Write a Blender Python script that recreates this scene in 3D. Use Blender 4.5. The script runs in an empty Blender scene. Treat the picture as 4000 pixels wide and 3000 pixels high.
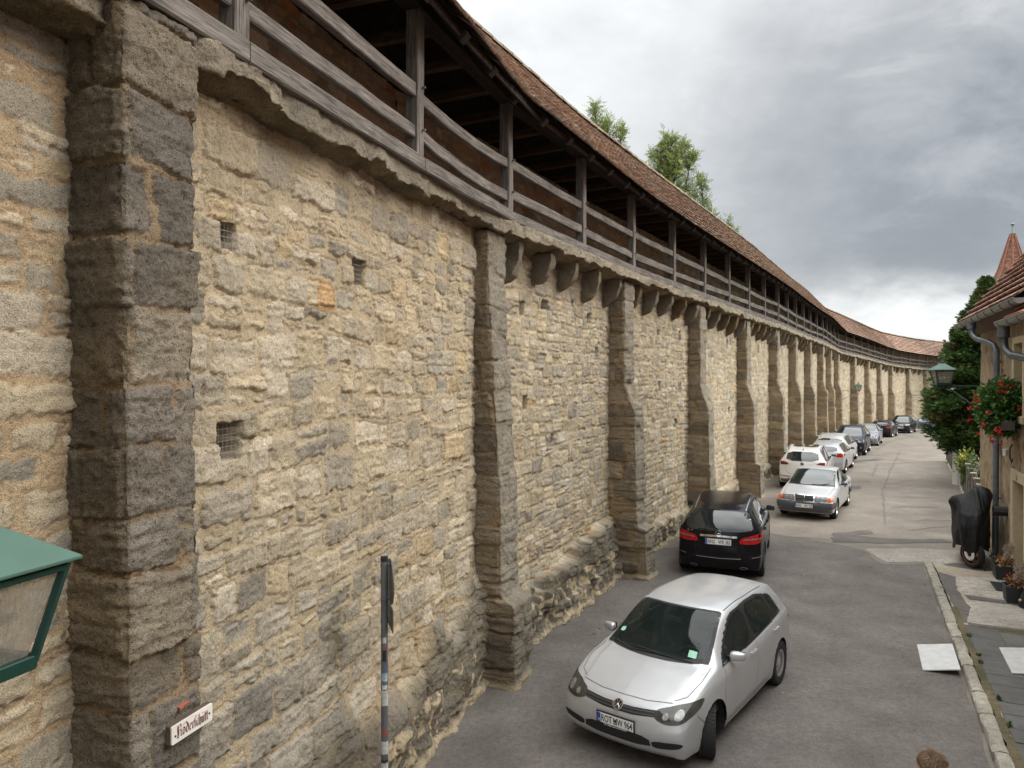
import bpy, bmesh, math, random
import numpy as np
from mathutils import Vector, Matrix, Euler
from mathutils.bvhtree import BVHTree
from mathutils.geometry import delaunay_2d_cdt

random.seed(7)
R = math.radians
scene = bpy.context.scene
COL = scene.collection

# ------------------------------------------------------------------ objects
def props(o, label=None, cat=None, group=None, kind=None):
    if label: o['label'] = label
    if cat: o['category'] = cat
    if group: o['group'] = group
    if kind: o['kind'] = kind
    return o

def empty(name, loc=(0, 0, 0), rz=0.0, label=None, cat=None, group=None, parent=None):
    o = bpy.data.objects.new(name, None)
    COL.objects.link(o)
    o.location = loc
    o.rotation_euler = (0, 0, rz)
    o.empty_display_size = 0.2
    if parent: o.parent = parent
    return props(o, label, cat, group)

def link(name, me, mat=None, parent=None, smooth=False):
    o = bpy.data.objects.new(name, me)
    COL.objects.link(o)
    if mat is not None:
        for m in (mat if isinstance(mat, (list, tuple)) else [mat]):
            me.materials.append(m)
    if parent is not None: o.parent = parent
    if smooth:
        me.polygons.foreach_set('use_smooth', np.ones(len(me.polygons), dtype=bool))
    return o

def mesh_np(name, V, F, mat=None, parent=None, smooth=False, col=None, gc=None, mi=None):
    """V (n,3), F: (m,3/4) array or list of lists."""
    V = np.asarray(V, dtype=np.float32)
    me = bpy.data.meshes.new(name)
    if isinstance(F, np.ndarray):
        k = F.shape[1]; m = F.shape[0]
        me.vertices.add(len(V)); me.vertices.foreach_set('co', V.ravel())
        me.loops.add(m * k); me.loops.foreach_set('vertex_index', F.astype(np.int32).ravel())
        me.polygons.add(m)
        me.polygons.foreach_set('loop_start', np.arange(m, dtype=np.int32) * k)
        me.polygons.foreach_set('loop_total', np.full(m, k, dtype=np.int32))
        me.update(calc_edges=True)
    else:
        me.from_pydata([tuple(v) for v in V.tolist()], [], [list(f) for f in F])
        me.update()
    if col is not None:
        a = me.color_attributes.new('Col', 'FLOAT_COLOR', 'POINT')
        c = np.ones((len(V), 4), dtype=np.float32); c[:, :3] = np.asarray(col, dtype=np.float32).reshape(-1, 3)
        a.data.foreach_set('color', c.ravel())
    if gc is not None:
        a = me.attributes.new('gc', 'FLOAT_VECTOR', 'POINT')
        a.data.foreach_set('vector', np.asarray(gc, dtype=np.float32).ravel())
    o = link(name, me, mat, parent, smooth)
    if mi is not None:
        me.polygons.foreach_set('material_index', np.asarray(mi, dtype=np.int32))
    return o

def grid_faces(nu, nv, flip=False):
    i = np.arange(nu - 1)[:, None] * nv + np.arange(nv - 1)[None, :]
    i = i.ravel()
    if flip: return np.stack([i, i + 1, i + nv + 1, i + nv], 1)
    return np.stack([i, i + nv, i + nv + 1, i + 1], 1)

class MB:
    """collects shapes into one mesh (verts, faces, grain coords, colours)"""
    def __init__(s): s.V = []; s.F = []; s.G = []; s.C = []
    def add(s, V, F, G=None, c=(1, 1, 1)):
        b = len(s.V)
        V = [tuple(v) for v in V]
        s.V += V
        s.F += [[b + i for i in f] for f in F]
        s.G += [tuple(g) for g in (G if G is not None else V)]
        s.C += [c] * len(V)
        return s
    def box(s, c, d, M=None, col=(1, 1, 1)):
        hx, hy, hz = d[0] / 2, d[1] / 2, d[2] / 2
        P = [Vector((c[0] + x, c[1] + y, c[2] + z)) for x in (-hx, hx) for y in (-hy, hy) for z in (-hz, hz)]
        if M is not None: P = [M @ p for p in P]
        return s.add(P, [(0, 1, 3, 2), (4, 6, 7, 5), (0, 4, 5, 1), (2, 3, 7, 6), (0, 2, 6, 4), (1, 5, 7, 3)], c=col)
    def beam(s, a, b, w, h, up=(0, 0, 1), n=1, wob=0.0, ch=0.006, rng=None, col=(1, 1, 1), sag=0.0):
        """chamfered timber from a to b"""
        rng = rng or random
        a = Vector(a); b = Vector(b); d = (b - a); L = d.length; d.normalize()
        up = Vector(up); r = d.cross(up).normalized(); u = r.cross(d).normalized()
        hw, hh = w / 2, h / 2
        ring = [(-hw + ch, -hh), (hw - ch, -hh), (hw, -hh + ch), (hw, hh - ch), (hw - ch, hh), (-hw + ch, hh), (-hw, hh - ch), (-hw, -hh + ch)]
        V = []; G = []; F = []
        o = rng.uniform(0, 50)
        for i in range(n + 1):
            t = i / n
            off = r * rng.uniform(-wob, wob) + u * (rng.uniform(-wob, wob) - sag * 4 * t * (1 - t))
            k = 1 + rng.uniform(-wob, wob) * 2
            for (x, y) in ring:
                V.append(a + d * (L * t) + off + r * x * k + u * y * k); G.append((t * L + o, x + o, y))
            if i:
                q = 8 * (i - 1)
                for j in range(8): F.append((q + j, q + (j + 1) % 8, q + 8 + (j + 1) % 8, q + 8 + j))
        F.append(tuple(range(7, -1, -1))); F.append(tuple(8 * n + j for j in range(8)))
        return s.add(V, F, G, col)
    def tube(s, pts, r, n=10, cap=True, col=(1, 1, 1)):
        pts = [Vector(p) for p in pts]
        rs = r if isinstance(r, (list, tuple)) else [r] * len(pts)
        V = []; F = []
        prev = None
        for i, p in enumerate(pts):
            t = (pts[min(i + 1, len(pts) - 1)] - pts[max(i - 1, 0)]).normalized()
            if prev is None:
                x = t.orthogonal().normalized()
            else:
                x = (prev - t * prev.dot(t)).normalized()
            prev = x; y = t.cross(x)
            for j in range(n):
                a = 2 * math.pi * j / n
                V.append(p + (x * math.cos(a) + y * math.sin(a)) * rs[i])
            if i:
                q = n * (i - 1)
                for j in range(n): F.append((q + j, q + (j + 1) % n, q + n + (j + 1) % n, q + n + j))
        if cap:
            F.append(tuple(range(n - 1, -1, -1))); F.append(tuple(n * (len(pts) - 1) + j for j in range(n)))
        return s.add(V, F, c=col)
    def lathe(s, prof, n=24, M=None, col=(1, 1, 1), cap=True):
        """prof: list (r,z) about Z"""
        V = []; F = []
        for (r, z) in prof:
            for j in range(n):
                a = 2 * math.pi * j / n
                V.append(Vector((r * math.cos(a), r * math.sin(a), z)))
        for i in range(len(prof) - 1):
            for j in range(n):
                F.append((n * i + j, n * i + (j + 1) % n, n * (i + 1) + (j + 1) % n, n * (i + 1) + j))
        if cap and prof[0][0] > 1e-4: F.append(tuple(range(n - 1, -1, -1)))
        if cap and prof[-1][0] > 1e-4: F.append(tuple(n * (len(prof) - 1) + j for j in range(n)))
        if M is not None: V = [M @ v for v in V]
        return s.add(V, F, c=col)
    def prism(s, poly, z0, z1, M=None, col=(1, 1, 1)):
        n = len(poly)
        V = [Vector((p[0], p[1], z0)) for p in poly] + [Vector((p[0], p[1], z1)) for p in poly]
        if M is not None: V = [M @ v for v in V]
        F = [tuple(range(n - 1, -1, -1)), tuple(range(n, 2 * n))] + [(i, (i + 1) % n, n + (i + 1) % n, n + i) for i in range(n)]
        return s.add(V, F, c=col)
    def build(s, name, mat, parent=None, smooth=False, col=False, bevel=0.0, angle=40):
        o = mesh_np(name, np.array([tuple(v) for v in s.V], dtype=np.float32).reshape(-1, 3), s.F, mat, parent, smooth,
                    col=np.array(s.C) if col else None, gc=np.array([tuple(g) for g in s.G]))
        if bevel:
            m = o.modifiers.new('b', 'BEVEL'); m.width = bevel; m.segments = 2; m.limit_method = 'ANGLE'
        if smooth: shade_auto(o, angle)
        return o

def shade_auto(o, angle=40):
    me = o.data
    bm = bmesh.new(); bm.from_mesh(me)
    bmesh.ops.recalc_face_normals(bm, faces=bm.faces)
    for e in bm.edges:
        if len(e.link_faces) == 2: e.smooth = e.calc_face_angle(0) < R(angle)
    for f in bm.faces: f.smooth = True
    bm.to_mesh(me); bm.free()

# ------------------------------------------------------------------ noise
def _h(ix, iy, seed):
    n = (ix.astype(np.int64) * 374761393 + iy.astype(np.int64) * 668265263 + seed * 1274126177) & 0xffffffff
    n = ((n ^ (n >> 13)) * 1274126177) & 0xffffffff
    n = n ^ (n >> 16)
    return (n & 0xffffff).astype(np.float64) / 0xffffff

def vn(x, y, seed=0):
    ix = np.floor(x); iy = np.floor(y); fx = x - ix; fy = y - iy
    fx = fx * fx * (3 - 2 * fx); fy = fy * fy * (3 - 2 * fy)
    a = _h(ix, iy, seed); b = _h(ix + 1, iy, seed); c = _h(ix, iy + 1, seed); d = _h(ix + 1, iy + 1, seed)
    return (a * (1 - fx) + b * fx) * (1 - fy) + (c * (1 - fx) + d * fx) * fy

def fbm(x, y, seed=0, o=4):
    s = 0; a = 0.5; t = 0
    for i in range(o):
        s = s + a * vn(x * 2 ** i, y * 2 ** i, seed + i * 17); t += a; a *= .55
    return s / t - .5

def sstep(a, b, x):
    t = np.clip((x - a) / (b - a), 0, 1)
    return t * t * (3 - 2 * t)

# ------------------------------------------------------------------ materials
MATS = {}
class NT:
    def __init__(s, name):
        s.m = bpy.data.materials.new(name); s.m.use_nodes = True
        s.t = s.m.node_tree; s.b = s.t.nodes['Principled BSDF']; s.out = s.t.nodes['Material Output']
    def n(s, ty, **kw):
        x = s.t.nodes.new(ty)
        for k, v in kw.items(): setattr(x, k, v)
        return x
    def l(s, a, b): s.t.links.new(a, b)
    def noise(s, vec, scale, detail=4, rough=.6, dist=0.0):
        x = s.n('ShaderNodeTexNoise'); x.inputs['Scale'].default_value = scale
        x.inputs['Detail'].default_value = detail; x.inputs['Roughness'].default_value = rough
        x.inputs['Distortion'].default_value = dist
        if vec is not None: s.l(vec, x.inputs['Vector'])
        return x.outputs['Fac']
    def map(s, v, a, b, c=0.0, d=1.0):
        x = s.n('ShaderNodeMapRange'); s.l(v, x.inputs[0])
        for i, q in enumerate((a, b, c, d)): x.inputs[i + 1].default_value = q
        return x.outputs[0]
    def mix(s, f, a, b, mode='MIX'):
        x = s.n('ShaderNodeMix', data_type='RGBA', blend_type=mode)
        for i, v in ((0, f), (6, a), (7, b)):
            if isinstance(v, (int, float)): x.inputs[i].default_value = v
            elif isinstance(v, tuple): x.inputs[i].default_value = (*v, 1)
            else: s.l(v, x.inputs[i])
        return x.outputs[2]
    def math(s, op, a, b=0.0):
        x = s.n('ShaderNodeMath', operation=op)
        for i, v in enumerate((a, b)):
            if isinstance(v, (int, float)): x.inputs[i].default_value = v
            else: s.l(v, x.inputs[i])
        return x.outputs[0]
    def obj(s): return s.n('ShaderNodeTexCoord').outputs['Object']
    def pos(s): return s.n('ShaderNodeNewGeometry').outputs['Position']
    def attr(s, n): return s.n('ShaderNodeAttribute', attribute_name=n)
    def scalevec(s, v, sc):
        x = s.n('ShaderNodeMapping'); s.l(v, x.inputs[0]); x.inputs['Scale'].default_value = sc
        return x.outputs[0]
    def bump(s, h, st=.3, d=.01):
        x = s.n('ShaderNodeBump'); x.inputs['Strength'].default_value = st; x.inputs['Distance'].default_value = d
        s.l(h, x.inputs['Height']); s.l(x.outputs[0], s.b.inputs['Normal'])
    def base(s, v):
        if isinstance(v, tuple): s.b.inputs['Base Color'].default_value = (*v, 1)
        else: s.l(v, s.b.inputs['Base Color'])
    def set(s, **kw):
        for k, v in kw.items():
            q = s.b.inputs[k.replace('_', ' ')]
            if isinstance(v, (int, float, tuple)): q.default_value = v
            else: s.l(v, q)

def plain(name, c, rough=.5, metal=0.0, var=.12, scale=14, **kw):
    """simple procedural material: colour with a little noise"""
    if name in MATS: return MATS[name]
    t = NT(name); o = t.obj()
    n = t.noise(o, scale, 4)
    t.base(t.mix(1.0, c, t.mix(t.map(n, .3, .7), (1 - var,) * 3, (1 + var,) * 3), 'MULTIPLY'))
    t.set(Roughness=t.map(n, .3, .7, rough * .88, min(1, rough * 1.12)), Metallic=metal, **kw)
    MATS[name] = t.m
    return t.m

def stone_mat(name, bs=.5, dark=.55, spk=.55):
    t = NT(name); p = t.pos()
    c = t.attr('Col').outputs['Color']
    n1 = t.noise(p, 34, 6, .72); n2 = t.noise(p, 150, 3, .7); n3 = t.noise(p, 3.5, 4, .6)
    # pits and lighter grain (surface texture of the stone itself)
    pit = t.map(n1, .28, .47)
    c = t.mix(1.0, c, t.mix(pit, (dark,) * 3, (1.06,) * 3), 'MULTIPLY')
    c = t.mix(1.0, c, t.mix(t.map(n2, .32, .68), (.62,) * 3, (1.38,) * 3), 'MULTIPLY')
    n4 = t.noise(p, 70, 2, .5); c = t.mix(1.0, c, t.mix(t.map(n4, .60, .72), (1.0,) * 3, (spk,) * 3), 'MULTIPLY')
    c = t.mix(1.0, c, t.mix(t.map(n3, .3, .7), (.89, .86, .82), (1.12, 1.1, 1.05)), 'MULTIPLY')
    t.base(c); t.set(Roughness=.93)
    t.b.inputs['Specular IOR Level'].default_value = .2
    t.bump(t.math('ADD', t.math('MULTIPLY', n1, 1.0), t.math('MULTIPLY', n2, .5)), bs, .05)
    return t.m

def wood_mat(name, c1, c2, rough=.85):
    t = NT(name)
    g = t.attr('gc').outputs['Vector']
    v = t.scalevec(g, (1.2, 26, 26))
    n = t.noise(v, 1.6, 6, .65, .6)
    n2 = t.noise(t.scalevec(g, (2, 60, 60)), 3, 4, .6)
    n3 = t.noise(t.pos(), 2.2, 3)
    c = t.mix(t.map(n, .35, .68), c1, c2)
    c = t.mix(1.0, c, t.mix(t.map(n2, .34, .5), (.35,) * 3, (1.08,) * 3), 'MULTIPLY')
    c = t.mix(1.0, c, t.mix(t.map(n3, .3, .7), (.75,) * 3, (1.2,) * 3), 'MULTIPLY')
    t.base(c); t.set(Roughness=rough)
    t.b.inputs['Specular IOR Level'].default_value = .25
    t.bump(t.math('ADD', n, n2), .5, .006)
    return t.m

M_STONE = stone_mat('rubble_stone', .75)
M_ASHLAR = stone_mat('weathered_ashlar', 1.0, .40, .32)
M_OAK = wood_mat('silvered_oak', (.085, .075, .066), (.26, .235, .21))
M_DARKWOOD = wood_mat('dark_roof_timber', (.018, .012, .009), (.055, .036, .026))
M_DARKWOOD2 = wood_mat('brown_batten', (.07, .043, .03), (.15, .095, .066))

def tile_mat(name):
    t = NT(name); p = t.pos()
    c = t.attr('Col').outputs['Color']
    n1 = t.noise(p, 60, 5, .7); n2 = t.noise(p, 5, 5, .65)
    c = t.mix(1.0, c, t.mix(t.map(n1, .3, .7), (.68,) * 3, (1.28,) * 3), 'MULTIPLY')
    c = t.mix(t.map(n2, .56, .74, 0, .55), c, (.17, .15, .11))
    t.base(c); t.set(Roughness=.9); t.b.inputs['Specular IOR Level'].default_value = .25
    t.bump(n1, .4, .008)
    return t.m
M_TILE = tile_mat('clay_tile')

# ------------------------------------------------------------------ terrain
def gz(x, y):
    """street falls gently in the distance"""
    d = y - 38.0
    return -0.032 * (4.0 * math.log1p(math.exp(d / 4.0))) if d < 80 else -0.032 * min(d, 90)

def gz_np(y):
    d = np.minimum(np.asarray(y, dtype=float) - 38.0, 90)
    return -0.032 * 4.0 * np.logaddexp(0, d / 4.0)

def poly_fill(outline, res, jitter=0.0, rng=None):
    """triangulated fill of a 2-D outline with interior points"""
    pts = [Vector((p[0], p[1])) for p in outline]
    # subdivide edges
    out = []
    n = len(pts)
    for i in range(n):
        a, b = pts[i], pts[(i + 1) % n]
        k = max(1, int((b - a).length / res))
        for j in range(k): out.append(a.lerp(b, j / k))
    xs = [p.x for p in out]; ys = [p.y for p in out]
    inner = []
    P = [(p.x, p.y) for p in out]
    def inside(x, y):
        c = False; j = len(P) - 1
        for i in range(len(P)):
            xi, yi = P[i]; xj, yj = P[j]
            if (yi > y) != (yj > y) and x < (xj - xi) * (y - yi) / (yj - yi) + xi: c = not c
            j = i
        return c
    y = min(ys) + res * .5
    while y < max(ys):
        x = min(xs) + res * .5
        while x < max(xs):
            if inside(x, y): inner.append(Vector((x, y)))
            x += res
        y += res
    m = len(out)
    V, E, F, *_ = delaunay_2d_cdt(out + inner, [(i, (i + 1) % m) for i in range(m)], [list(range(m))], 1, 1e-5)
    return V, F

def sheet(name, outline, off, mat, res=1.0, label=None, cat=None, kind='structure', parent=None, hfun=None, col=None):
    V, F = poly_fill(outline, res)
    P = [(v.x, v.y, gz(v.x, v.y) + off + (hfun(v.x, v.y) if hfun else 0)) for v in V]
    o = mesh_np(name, P, [list(f) for f in F], mat, parent, True)
    # normals up
    me = o.data
    bm = bmesh.new(); bm.from_mesh(me)
    for f in bm.faces:
        if f.normal.z < 0: f.normal_flip()
    bm.to_mesh(me); bm.free()
    props(o, label, cat, None, kind if parent is None else None)
    return o

def ragged(pts, amp, step, seed):
    rng = random.Random(seed)
    out = []
    for i in range(len(pts)):
        a = Vector(pts[i][:2]); b = Vector(pts[(i + 1) % len(pts)][:2])
        d = b - a; k = max(1, int(d.length / step)); nrm = Vector((-d.y, d.x)).normalized()
        for j in range(k):
            out.append(tuple(a.lerp(b, j / k) + nrm * (rng.uniform(-amp, amp) if j else 0)))
    return out

def text_mesh(txt, size, mat, parent, M, name='lettering', sx=1.0, align='CENTER', bold=0.0, ext=0.001):
    cu = bpy.data.curves.new('t', 'FONT'); cu.body = txt; cu.size = size; cu.align_x = align; cu.align_y = 'CENTER'
    cu.extrude = ext; cu.offset = bold; cu.resolution_u = 3
    ob = bpy.data.objects.new('t', cu); COL.objects.link(ob)
    dg = bpy.context.evaluated_depsgraph_get(); dg.update()
    me = bpy.data.meshes.new_from_object(ob.evaluated_get(dg), depsgraph=dg)
    bpy.data.objects.remove(ob); bpy.data.curves.remove(cu)
    me.transform(M @ Matrix.Diagonal((sx, 1, 1, 1)))
    me.materials.clear(); me.name = name
    return link(name, me, mat, parent)

def frame_M(o, x, y):
    """matrix whose local XY plane is spanned by x,y at origin o"""
    x = Vector(x).normalized(); y = Vector(y).normalized(); z = x.cross(y).normalized(); y = z.cross(x)
    return Matrix(((x.x, y.x, z.x, o[0]), (x.y, y.y, z.y, o[1]), (x.z, y.z, z.z, o[2]), (0, 0, 0, 1)))

def join_np(parts):
    """parts: list (V,F quads); returns stacked"""
    Vs = []; Fs = []; b = 0
    for V, F in parts:
        Vs.append(V); Fs.append(F + b); b += len(V)
    return np.concatenate(Vs), np.concatenate(Fs)
# ================================================================== TOWN WALL
P_S = [(-2.05, 3.75), (-.28, 9.4), (2.35, 14.46), (5.21, 19.39), (8.11, 24.29), (10.99, 29.22), (13.75, 34.2), (16.55, 39.17),
       (19.4, 44.1), (22.14, 49.1), (24.94, 54.06), (28.38, 58.61), (31.81, 63.16), (35.24, 67.71), (38.74, 72.21), (42.77, 76.24),
       (46.9, 80.17), (51.3, 83.7), (56.0, 86.8)]
P_S = [Vector((x, y, 0)) for x, y in P_S]
P_PRE = P_S[0] - (P_S[1] - P_S[0]).normalized() * 9.0     # the wall goes on to the left of the frame
PL = [P_PRE] + P_S
def sdrop(y):                                              # the wall top follows the street down, later
    return -1.3 * float(sstep(44, 90, np.array(y))) - .12 * min(max((9.4 - y) / 5.65, 0), 1.3)
LEDGE = 6.04                                               # underside of the stone ledge (m above street)

def bay_frame(i):
    a = PL[i]; b = PL[i + 1]
    t = (b - a).normalized(); n = Vector((t.y, -t.x, 0))
    return a, b, t, n, (b - a).length

def stones(U, V, seed, ch=(.13, .30), sw=(.16, .5), mort=(.006, .016), warp=.03, bury=.35, hs=.012, split_p=.25, rag=.05, rough=.03):
    """irregular coursed rubble: returns height, stone mask and three random numbers per stone"""
    rng = np.random.default_rng(seed)
    Uw = U + (fbm(U * 1.3, V * 1.3, seed + 1, 2)) * warp * 3 + (vn(U * 7, V * 7, seed + 2) - .5) * warp
    Vw = V + (fbm(U * .8, V * .8, seed + 3, 2)) * warp * 4.5 + (vn(U * 8, V * 8, seed + 4) - .5) * warp
    v0 = Vw.min() - .5; v1 = Vw.max() + .5; u0 = Uw.min() - .5; u1 = Uw.max() + .8
    cum = [v0]
    while cum[-1] < v1: cum.append(cum[-1] + rng.uniform(*ch))
    cum = np.array(cum)
    ci = np.clip(np.searchsorted(cum, Vw) - 1, 0, len(cum) - 2)
    D = np.zeros_like(U); R1 = np.zeros_like(U); R2 = np.zeros_like(U); R3 = np.zeros_like(U); MO = np.zeros_like(U); TX = np.zeros_like(U)
    for c in range(len(cum) - 1):
        m = ci == c
        if not m.any(): continue
        h = cum[c + 1] - cum[c]
        e = [u0 - rng.uniform(0, .4)]
        while e[-1] < u1:
            w = rng.uniform(*sw) * (.7 + .6 * (h - ch[0]) / (ch[1] - ch[0] + 1e-6))
            e.append(e[-1] + w)
        e = np.array(e); n = len(e) - 1
        uu = Uw[m]; vv = Vw[m] - cum[c]
        k = np.clip(np.searchsorted(e, uu) - 1, 0, n - 1)
        split = (rng.random(n) < split_p) * rng.uniform(.35, .65, n) * h       # two small stones on top of each other
        top = np.where(split[k] > 0, (vv > split[k]), 0).astype(int)
        lo = np.where(top == 1, split[k], 0.0); hi = np.where((split[k] > 0) & (top == 0), split[k], h)
        tilt = rng.uniform(-.12, .12, n)[k] * (vv - h / 2); tv = rng.uniform(-.06, .06, n)[k] * (uu - (e[k] + e[k + 1]) / 2)
        du = np.minimum(uu - e[k] + tilt, e[k + 1] - uu - tilt * .6); dv = np.minimum(vv - lo + tv, hi - vv - tv * .5)
        r = .02
        q = np.minimum(np.minimum(du, dv), np.where((du < r) & (dv < r), r - np.hypot(np.maximum(r - du, 0), np.maximum(r - dv, 0)), 9))
        rr = rng.random((n, 2, 6))
        D[m] = q; R1[m] = rr[k, top, 0]; R2[m] = rr[k, top, 1]; R3[m] = rr[k, top, 2]
        MO[m] = mort[0] + (mort[1] - mort[0]) * rr[k, top, 3] + np.where(rr[k, top, 4] < bury, .022, 0)
        TX[m] = (rr[k, top, 5] - .5) * (uu - e[k]) * .12 + (rr[k, top, 4] - .5) * (vv) * .12      # each face leans its own way
    ed = fbm(U * 22, V * 22, seed + 9, 3) * rag + fbm(U * 6, V * 6, seed + 10, 2) * rag * .8
    d = D - MO - ed
    mask = sstep(-.002, .007, d)
    # crumbly broken faces: ridged noise, bedding planes and tool marks
    rd = 1 - np.abs(2 * vn(U * 13 + R1 * 50, V * 13, seed + 11) - 1)
    rd2 = 1 - np.abs(2 * vn(U * 29 + R2 * 50, V * 29, seed + 12) - 1)
    f = fbm(U * 10, V * 10, seed + 13, 5)
    pits = -sstep(.66, .86, vn(U * 34, V * 34, seed + 14)) * .6
    bed = (vn(U * 2.5 + R1 * 40, V * 30, seed + 15) - .5) * (R2 > .45) + (vn(U * 32, V * 4 + R1 * 40, seed + 16) - .5) * (R2 < .25)
    face = rough * (.9 * f + .35 * (rd - .5) + .22 * (rd2 - .5) + .35 * pits + .45 * bed)
    H = mask * (hs * (.1 + 1.2 * R3) + .006 * sstep(0, .03, d) + face + TX) + (1 - mask) * (fbm(U * 7, V * 7, seed + 17, 5) * rough * .9 - .002)
    H = H - .012 * sstep(.012, .0, np.abs(d + .004)) * (vn(U * 5, V * 5, seed + 18) > .45)     # open joints here and there
    return H, mask, R1, R2, R3

def lerp3(a, b, t): return a[None, :] * (1 - t[:, None]) + b[None, :] * t[:, None]

def tint(mask, R1, R2, U, V, seed, pal, mortar, patch=None):
    sh = mask.shape
    k = (R1 * len(pal)).astype(int).clip(0, len(pal) - 1)
    S = np.array(pal)[k] * (.82 + .36 * R2)[..., None]
    band = sstep(.5, .8, vn(U * 1.5 + R2 * 30, V * 22, seed + 31))
    S = S * (1 + .22 * (band - .3) * (R1 > .45))[..., None]
    S = S * (1 + .35 * fbm(U * 6, V * 6, seed + 33, 4))[..., None]
    Mo = np.array(mortar)[None, None, :] * (1 + .3 * fbm(U * 2.2, V * 2.2, seed + 35, 4))[..., None]
    if patch is not None:                                     # re-pointed mortar of a warmer tone
        c2, f = patch; f = f[..., None]
        Mo = Mo * (1 - f) + np.array(c2)[None, None, :] * f
    return S * mask[..., None] + Mo * (1 - mask[..., None])

PAL_WALL = [(.55, .47, .35), (.53, .45, .33), (.57, .50, .395), (.45, .40, .315), (.53, .45, .325), (.49, .435, .35), (.45, .40, .32),
            (.59, .52, .415), (.51, .435, .32), (.36, .325, .27), (.54, .455, .32), (.50, .435, .335), (.53, .465, .36), (.54, .43, .28), (.44, .395, .325)]
PAL_PALE = [(.53, .465, .36), (.50, .44, .335), (.56, .505, .40), (.46, .41, .33), (.53, .465, .345), (.50, .455, .375), (.41, .37, .31), (.51, .44, .315)]
PAL_DARK = [(.25, .22, .178), (.23, .203, .167), (.275, .242, .198), (.215, .19, .157), (.295, .258, .207), (.26, .225, .175), (.31, .265, .20)]
MORT = (.53, .44, .31); MORT_O = (.49, .365, .235); MORT_P = (.52, .435, .31)

wall = empty('town_wall', (0, 0, 0), label='long medieval tan stone town wall with buttresses and a roofed timber walkway', cat='town wall')
wall['kind'] = 'thing'

NB = len(PL) - 1
BAY_OFF = [.38, .25] + [.42] * (NB - 2)
# putlog holes: bay -> (u, z, w, h)
HOLES = {1: [(1.12, 5.07, .15, .17), (2.9, 5.08, .21, .22), (1.12, 3.66, .22, .25)],
         2: [(1.75, 5.19, .13, .20), (2.60, 5.32, .30, .13), (3.80, 5.45, .10, .10), (4.58, 5.24, .17, .17), (5.05, 4.6, .11, .17), (1.85, 3.70, .11, .2), (2.9, 3.05, .16, .13)],
         3: [(3.20, 5.21, .15, .12), (4.95, 5.2, .16, .24), (3.3, 3.89, .20, .19), (5.0, 3.86, .18, .18), (4.6, 2.9, .22, .2)],
         4: [(4.3, 5.2, .19, .24), (4.6, 3.0, .15, .2)], 5: [(3.6, 5.2, .16, .25)], 6: [(3.4, 5.2, .16, .25)],
         11: [(1.6, 4.6, .14, .34), (3.4, 4.5, .12, .3)], 12: [(2.6, 4.6, .14, .34)], 13: [(2.6, 4.2, .12, .3), (3.2, 4.9, .12, .3)], 15: [(3.0, 4.4, .16, .34)], 16: [(2.2, 4.4, .16, .34)]}
RES = [.0115, .0105, .016, .023, .035, .045, .055, .065, .075, .08, .09, .075, .08, .08, .08, .08, .085, .1, .12]

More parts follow.
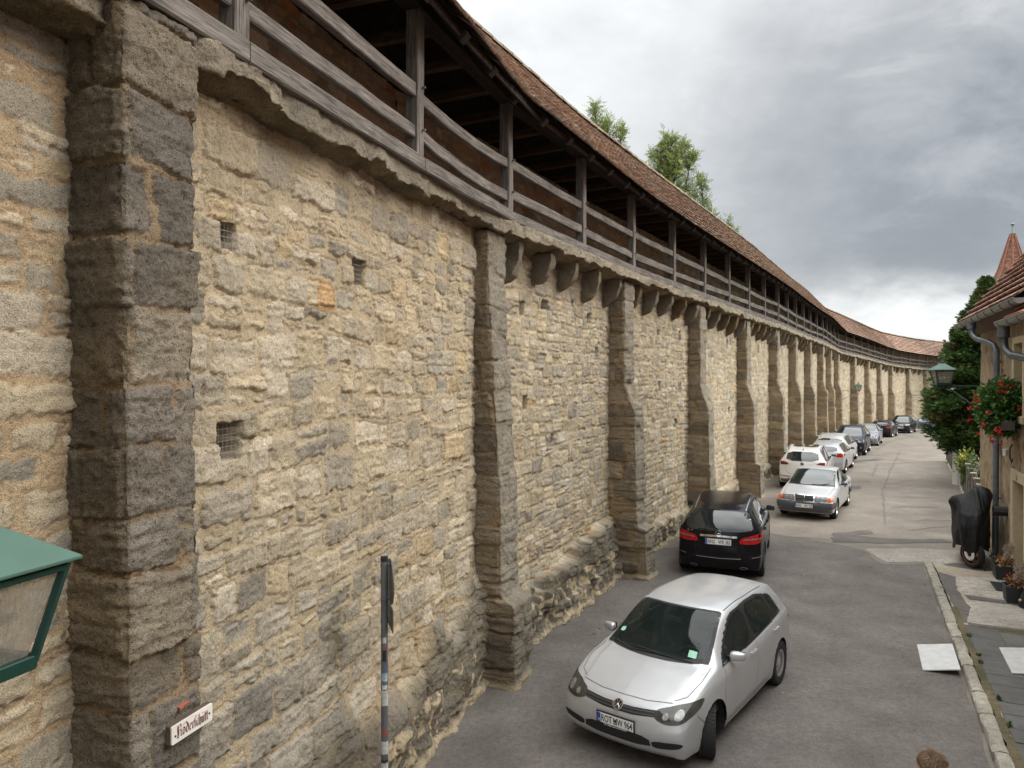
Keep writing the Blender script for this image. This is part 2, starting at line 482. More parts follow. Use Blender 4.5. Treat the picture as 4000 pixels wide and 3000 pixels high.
def bay_panel(i):
    a, b, t, n, L = bay_frame(i)
    res = RES[i]
    ul, uh = (L - 3.4, L) if i == 0 else (.2, L + .08)
    if i == 0: uh = L + .1
    z0 = -.25 + min(gz(0, a.y), gz(0, b.y)); z1 = LEDGE + .12 + max(sdrop(a.y), sdrop(b.y))
    nu = int((uh - ul) / res) + 2; nv = int((z1 - z0) / res) + 2
    u = np.linspace(ul, uh, nu); v = np.linspace(z0, z1, nv)
    U, V = np.meshgrid(u, v, indexing='ij')
    if i <= 1:
        H, mk, r1, r2, r3 = stones(U, V, 100 + i, ch=(.15, .36) if i else (.10, .25), sw=(.20, .50) if i else (.15, .46), mort=(.006, .02), bury=.5 if i else .5, hs=.006, rough=.030, rag=.06)
    else:
        H, mk, r1, r2, r3 = stones(U, V, 100 + i, ch=(.12, .27), sw=(.15, .40), mort=(.004, .012), bury=.2, hs=.010, rough=.038, rag=.05)
    low = sstep(2.6, .9, V)
    if i == 0: H = H * .75
    if i == 0:
        patch = (MORT_O, np.clip(.75 + fbm(U, V, 9, 3), 0, 1) * sstep(1.0, 1.8, V))
        C = tint(mk, r1, r2, U, V, 100, PAL_WALL + [(.40, .36, .30), (.36, .325, .27), (.38, .345, .29)], MORT, patch)
    elif i == 1:
        patch = (MORT_O, np.clip(low * .8 * sstep(1.2, 4.5, U) + sstep(1.5, .3, V) * .3 + .5 * fbm(U * .8, V * .8, 9, 3), 0, .9))
        C = tint(mk, r1, r2, U, V, 101, PAL_WALL, MORT, patch)
        orange = (r1 > .35) & (r2 > .975) & (U > 2.2) & (V > 2.2)
        C[orange] = C[orange] * np.array([1.0, .80, .60])
        # greyer stones toward the lower left
        g = (sstep(3.6, 1.0, V) * sstep(4.0, .5, U) * mk)[..., None]
        C = C * (1 - g) + C.mean(axis=2, keepdims=True) * np.array([1.0, .93, .83]) * .82 * g
    else:
        patch = (MORT_O, np.clip(low * .8 + .6 * fbm(U * .7, V * .7, 9 + i, 3), 0, .8))
        C = tint(mk, r1, r2, U, V, 100 + i, PAL_PALE, MORT_P, patch)
        orange = (r1 > .3) & (r2 > .985)
        C[orange] = C[orange] * np.array([1.0, .80, .58])
    # darker, uneven band just below the ledge
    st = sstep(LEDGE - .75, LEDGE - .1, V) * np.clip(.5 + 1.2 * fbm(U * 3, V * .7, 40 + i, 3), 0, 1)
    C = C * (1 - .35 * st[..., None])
    # batter and old footing at the foot of the wall
    g0 = gz_np(a.y + (b.y - a.y) * (U / L))
    Z = V - g0
    if i == 1:
        ft = sstep(1.15, .75, Z + fbm(U * 1.6, V * .1, 3, 3) * .9 - sstep(3.6, 5.6, U) * .25)
        H = H + .04 * sstep(2.2, .4, Z) + ft * (.13 + .22 * fbm(U * 2.3, Z * 2.0, 5, 5)) * sstep(1.5, 3.2, U)
    elif i == 2:
        blk = np.floor(U / .27 + .4 * np.sin(U * 3)); ft = sstep(.05, -.03, Z - (.48 + .13 * U + .22 * fbm(U * 1.9, U * 0, 4, 4) + .20 * (_h(blk, blk * 0, 9) - .5)))
        H = H + ft * (.14 + .14 * _h(blk, np.floor(Z / .33), 12) + .08 * sstep(.9, .1, Z) + .28 * fbm(U * 2.6, Z * 1.3, 6, 4) + .06 * (fbm(U * 14, Z * 2, 8, 3)))
    else:
        ft = sstep(.1, -.05, Z - (.5 + .3 * fbm(U * .9, U * 0, 14 + i, 3))) * (.5 if i == 0 else 1)
        H = H + ft * (.14 + .2 * fbm(U * 2.2, Z * 1.5, 16 + i, 4))
    fcol = np.array([.165, .15, .13]) * (1 + .9 * fbm(U * 3, Z * 3, 21, 4))[..., None]
    moss = sstep(.55, .75, vn(U * 3, Z * 3, 77) + .15)
    fcol = fcol * (1 - .3 * moss[..., None]) + np.array([.12, .12, .055]) * .3 * moss[..., None]
    lm = (sstep(.02, .09, np.abs(fbm(U * 2.6, Z * 2.6, 61, 3))) < .35) & (Z < .62)            # fresh lime pointing in the footing
    fcol = np.where(lm[..., None], np.array([.56, .46, .31]), fcol)
    w = (ft * (.85 if i else .4))[..., None] if i != 1 else (ft * .8 * sstep(1.2, 2.6, U))[..., None]
    C = C * (1 - w) + fcol * w
    line = sstep(.14, .03, Z + fbm(U * 4, U * 0, 71 + i, 3) * .16)[..., None] * .9           # spilled mortar where wall meets tarmac
    C = C * (1 - line) + np.array([.55, .46, .32]) * line
    H = H + line[..., 0] * .05
    for (hu, hz, hw, hh) in HOLES.get(i, []):
        dd = np.maximum(np.abs(U - hu) - hw / 2, np.abs(V - hz) - hh / 2) + fbm(U * 9, V * 9, 88, 2) * .03
        m = sstep(res * .7, -res * .7, dd)
        H = H * (1 - m) - .95 * m
        C = C * (1 - m[..., None]) + C * .7 * m[..., None]
    C = np.clip(C, .02, .75)
    off = -BAY_OFF[i] + H
    X = a.x + t.x * U + n.x * off; Y = a.y + t.y * U + n.y * off
    XYZ = np.stack([X, Y, V], -1).reshape(-1, 3)
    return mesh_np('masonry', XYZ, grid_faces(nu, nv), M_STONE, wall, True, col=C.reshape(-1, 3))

M_WIRE = plain('galvanised_wire', (.36, .37, .36), .5, .5)
bays = {}
for i in range(NB):
    bays[i] = bay_panel(i)
    if i > 3: continue
    a, b, t, n, L = bay_frame(i)
    for (hu, hz, hw, hh) in HOLES.get(i, []):                 # chicken wire across each putlog hole
        if hw < .11: continue
        mb = MB(); k = int(hw / .045) + 1; j = int(hh / .045) + 1
        o = a - n * (BAY_OFF[i] + .035)
        for q in range(k + 1):
            x = hu - hw / 2 + hw * q / k
            mb.tube([o + t * x + Vector((0, 0, hz - hh / 2 - .02)), o + t * (x + .004) + Vector((0, 0, hz + hh / 2 + .02))], .0019, 4)
        for q in range(j + 1):
            z = hz - hh / 2 + hh * q / j
            mb.tube([o + t * (hu - hw / 2 - .02) + Vector((0, 0, z)), o + t * (hu + hw / 2 + .02) + Vector((0, 0, z + .006))], .0019, 4)
        mb.build('wire_mesh', M_WIRE, bays[i])

# ---- buttresses
def buttress(k):
    """k indexes P_S; stands at the start of bay k+1, projecting to the ledge line"""
    i = k + 1
    a, _, t, n, L = bay_frame(i)
    if k: t = ((t + bay_frame(i - 1)[2]) * .5).normalized(); n = Vector((t.y, -t.x, 0))
    g = gz(a.x, a.y); top = LEDGE + .02 + sdrop(a.y); Hh = top - g
    if k == 0:
        w, dn = .55, .50; PAL0 = 1; prof = lambda z: .0 + .05 * sstep(5.5, 0, z); top = LEDGE + .10; Hh = top - g
        res = .010; gw = 0
    elif k == 1:
        w, dn = .62, .34; prof = lambda z: -.02 + .17 * sstep(5.6, 2.2, z) + .20 * sstep(1.22, 1.06, z)
        res = .016
    else:
        rnd = random.Random(k)
        zb = Hh * (.645 + rnd.uniform(-.015, .02)); za = zb - .66; pl = [0, 0, 1.05, 0, 1.15, 0.9, 0, 1.0, 0, .8, 0, .9, 0, 0, .8, 0, 0, 0, 0][k]
        w, dn = .62, .55
        def prof(z, zb=zb, za=za, pl=pl):
            q = -.05 + .22 * np.clip((zb - z) / (zb - za), 0, 1) + .07 * sstep(za, 0, z)
            return q + (.17 * sstep(pl + .03, pl - .04, z) if pl else 0)
        res = RES[i] * (.95 if i < 5 else .75)
    s_tot = dn + w + .62
    ns = int(s_tot / res) + 2; nv = int((Hh + .2) / res) + 2
    s = np.linspace(0, s_tot, ns); z = np.linspace(-.2, Hh, nv)
    S, Z = np.meshgrid(s, z, indexing='ij')
    H, mk, r1, r2, r3 = stones(S, Z, (341 if k == 0 else 300 + k), ch=(.27, .46), sw=(.42, .85), mort=(.005, .014), warp=.02, bury=.22, hs=.008, split_p=.12, rough=.038, rag=.045)
    C = tint(mk, r1, r2, S, Z, 300 + k, PAL_DARK, (.36, .29, .195), ((.36, .245, .14), np.clip(.4 + 1.4 * fbm(S, Z, 5 + k, 3), 0, .8)))
    # near side of darker, weathered stone; the front lighter
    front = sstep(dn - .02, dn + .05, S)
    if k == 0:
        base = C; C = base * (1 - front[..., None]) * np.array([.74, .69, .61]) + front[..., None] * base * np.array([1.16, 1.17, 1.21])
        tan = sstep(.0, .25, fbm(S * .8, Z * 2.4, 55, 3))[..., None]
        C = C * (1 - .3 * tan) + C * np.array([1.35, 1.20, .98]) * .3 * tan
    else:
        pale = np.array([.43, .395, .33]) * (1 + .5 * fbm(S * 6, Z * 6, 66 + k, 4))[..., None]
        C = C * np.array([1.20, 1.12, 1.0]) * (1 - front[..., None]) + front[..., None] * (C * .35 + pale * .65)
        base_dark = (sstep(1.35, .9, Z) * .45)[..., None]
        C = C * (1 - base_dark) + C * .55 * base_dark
    foot = sstep(.12, .02, Z + fbm(S * 4, S * 0, 7 + k, 2) * .15)[..., None]
    C = C * (1 - foot) + np.array([.54, .45, .31]) * foot
    P = prof(Z) + foot[..., 0] * .04
    H = H + sstep(1.3, .8, Z) * fbm(S * 4, Z * 4, 61 + k, 4) * .09 * (k == 1)
    # perimeter: near side, front, far side with rounded arrises
    d0 = dn; rr = .035
    dx = np.where(S < d0, 0, np.where(S > d0 + w, w, S - d0))
    dy = np.where(S < d0, S - d0, np.where(S > d0 + w, d0 + w - S, 0))          # 0 at the front plane, negative inwards
    nx = np.where(S < d0, -1.0, np.where(S > d0 + w, 1.0, 0.0)); ny = np.where((S >= d0) & (S <= d0 + w), 1.0, 0.0)
    e1 = sstep(-rr, rr, S - d0); e2 = sstep(-rr, rr, S - d0 - w)
    nx = -1 * (1 - e1) + e2; ny = e1 * (1 - e2); ln = np.hypot(nx, ny) + 1e-6; nx /= ln; ny /= ln
    cut = .012 * (np.exp(-((S - d0) / rr) ** 2) + np.exp(-((S - d0 - w) / rr) ** 2))
    Hd = H - cut * 2.2 - .02
    # only the part above the front plane moves with the profile
    fr = np.clip(1 + dy / dn, 0, 1)
    out = dy + P * np.where(S < d0, fr, np.where(S > d0 + w, np.clip(1 + dy / .62, 0, 1), 1)) + ny * Hd
    al = dx + nx * Hd + np.where(Z < (1.15 if k == 1 else -1), (.025 if k == 1 else 0) * np.sign(nx), 0)
    X = a.x + t.x * al + n.x * out; Y = a.y + t.y * al + n.y * out
    XYZ = np.stack([X, Y, Z + g], -1).reshape(-1, 3)
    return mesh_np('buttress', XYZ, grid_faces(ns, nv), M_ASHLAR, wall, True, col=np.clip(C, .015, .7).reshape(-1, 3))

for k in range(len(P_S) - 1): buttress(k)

# ---- corbels (from the third bay on)
def corbel(i, u, seed):
    a, b, t, n, L = bay_frame(i); rnd = random.Random(seed)
    y = a.y + t.y * u; top = LEDGE + .03 + sdrop(y); base = a + t * u
    wd = .16 + rnd.uniform(-.03, .04); hh = .48 + rnd.uniform(-.08, .08); pr = .40
    V = []; F = []; m = 9; C = []; ex_ = rnd.uniform(.75, 1.5)
    for j in range(m):
        q = j / (m - 1); ang = q * math.pi / 2
        off = pr * math.cos(ang) ** ex_ if q < 1 else 0
        zz = -hh * math.sin(ang) - .05
        V_ = []
        for sgn in (-1, 1):
            V.append(base + t * (sgn * (wd / 2 + rnd.uniform(-.02, .02))) + n * (-BAY_OFF[i] - .03 + off + rnd.uniform(-.012, .012)) + Vector((0, 0, top + zz + rnd.uniform(-.01, .01))))
    for sgn in (-1, 1): V.append(base + t * (sgn * wd / 2) + n * (-BAY_OFF[i] - .03 + pr) + Vector((0, 0, top)))
    for sgn in (-1, 1): V.append(base + t * (sgn * wd / 2) + n * (-BAY_OFF[i] - .06) + Vector((0, 0, top)))
    for j in range(m - 1): F.append((2 * j, 2 * j + 1, 2 * j + 3, 2 * j + 2))
    A = 2 * m
    F.append((A, A + 1, 1, 0))
    F.append(tuple([A + 2, A] + [2 * j for j in range(m)])); F.append(tuple([A + 1, A + 3] + [2 * j + 1 for j in range(m - 1, -1, -1)]))
    c = random.Random(seed + 5).choice([(.24, .21, .165), (.19, .155, .11), (.28, .25, .19), (.22, .165, .10)])
    o = mesh_np('corbel', [tuple(v) for v in V], F, M_ASHLAR, wall, col=[c] * len(V))
    bm = bmesh.new(); bm.from_mesh(o.data); bmesh.ops.triangulate(bm, faces=[f for f in bm.faces if len(f.verts) > 4])
    bmesh.ops.subdivide_edges(bm, edges=bm.edges, cuts=2 if i < 6 else 1, use_grid_fill=True)
    from mathutils import noise as mn
    for v in bm.verts:
        q = v.co * 7 + Vector((seed * 3.1, 0, 0)); v.co += mn.noise_vector(q) * .022 + mn.noise_vector(q * 3) * .010
    bm.to_mesh(o.data); bm.free(); shade_auto(o, 28)
    return o

for i in range(2, NB):
    a, b, t, n, L = bay_frame(i)
    cnt = 5 if i < 12 else 4
    rnd = random.Random(i)
    for j in range(cnt):
        u = .62 + .35 + (L - 1.25) * j / (cnt - 1) + rnd.uniform(-.05, .05)
        corbel(i, u, i * 20 + j)

# ---- stone ledge carrying the walkway: swept cross-section
def along(i0, i1, res_of):
    """points along the polyline with mitred normals"""
    S = []
    for i in range(i0, i1):
        a, b, t, n, L = bay_frame(i)
        k = max(2, int(L / res_of(i)))
        nprev = bay_frame(i - 1)[3] if i > 0 else n
        nnext = bay_frame(i + 1)[3] if i + 1 < NB else n
        for j in range(k):
            f = j / k
            # blend normals near the corners
            nn = n
            if f < .5: nn = (nprev * (.5 - f) + n * (.5 + f)).normalized()
            else: nn = (n * (1.5 - f) + nnext * (f - .5)).normalized()
            S.append((a + t * (L * f), nn, i, L * f))
    a, b, t, n, L = bay_frame(i1 - 1); S.append((b, n, i1 - 1, L))
    return S

def ledge(i0, i1, res, seed):
    S = along(i0, i1, lambda i: res)
    sec = []
    ds = np.array([0])
    q = []
    # param around: underside from wall to lip, lip face, top back to walkway
    for j in np.linspace(0, 1, 20): q.append((-.45 + .50 * j, 0.0, 0))
    for j in np.linspace(0, 1, 13)[1:]: q.append((.05, .23 * j, 1))
    for j in np.linspace(0, 1, 8)[1:]: q.append((.05 - .45 * j, .23, 2))
    q = np.array(q); m = len(q)
    arc = np.concatenate([[0], np.cumsum([(S[j + 1][0] - S[j][0]).length for j in range(len(S) - 1)])]) + seed * 37
    A, K = np.meshgrid(arc, np.arange(m), indexing='ij')
    off = q[K.astype(int), 0]; zz = q[K.astype(int), 1]; kind = q[K.astype(int), 2]
    perim = np.concatenate([[0], np.cumsum(np.hypot(np.diff(q[:, 0]), np.diff(q[:, 1])))])
    PP = perim[K.astype(int)]
    slab = np.floor(A / .95 + .35 * np.sin(A * 2.1)); sr = _h(slab, slab * 0 + 3, 5); sr2 = _h(slab, slab * 0 + 8, 5)
    rg = fbm(A * 3.1, PP * 3, 901, 5)
    rd = 1 - np.abs(2 * vn(A * 11, PP * 11, 921) - 1) + .5 * (1 - np.abs(2 * vn(A * 25, PP * 25, 922) - 1)) - .75
    fine = rd * .016 + fbm(A * 18, PP * 18, 923, 3) * .022
    lip = np.where(kind == 1, 1, 0) * 1.0 + np.where((kind == 0), np.clip((off + .25) / .3, 0, 1) * .8, 0)
    bot = fbm(A * 1.9, A * 0, 903, 2) * .03 + fbm(A * 5, A * 0, 904, 5) * .035 + (sr - .5) * .06 + .055     # broken lower edge
    bot = bot + sstep(.10, .2, fbm(A * 1.3, A * 0, 905, 3)) * .05
    hfrac = np.where(kind == 1, q[K.astype(int), 1] / .23, np.where(kind == 0, 0, 1))
    off = off + lip * (rg * .07 + (sr2 - .5) * .06 + fine)
    if seed == 0 and i0 == 0: off = off - .19 * sstep(8.2, 8.75, A) * sstep(9.66, 9.5, A) * lip
    if i0 == 0: off = off - .07 * sstep(9.5, 9.9, A) * sstep(14.9, 14.2, A) * lip
    und = np.clip((off + .40) / .35, 0, 1)
    zz = zz + np.where(kind == 2, fine * .4, (1 - hfrac) * (bot * np.where(kind == 0, und, 1) + np.where(kind == 0, fine + fbm(A * 3, PP * 6, 906, 4) * .12, 0)))
    base = np.array([[p.x, p.y] for p, *_ in S]); nn = np.array([[v.x, v.y] for _, v, *_ in S])
    zb = np.array([LEDGE + sdrop(p.y) for p, *_ in S])
    X = base[:, 0][:, None] + nn[:, 0][:, None] * off; Y = base[:, 1][:, None] + nn[:, 1][:, None] * off
    Z = zb[:, None] + zz
    cb = np.array([.43, .38, .30]) * (1 + .7 * fbm(A * 5, PP * 7, 907, 4) + .25 * (sr - .5))[..., None]
    lich = sstep(-.02, .22, fbm(A * 3, PP * 4, 909, 5))[..., None]
    cb = cb * (1 - .6 * lich) + np.array([.25, .235, .2]) * .6 * lich
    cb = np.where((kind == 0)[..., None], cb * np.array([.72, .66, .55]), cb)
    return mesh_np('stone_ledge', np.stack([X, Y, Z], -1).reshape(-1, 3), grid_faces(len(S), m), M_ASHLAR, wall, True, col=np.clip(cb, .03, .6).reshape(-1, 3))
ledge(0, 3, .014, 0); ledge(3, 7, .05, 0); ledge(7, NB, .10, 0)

# ---- parapet (outer defensive wall at the back of the walkway) and walkway floor
def parapet(i):
    a, b, t, n, L = bay_frame(i); res = max(.035, RES[i] * 1.6)
    z0 = 5.9; z1 = 8.12
    ul = L - 4 if i == 0 else -.15
    nu = int((L - ul) / res) + 2; nv = int((z1 - z0) / res) + 2
    u = np.linspace(ul, L + .15, nu); v = np.linspace(z0, z1, nv); U, V = np.meshgrid(u, v, indexing='ij')
    H, mk, r1, r2, r3 = stones(U, V, 500 + i, ch=(.10, .24), sw=(.14, .4), bury=.1, hs=.03)
    C = tint(mk, r1, r2, U, V, 500 + i, [(.54, .46, .36), (.48, .41, .33), (.60, .51, .40), (.52, .39, .28), (.43, .38, .32)], (.44, .36, .27))
    red = (r1 > .6) & (r2 > .9); C[red] = C[red] * np.array([1.25, .72, .5])
    for hu in np.arange(1.3, L, 2.75):                       # embrasures
        dd = np.maximum(np.abs(U - hu) - .17, np.abs(V - 7.02) - .38)
        m = sstep(res, -res, dd); H = H * (1 - m) - .4 * m
    off = -1.45 + H; zd = sdrop((a.y + b.y) / 2)
    zz = V + np.array([sdrop(y) for y in (a.y + t.y * u)])[:, None]
    X = a.x + t.x * U + n.x * off; Y = a.y + t.y * U + n.y * off
    return mesh_np('parapet', np.stack([X, Y, zz], -1).reshape(-1, 3), grid_faces(nu, nv), M_STONE, wall, True, col=np.clip(C, .02, .6).reshape(-1, 3))
for i in range(NB): parapet(i)
def strip(name, pairs, mat, parent, thick=.05):
    """walkway boards: ribbon following the wall, pairs of (off, z)"""
    S = along(0, NB, lambda i: 1.0)
    V = []; m = len(pairs)
    for p, nn, i, u in S:
        for (o, z) in pairs: V.append(tuple(p + nn * o + Vector((0, 0, z + sdrop(p.y)))))
    V = np.array(V)
    return mesh_np(name, V, grid_faces(len(S), m), mat, parent, gc=np.repeat(np.arange(len(S)), m)[:, None] * np.array([[1., 0, 0]]) + V * .3)
strip('walkway_floor', [(-1.5, 6.16), (-.2, 6.16), (-.2, 6.10), (-1.5, 6.10)], M_DARKWOOD2, wall)
# outside face and top of the wall behind the parapet
strip('outer_masonry', [(-1.5, 8.10), (-2.2, 8.10), (-2.2, -3.0)], plain('outer_face_stone', (.33, .29, .23), .95), wall)

# ---- timber gallery
def at_s(s, off=0.0, z=0.0):
    """point at arc-length s measured from P_S[0]"""
    i = 1
    if s < 0:
        a, b, t, n, L = bay_frame(0); p = b + t * s
        return p + n * off + Vector((0, 0, z + sdrop(p.y))), t, n
    while i < NB - 1 and s > bay_frame(i)[4]: s -= bay_frame(i)[4]; i += 1
    a, b, t, n, L = bay_frame(i); p = a + t * s
    nn = n
    f = s / L
    if f < .5 and i > 0: nn = (bay_frame(i - 1)[3] * (.5 - f) + n * (.5 + f)).normalized()
    elif i + 1 < NB: nn = (n * (1.5 - f) + bay_frame(i + 1)[3] * (f - .5)).normalized()
    return p + nn * off + Vector((0, 0, z + sdrop(p.y))), t, nn

TOT = sum(bay_frame(i)[4] for i in range(1, NB))
posts = [-4.45, -1.75, 1.0]
while posts[-1] < TOT - 3: posts.append(posts[-1] + (2.78 if len(posts) < 22 else 2.9))
rngt = random.Random(11)
ZB = LEDGE + .23                                             # top of ledge = underside of the sole beam
for j, s in enumerate(posts):
    p0, t, n = at_s(s, -.10, ZB + .02); p1, _, _ = at_s(s, -.10, ZB + 1.66)
    lean = n * rngt.uniform(-.012, .012) + t * rngt.uniform(-.015, .015)
    mb = MB(); mb.beam(p0, p1 + lean, .145, .15, up=n, n=4, wob=.003, ch=.012, rng=rngt)
    post = mb.build('post', M_OAK, wall)
    if j % 2 == 0 or j < 6:                                     # oak pegs
        q = MB()
        for zz in (.42, .86):
            q = MB(); q.tube([p0 + Vector((0, 0, zz)) + n * .05 + t * .03, p0 + Vector((0, 0, zz)) + n * .115 + t * .03], .013, 6)
            q.build('peg', M_OAK, post)
    if j + 1 < len(posts):
        s2 = posts[j + 1]
        for zz, hgt in ((.40, .135), (.82, .135)):
            a0 = at_s(s, -.09, ZB + zz + rngt.uniform(-.03, .03))[0] + t * .06; b0 = at_s(s2, -.09, ZB + zz + rngt.uniform(-.03, .03))[0] - at_s(s2)[1] * .06
            m2 = MB(); m2.beam(a0, b0, .075, hgt + rngt.uniform(-.015, .015), n=7, wob=.006, ch=.01, rng=rngt, sag=rngt.uniform(-.008, .012) if j != 3 else .05)
            m2.build('rail', M_OAK, wall)
        a0 = at_s(s, -.07, ZB + .075)[0]; b0 = at_s(s2, -.07, ZB + .075)[0]
        m3 = MB(); m3.beam(a0, b0, .2, .15, n=6, wob=.005, ch=.014, rng=rngt, sag=0); m3.build('sole_beam', M_OAK, wall)
        a0 = at_s(s, -.10, ZB + 1.78)[0]; b0 = at_s(s2, -.10, ZB + 1.78)[0]
        m4 = MB(); m4.beam(a0, b0, .2, .22, n=4, wob=.004, ch=.01, rng=rngt); m4.build('wall_plate', M_DARKWOOD, wall)
# tie beams + rafters
EAVE_O, EAVE_Z, RID_O, RID_Z = .46, 7.73, -1.12, 9.56
mbt = MB(); mbr = MB()
s = -4.5; k = 0
while s < TOT:
    zt = ZB + 1.92
    near = s < 45
    mbt.beam(at_s(s, -.02, zt)[0], at_s(s, -1.6, zt)[0], .10, .12, n=1, rng=rngt, ch=.008)
    slope = (RID_Z - EAVE_Z) / (EAVE_O - RID_O)
    for o0, o1 in ((EAVE_O - .06, RID_O),):
        z0 = EAVE_Z + (EAVE_O - o0) * slope - .14; z1 = EAVE_Z + (EAVE_O - o1) * slope - .14
        mbr.beam(at_s(s + .2, o0, z0)[0], at_s(s + .2, o1, z1)[0], .10, .12, n=1, rng=rngt, ch=.006)
    s += .92; k += 1
ob = mbt.build('tie_beams', M_DARKWOOD2, wall); ob = mbr.build('rafters', M_DARKWOOD, wall)

def tile_roof(name, S, eave, ridge, parent, pal, seed, tw=.175, ex=.155, wig=.012, lip=.022):
    """plain-tile roof; S = list of (point, normal) along the eave, eave/ridge = (off, z)"""
    rng = np.random.default_rng(seed)
    pts = np.array([[p.x, p.y, p.z] for p, n in S]); nn = np.array([[n.x, n.y, 0] for p, n in S])
    arc = np.concatenate([[0], np.cumsum(np.linalg.norm(np.diff(pts, axis=0), axis=1))])
    ln = math.hypot(eave[0] - ridge[0], ridge[1] - eave[1]); rows = int(ln / ex)
    parts = []; cols = []
    def P(a, f, lift):
        x = np.stack([np.interp(a, arc, pts[:, c]) for c in range(3)], -1); n = np.stack([np.interp(a, arc, nn[:, c]) for c in range(3)], -1)
        off = eave[0] + (ridge[0] - eave[0]) * f; z = eave[1] + (ridge[1] - eave[1]) * f
        sl = np.array([(ridge[1] - eave[1]) / ln, (eave[0] - ridge[0]) / ln])   # normal of slope (out, up)
        return x + n * (off + sl[0] * lift)[..., None] + np.array([0, 0, 1]) * (z + sl[1] * lift)[..., None]
    for r in range(rows + 1):
        nt = int(arc[-1] / tw)
        a0 = (np.arange(nt) + (r % 2) * .5) * tw + rng.uniform(-.006, .006, nt)
        jig = rng.uniform(-wig, wig, nt); lf = rng.uniform(.0, .014, nt)
        f0 = (r * ex) / ln + jig / ln; f1 = np.minimum(((r + 1.35) * ex) / ln, 1.0)
        w = tw * .96
        # outline: rounded lower end (beaver tail): 5 points + 2 upper, top and lip
        us = np.array([0, .18, .5, .82, 1.0]); dn = np.array([.022, .004, -.006, .004, .022])
        top = []; bot = []
        for q in range(5):
            A = a0 + us[q] * w; Fq = f0 + dn[q] / ln
            Lq = lip * 1.5 + .03 + lf
            top.append(P(A, Fq, Lq)); bot.append(P(A, Fq, Lq - lip))
        ul = P(a0, np.full(nt, f1), np.full(nt, .006)); ur = P(a0 + w, np.full(nt, f1), np.full(nt, .006))
        um = P(a0 + .5 * w, np.full(nt, f1), np.full(nt, .006))
        V = np.stack(top + bot + [ul, um, ur], 1)              # nt,13,3
        F = np.array([[0, 1, 11, 10], [1, 2, 11, 11], [2, 3, 11, 11], [3, 4, 12, 11], [5, 6, 1, 0], [6, 7, 2, 1], [7, 8, 3, 2], [8, 9, 4, 3], [5, 0, 10, 10], [4, 9, 12, 12]])
        base = np.arange(nt)[:, None, None] * 13
        parts.append((V.reshape(-1, 3), (F[None] + base).reshape(-1, 4)))
        pk = np.array(pal)[rng.integers(0, len(pal), nt)] * rng.uniform(.7, 1.25, (nt, 1))
        ck = np.repeat(pk[:, None, :], 13, 1); ck[:, :5] *= 1.55; ck[:, 5:10] *= .5; ck[:, 10:] *= 1.0; cols.append(ck.reshape(-1, 3))  # lips lightened, butt ends darkened: course shadow lines painted into the tile colour
    V, F = join_np(parts)
    tri = F[:, 2] == F[:, 3]
    faces = [f.tolist() for f in F[~tri]] + [f[:3].tolist() for f in F[tri]]
    return V, faces, np.concatenate(cols)

def ridge_caps(S, off, z, seed, pal):
    mb = MB(); rnd = random.Random(seed); i = 0
    pts = [p + n * off + Vector((0, 0, z)) for p, n in S]
    arc = [0]
    for j in range(len(pts) - 1): arc.append(arc[-1] + (pts[j + 1] - pts[j]).length)
    def at(a):
        for j in range(len(arc) - 1):
            if a <= arc[j + 1]: return pts[j].lerp(pts[j + 1], (a - arc[j]) / (arc[j + 1] - arc[j]))
        return pts[-1]
    a = 0
    while a < arc[-1] - .4:
        p = at(a); q = at(a + .40); d = (q - p).normalized(); s_ = d.cross(Vector((0, 0, 1))).normalized(); u_ = s_.cross(d)
        V = []; n = 7
        for pp, rr, up in ((p, .12, .0), (q, .105, .02)):
            pp = pp + u_ * rnd.uniform(-.008, .012)
            for j in range(n):
                an = math.pi * j / (n - 1); V.append(pp + s_ * math.cos(an) * rr + u_ * (math.sin(an) * rr - .03 + up))
        F = [(j, j + 1, n + j + 1, n + j) for j in range(n - 1)] + [tuple(range(n))] + [tuple(n + j for j in range(n - 1, -1, -1))]
        c = rnd.choice(pal); kk = rnd.uniform(.75, 1.15)
        mb.add(V, F, c=tuple(x * kk for x in c)); a += .36
    return mb

PAL_TILE = [(.215, .148, .112), (.20, .132, .10), (.245, .172, .13), (.18, .128, .10), (.26, .18, .135), (.20, .16, .13), (.26, .22, .175)]
PAL_TILE = [tuple(1.2 * x for x in c) for c in PAL_TILE]
SL = [(at_s(x)[0] , at_s(x)[2]) for x in np.arange(-4.6, TOT, .7)]
rnd_w = np.random.default_rng(3)
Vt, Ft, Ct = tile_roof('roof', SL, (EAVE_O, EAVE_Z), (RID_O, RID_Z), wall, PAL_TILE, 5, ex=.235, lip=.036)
# slight sag of the old roof and redder tiles at the far end
sagn = fbm(Vt[:, 1] * .12, Vt[:, 0] * .12, 31, 3) * .07 - .02
Vt[:, 2] += sagn
far = sstep(34, 52, Vt[:, 1])[:, None]
Ct = Ct * (1 - far) + Ct * np.array([1.06, .96, .92]) * far
lich = sstep(.14, .30, fbm(Vt[:, 1] * .9, Vt[:, 2] * 2.2, 44, 4))[:, None]
Ct = Ct * (1 - .55 * lich) + np.array([.30, .27, .2]) * .55 * lich
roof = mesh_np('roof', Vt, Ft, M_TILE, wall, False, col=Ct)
rc = ridge_caps(SL, RID_O, RID_Z + .05, 6, [(.23, .19, .14), (.20, .15, .11), (.26, .215, .15)]); ro = rc.build('ridge_tiles', M_TILE, roof, True, col=True)
strip('roof_boarding', [(EAVE_O - .03, EAVE_Z + .0), (RID_O, RID_Z - .06), (-2.7, EAVE_Z - .05)], M_DARKWOOD, roof)
mb = MB()
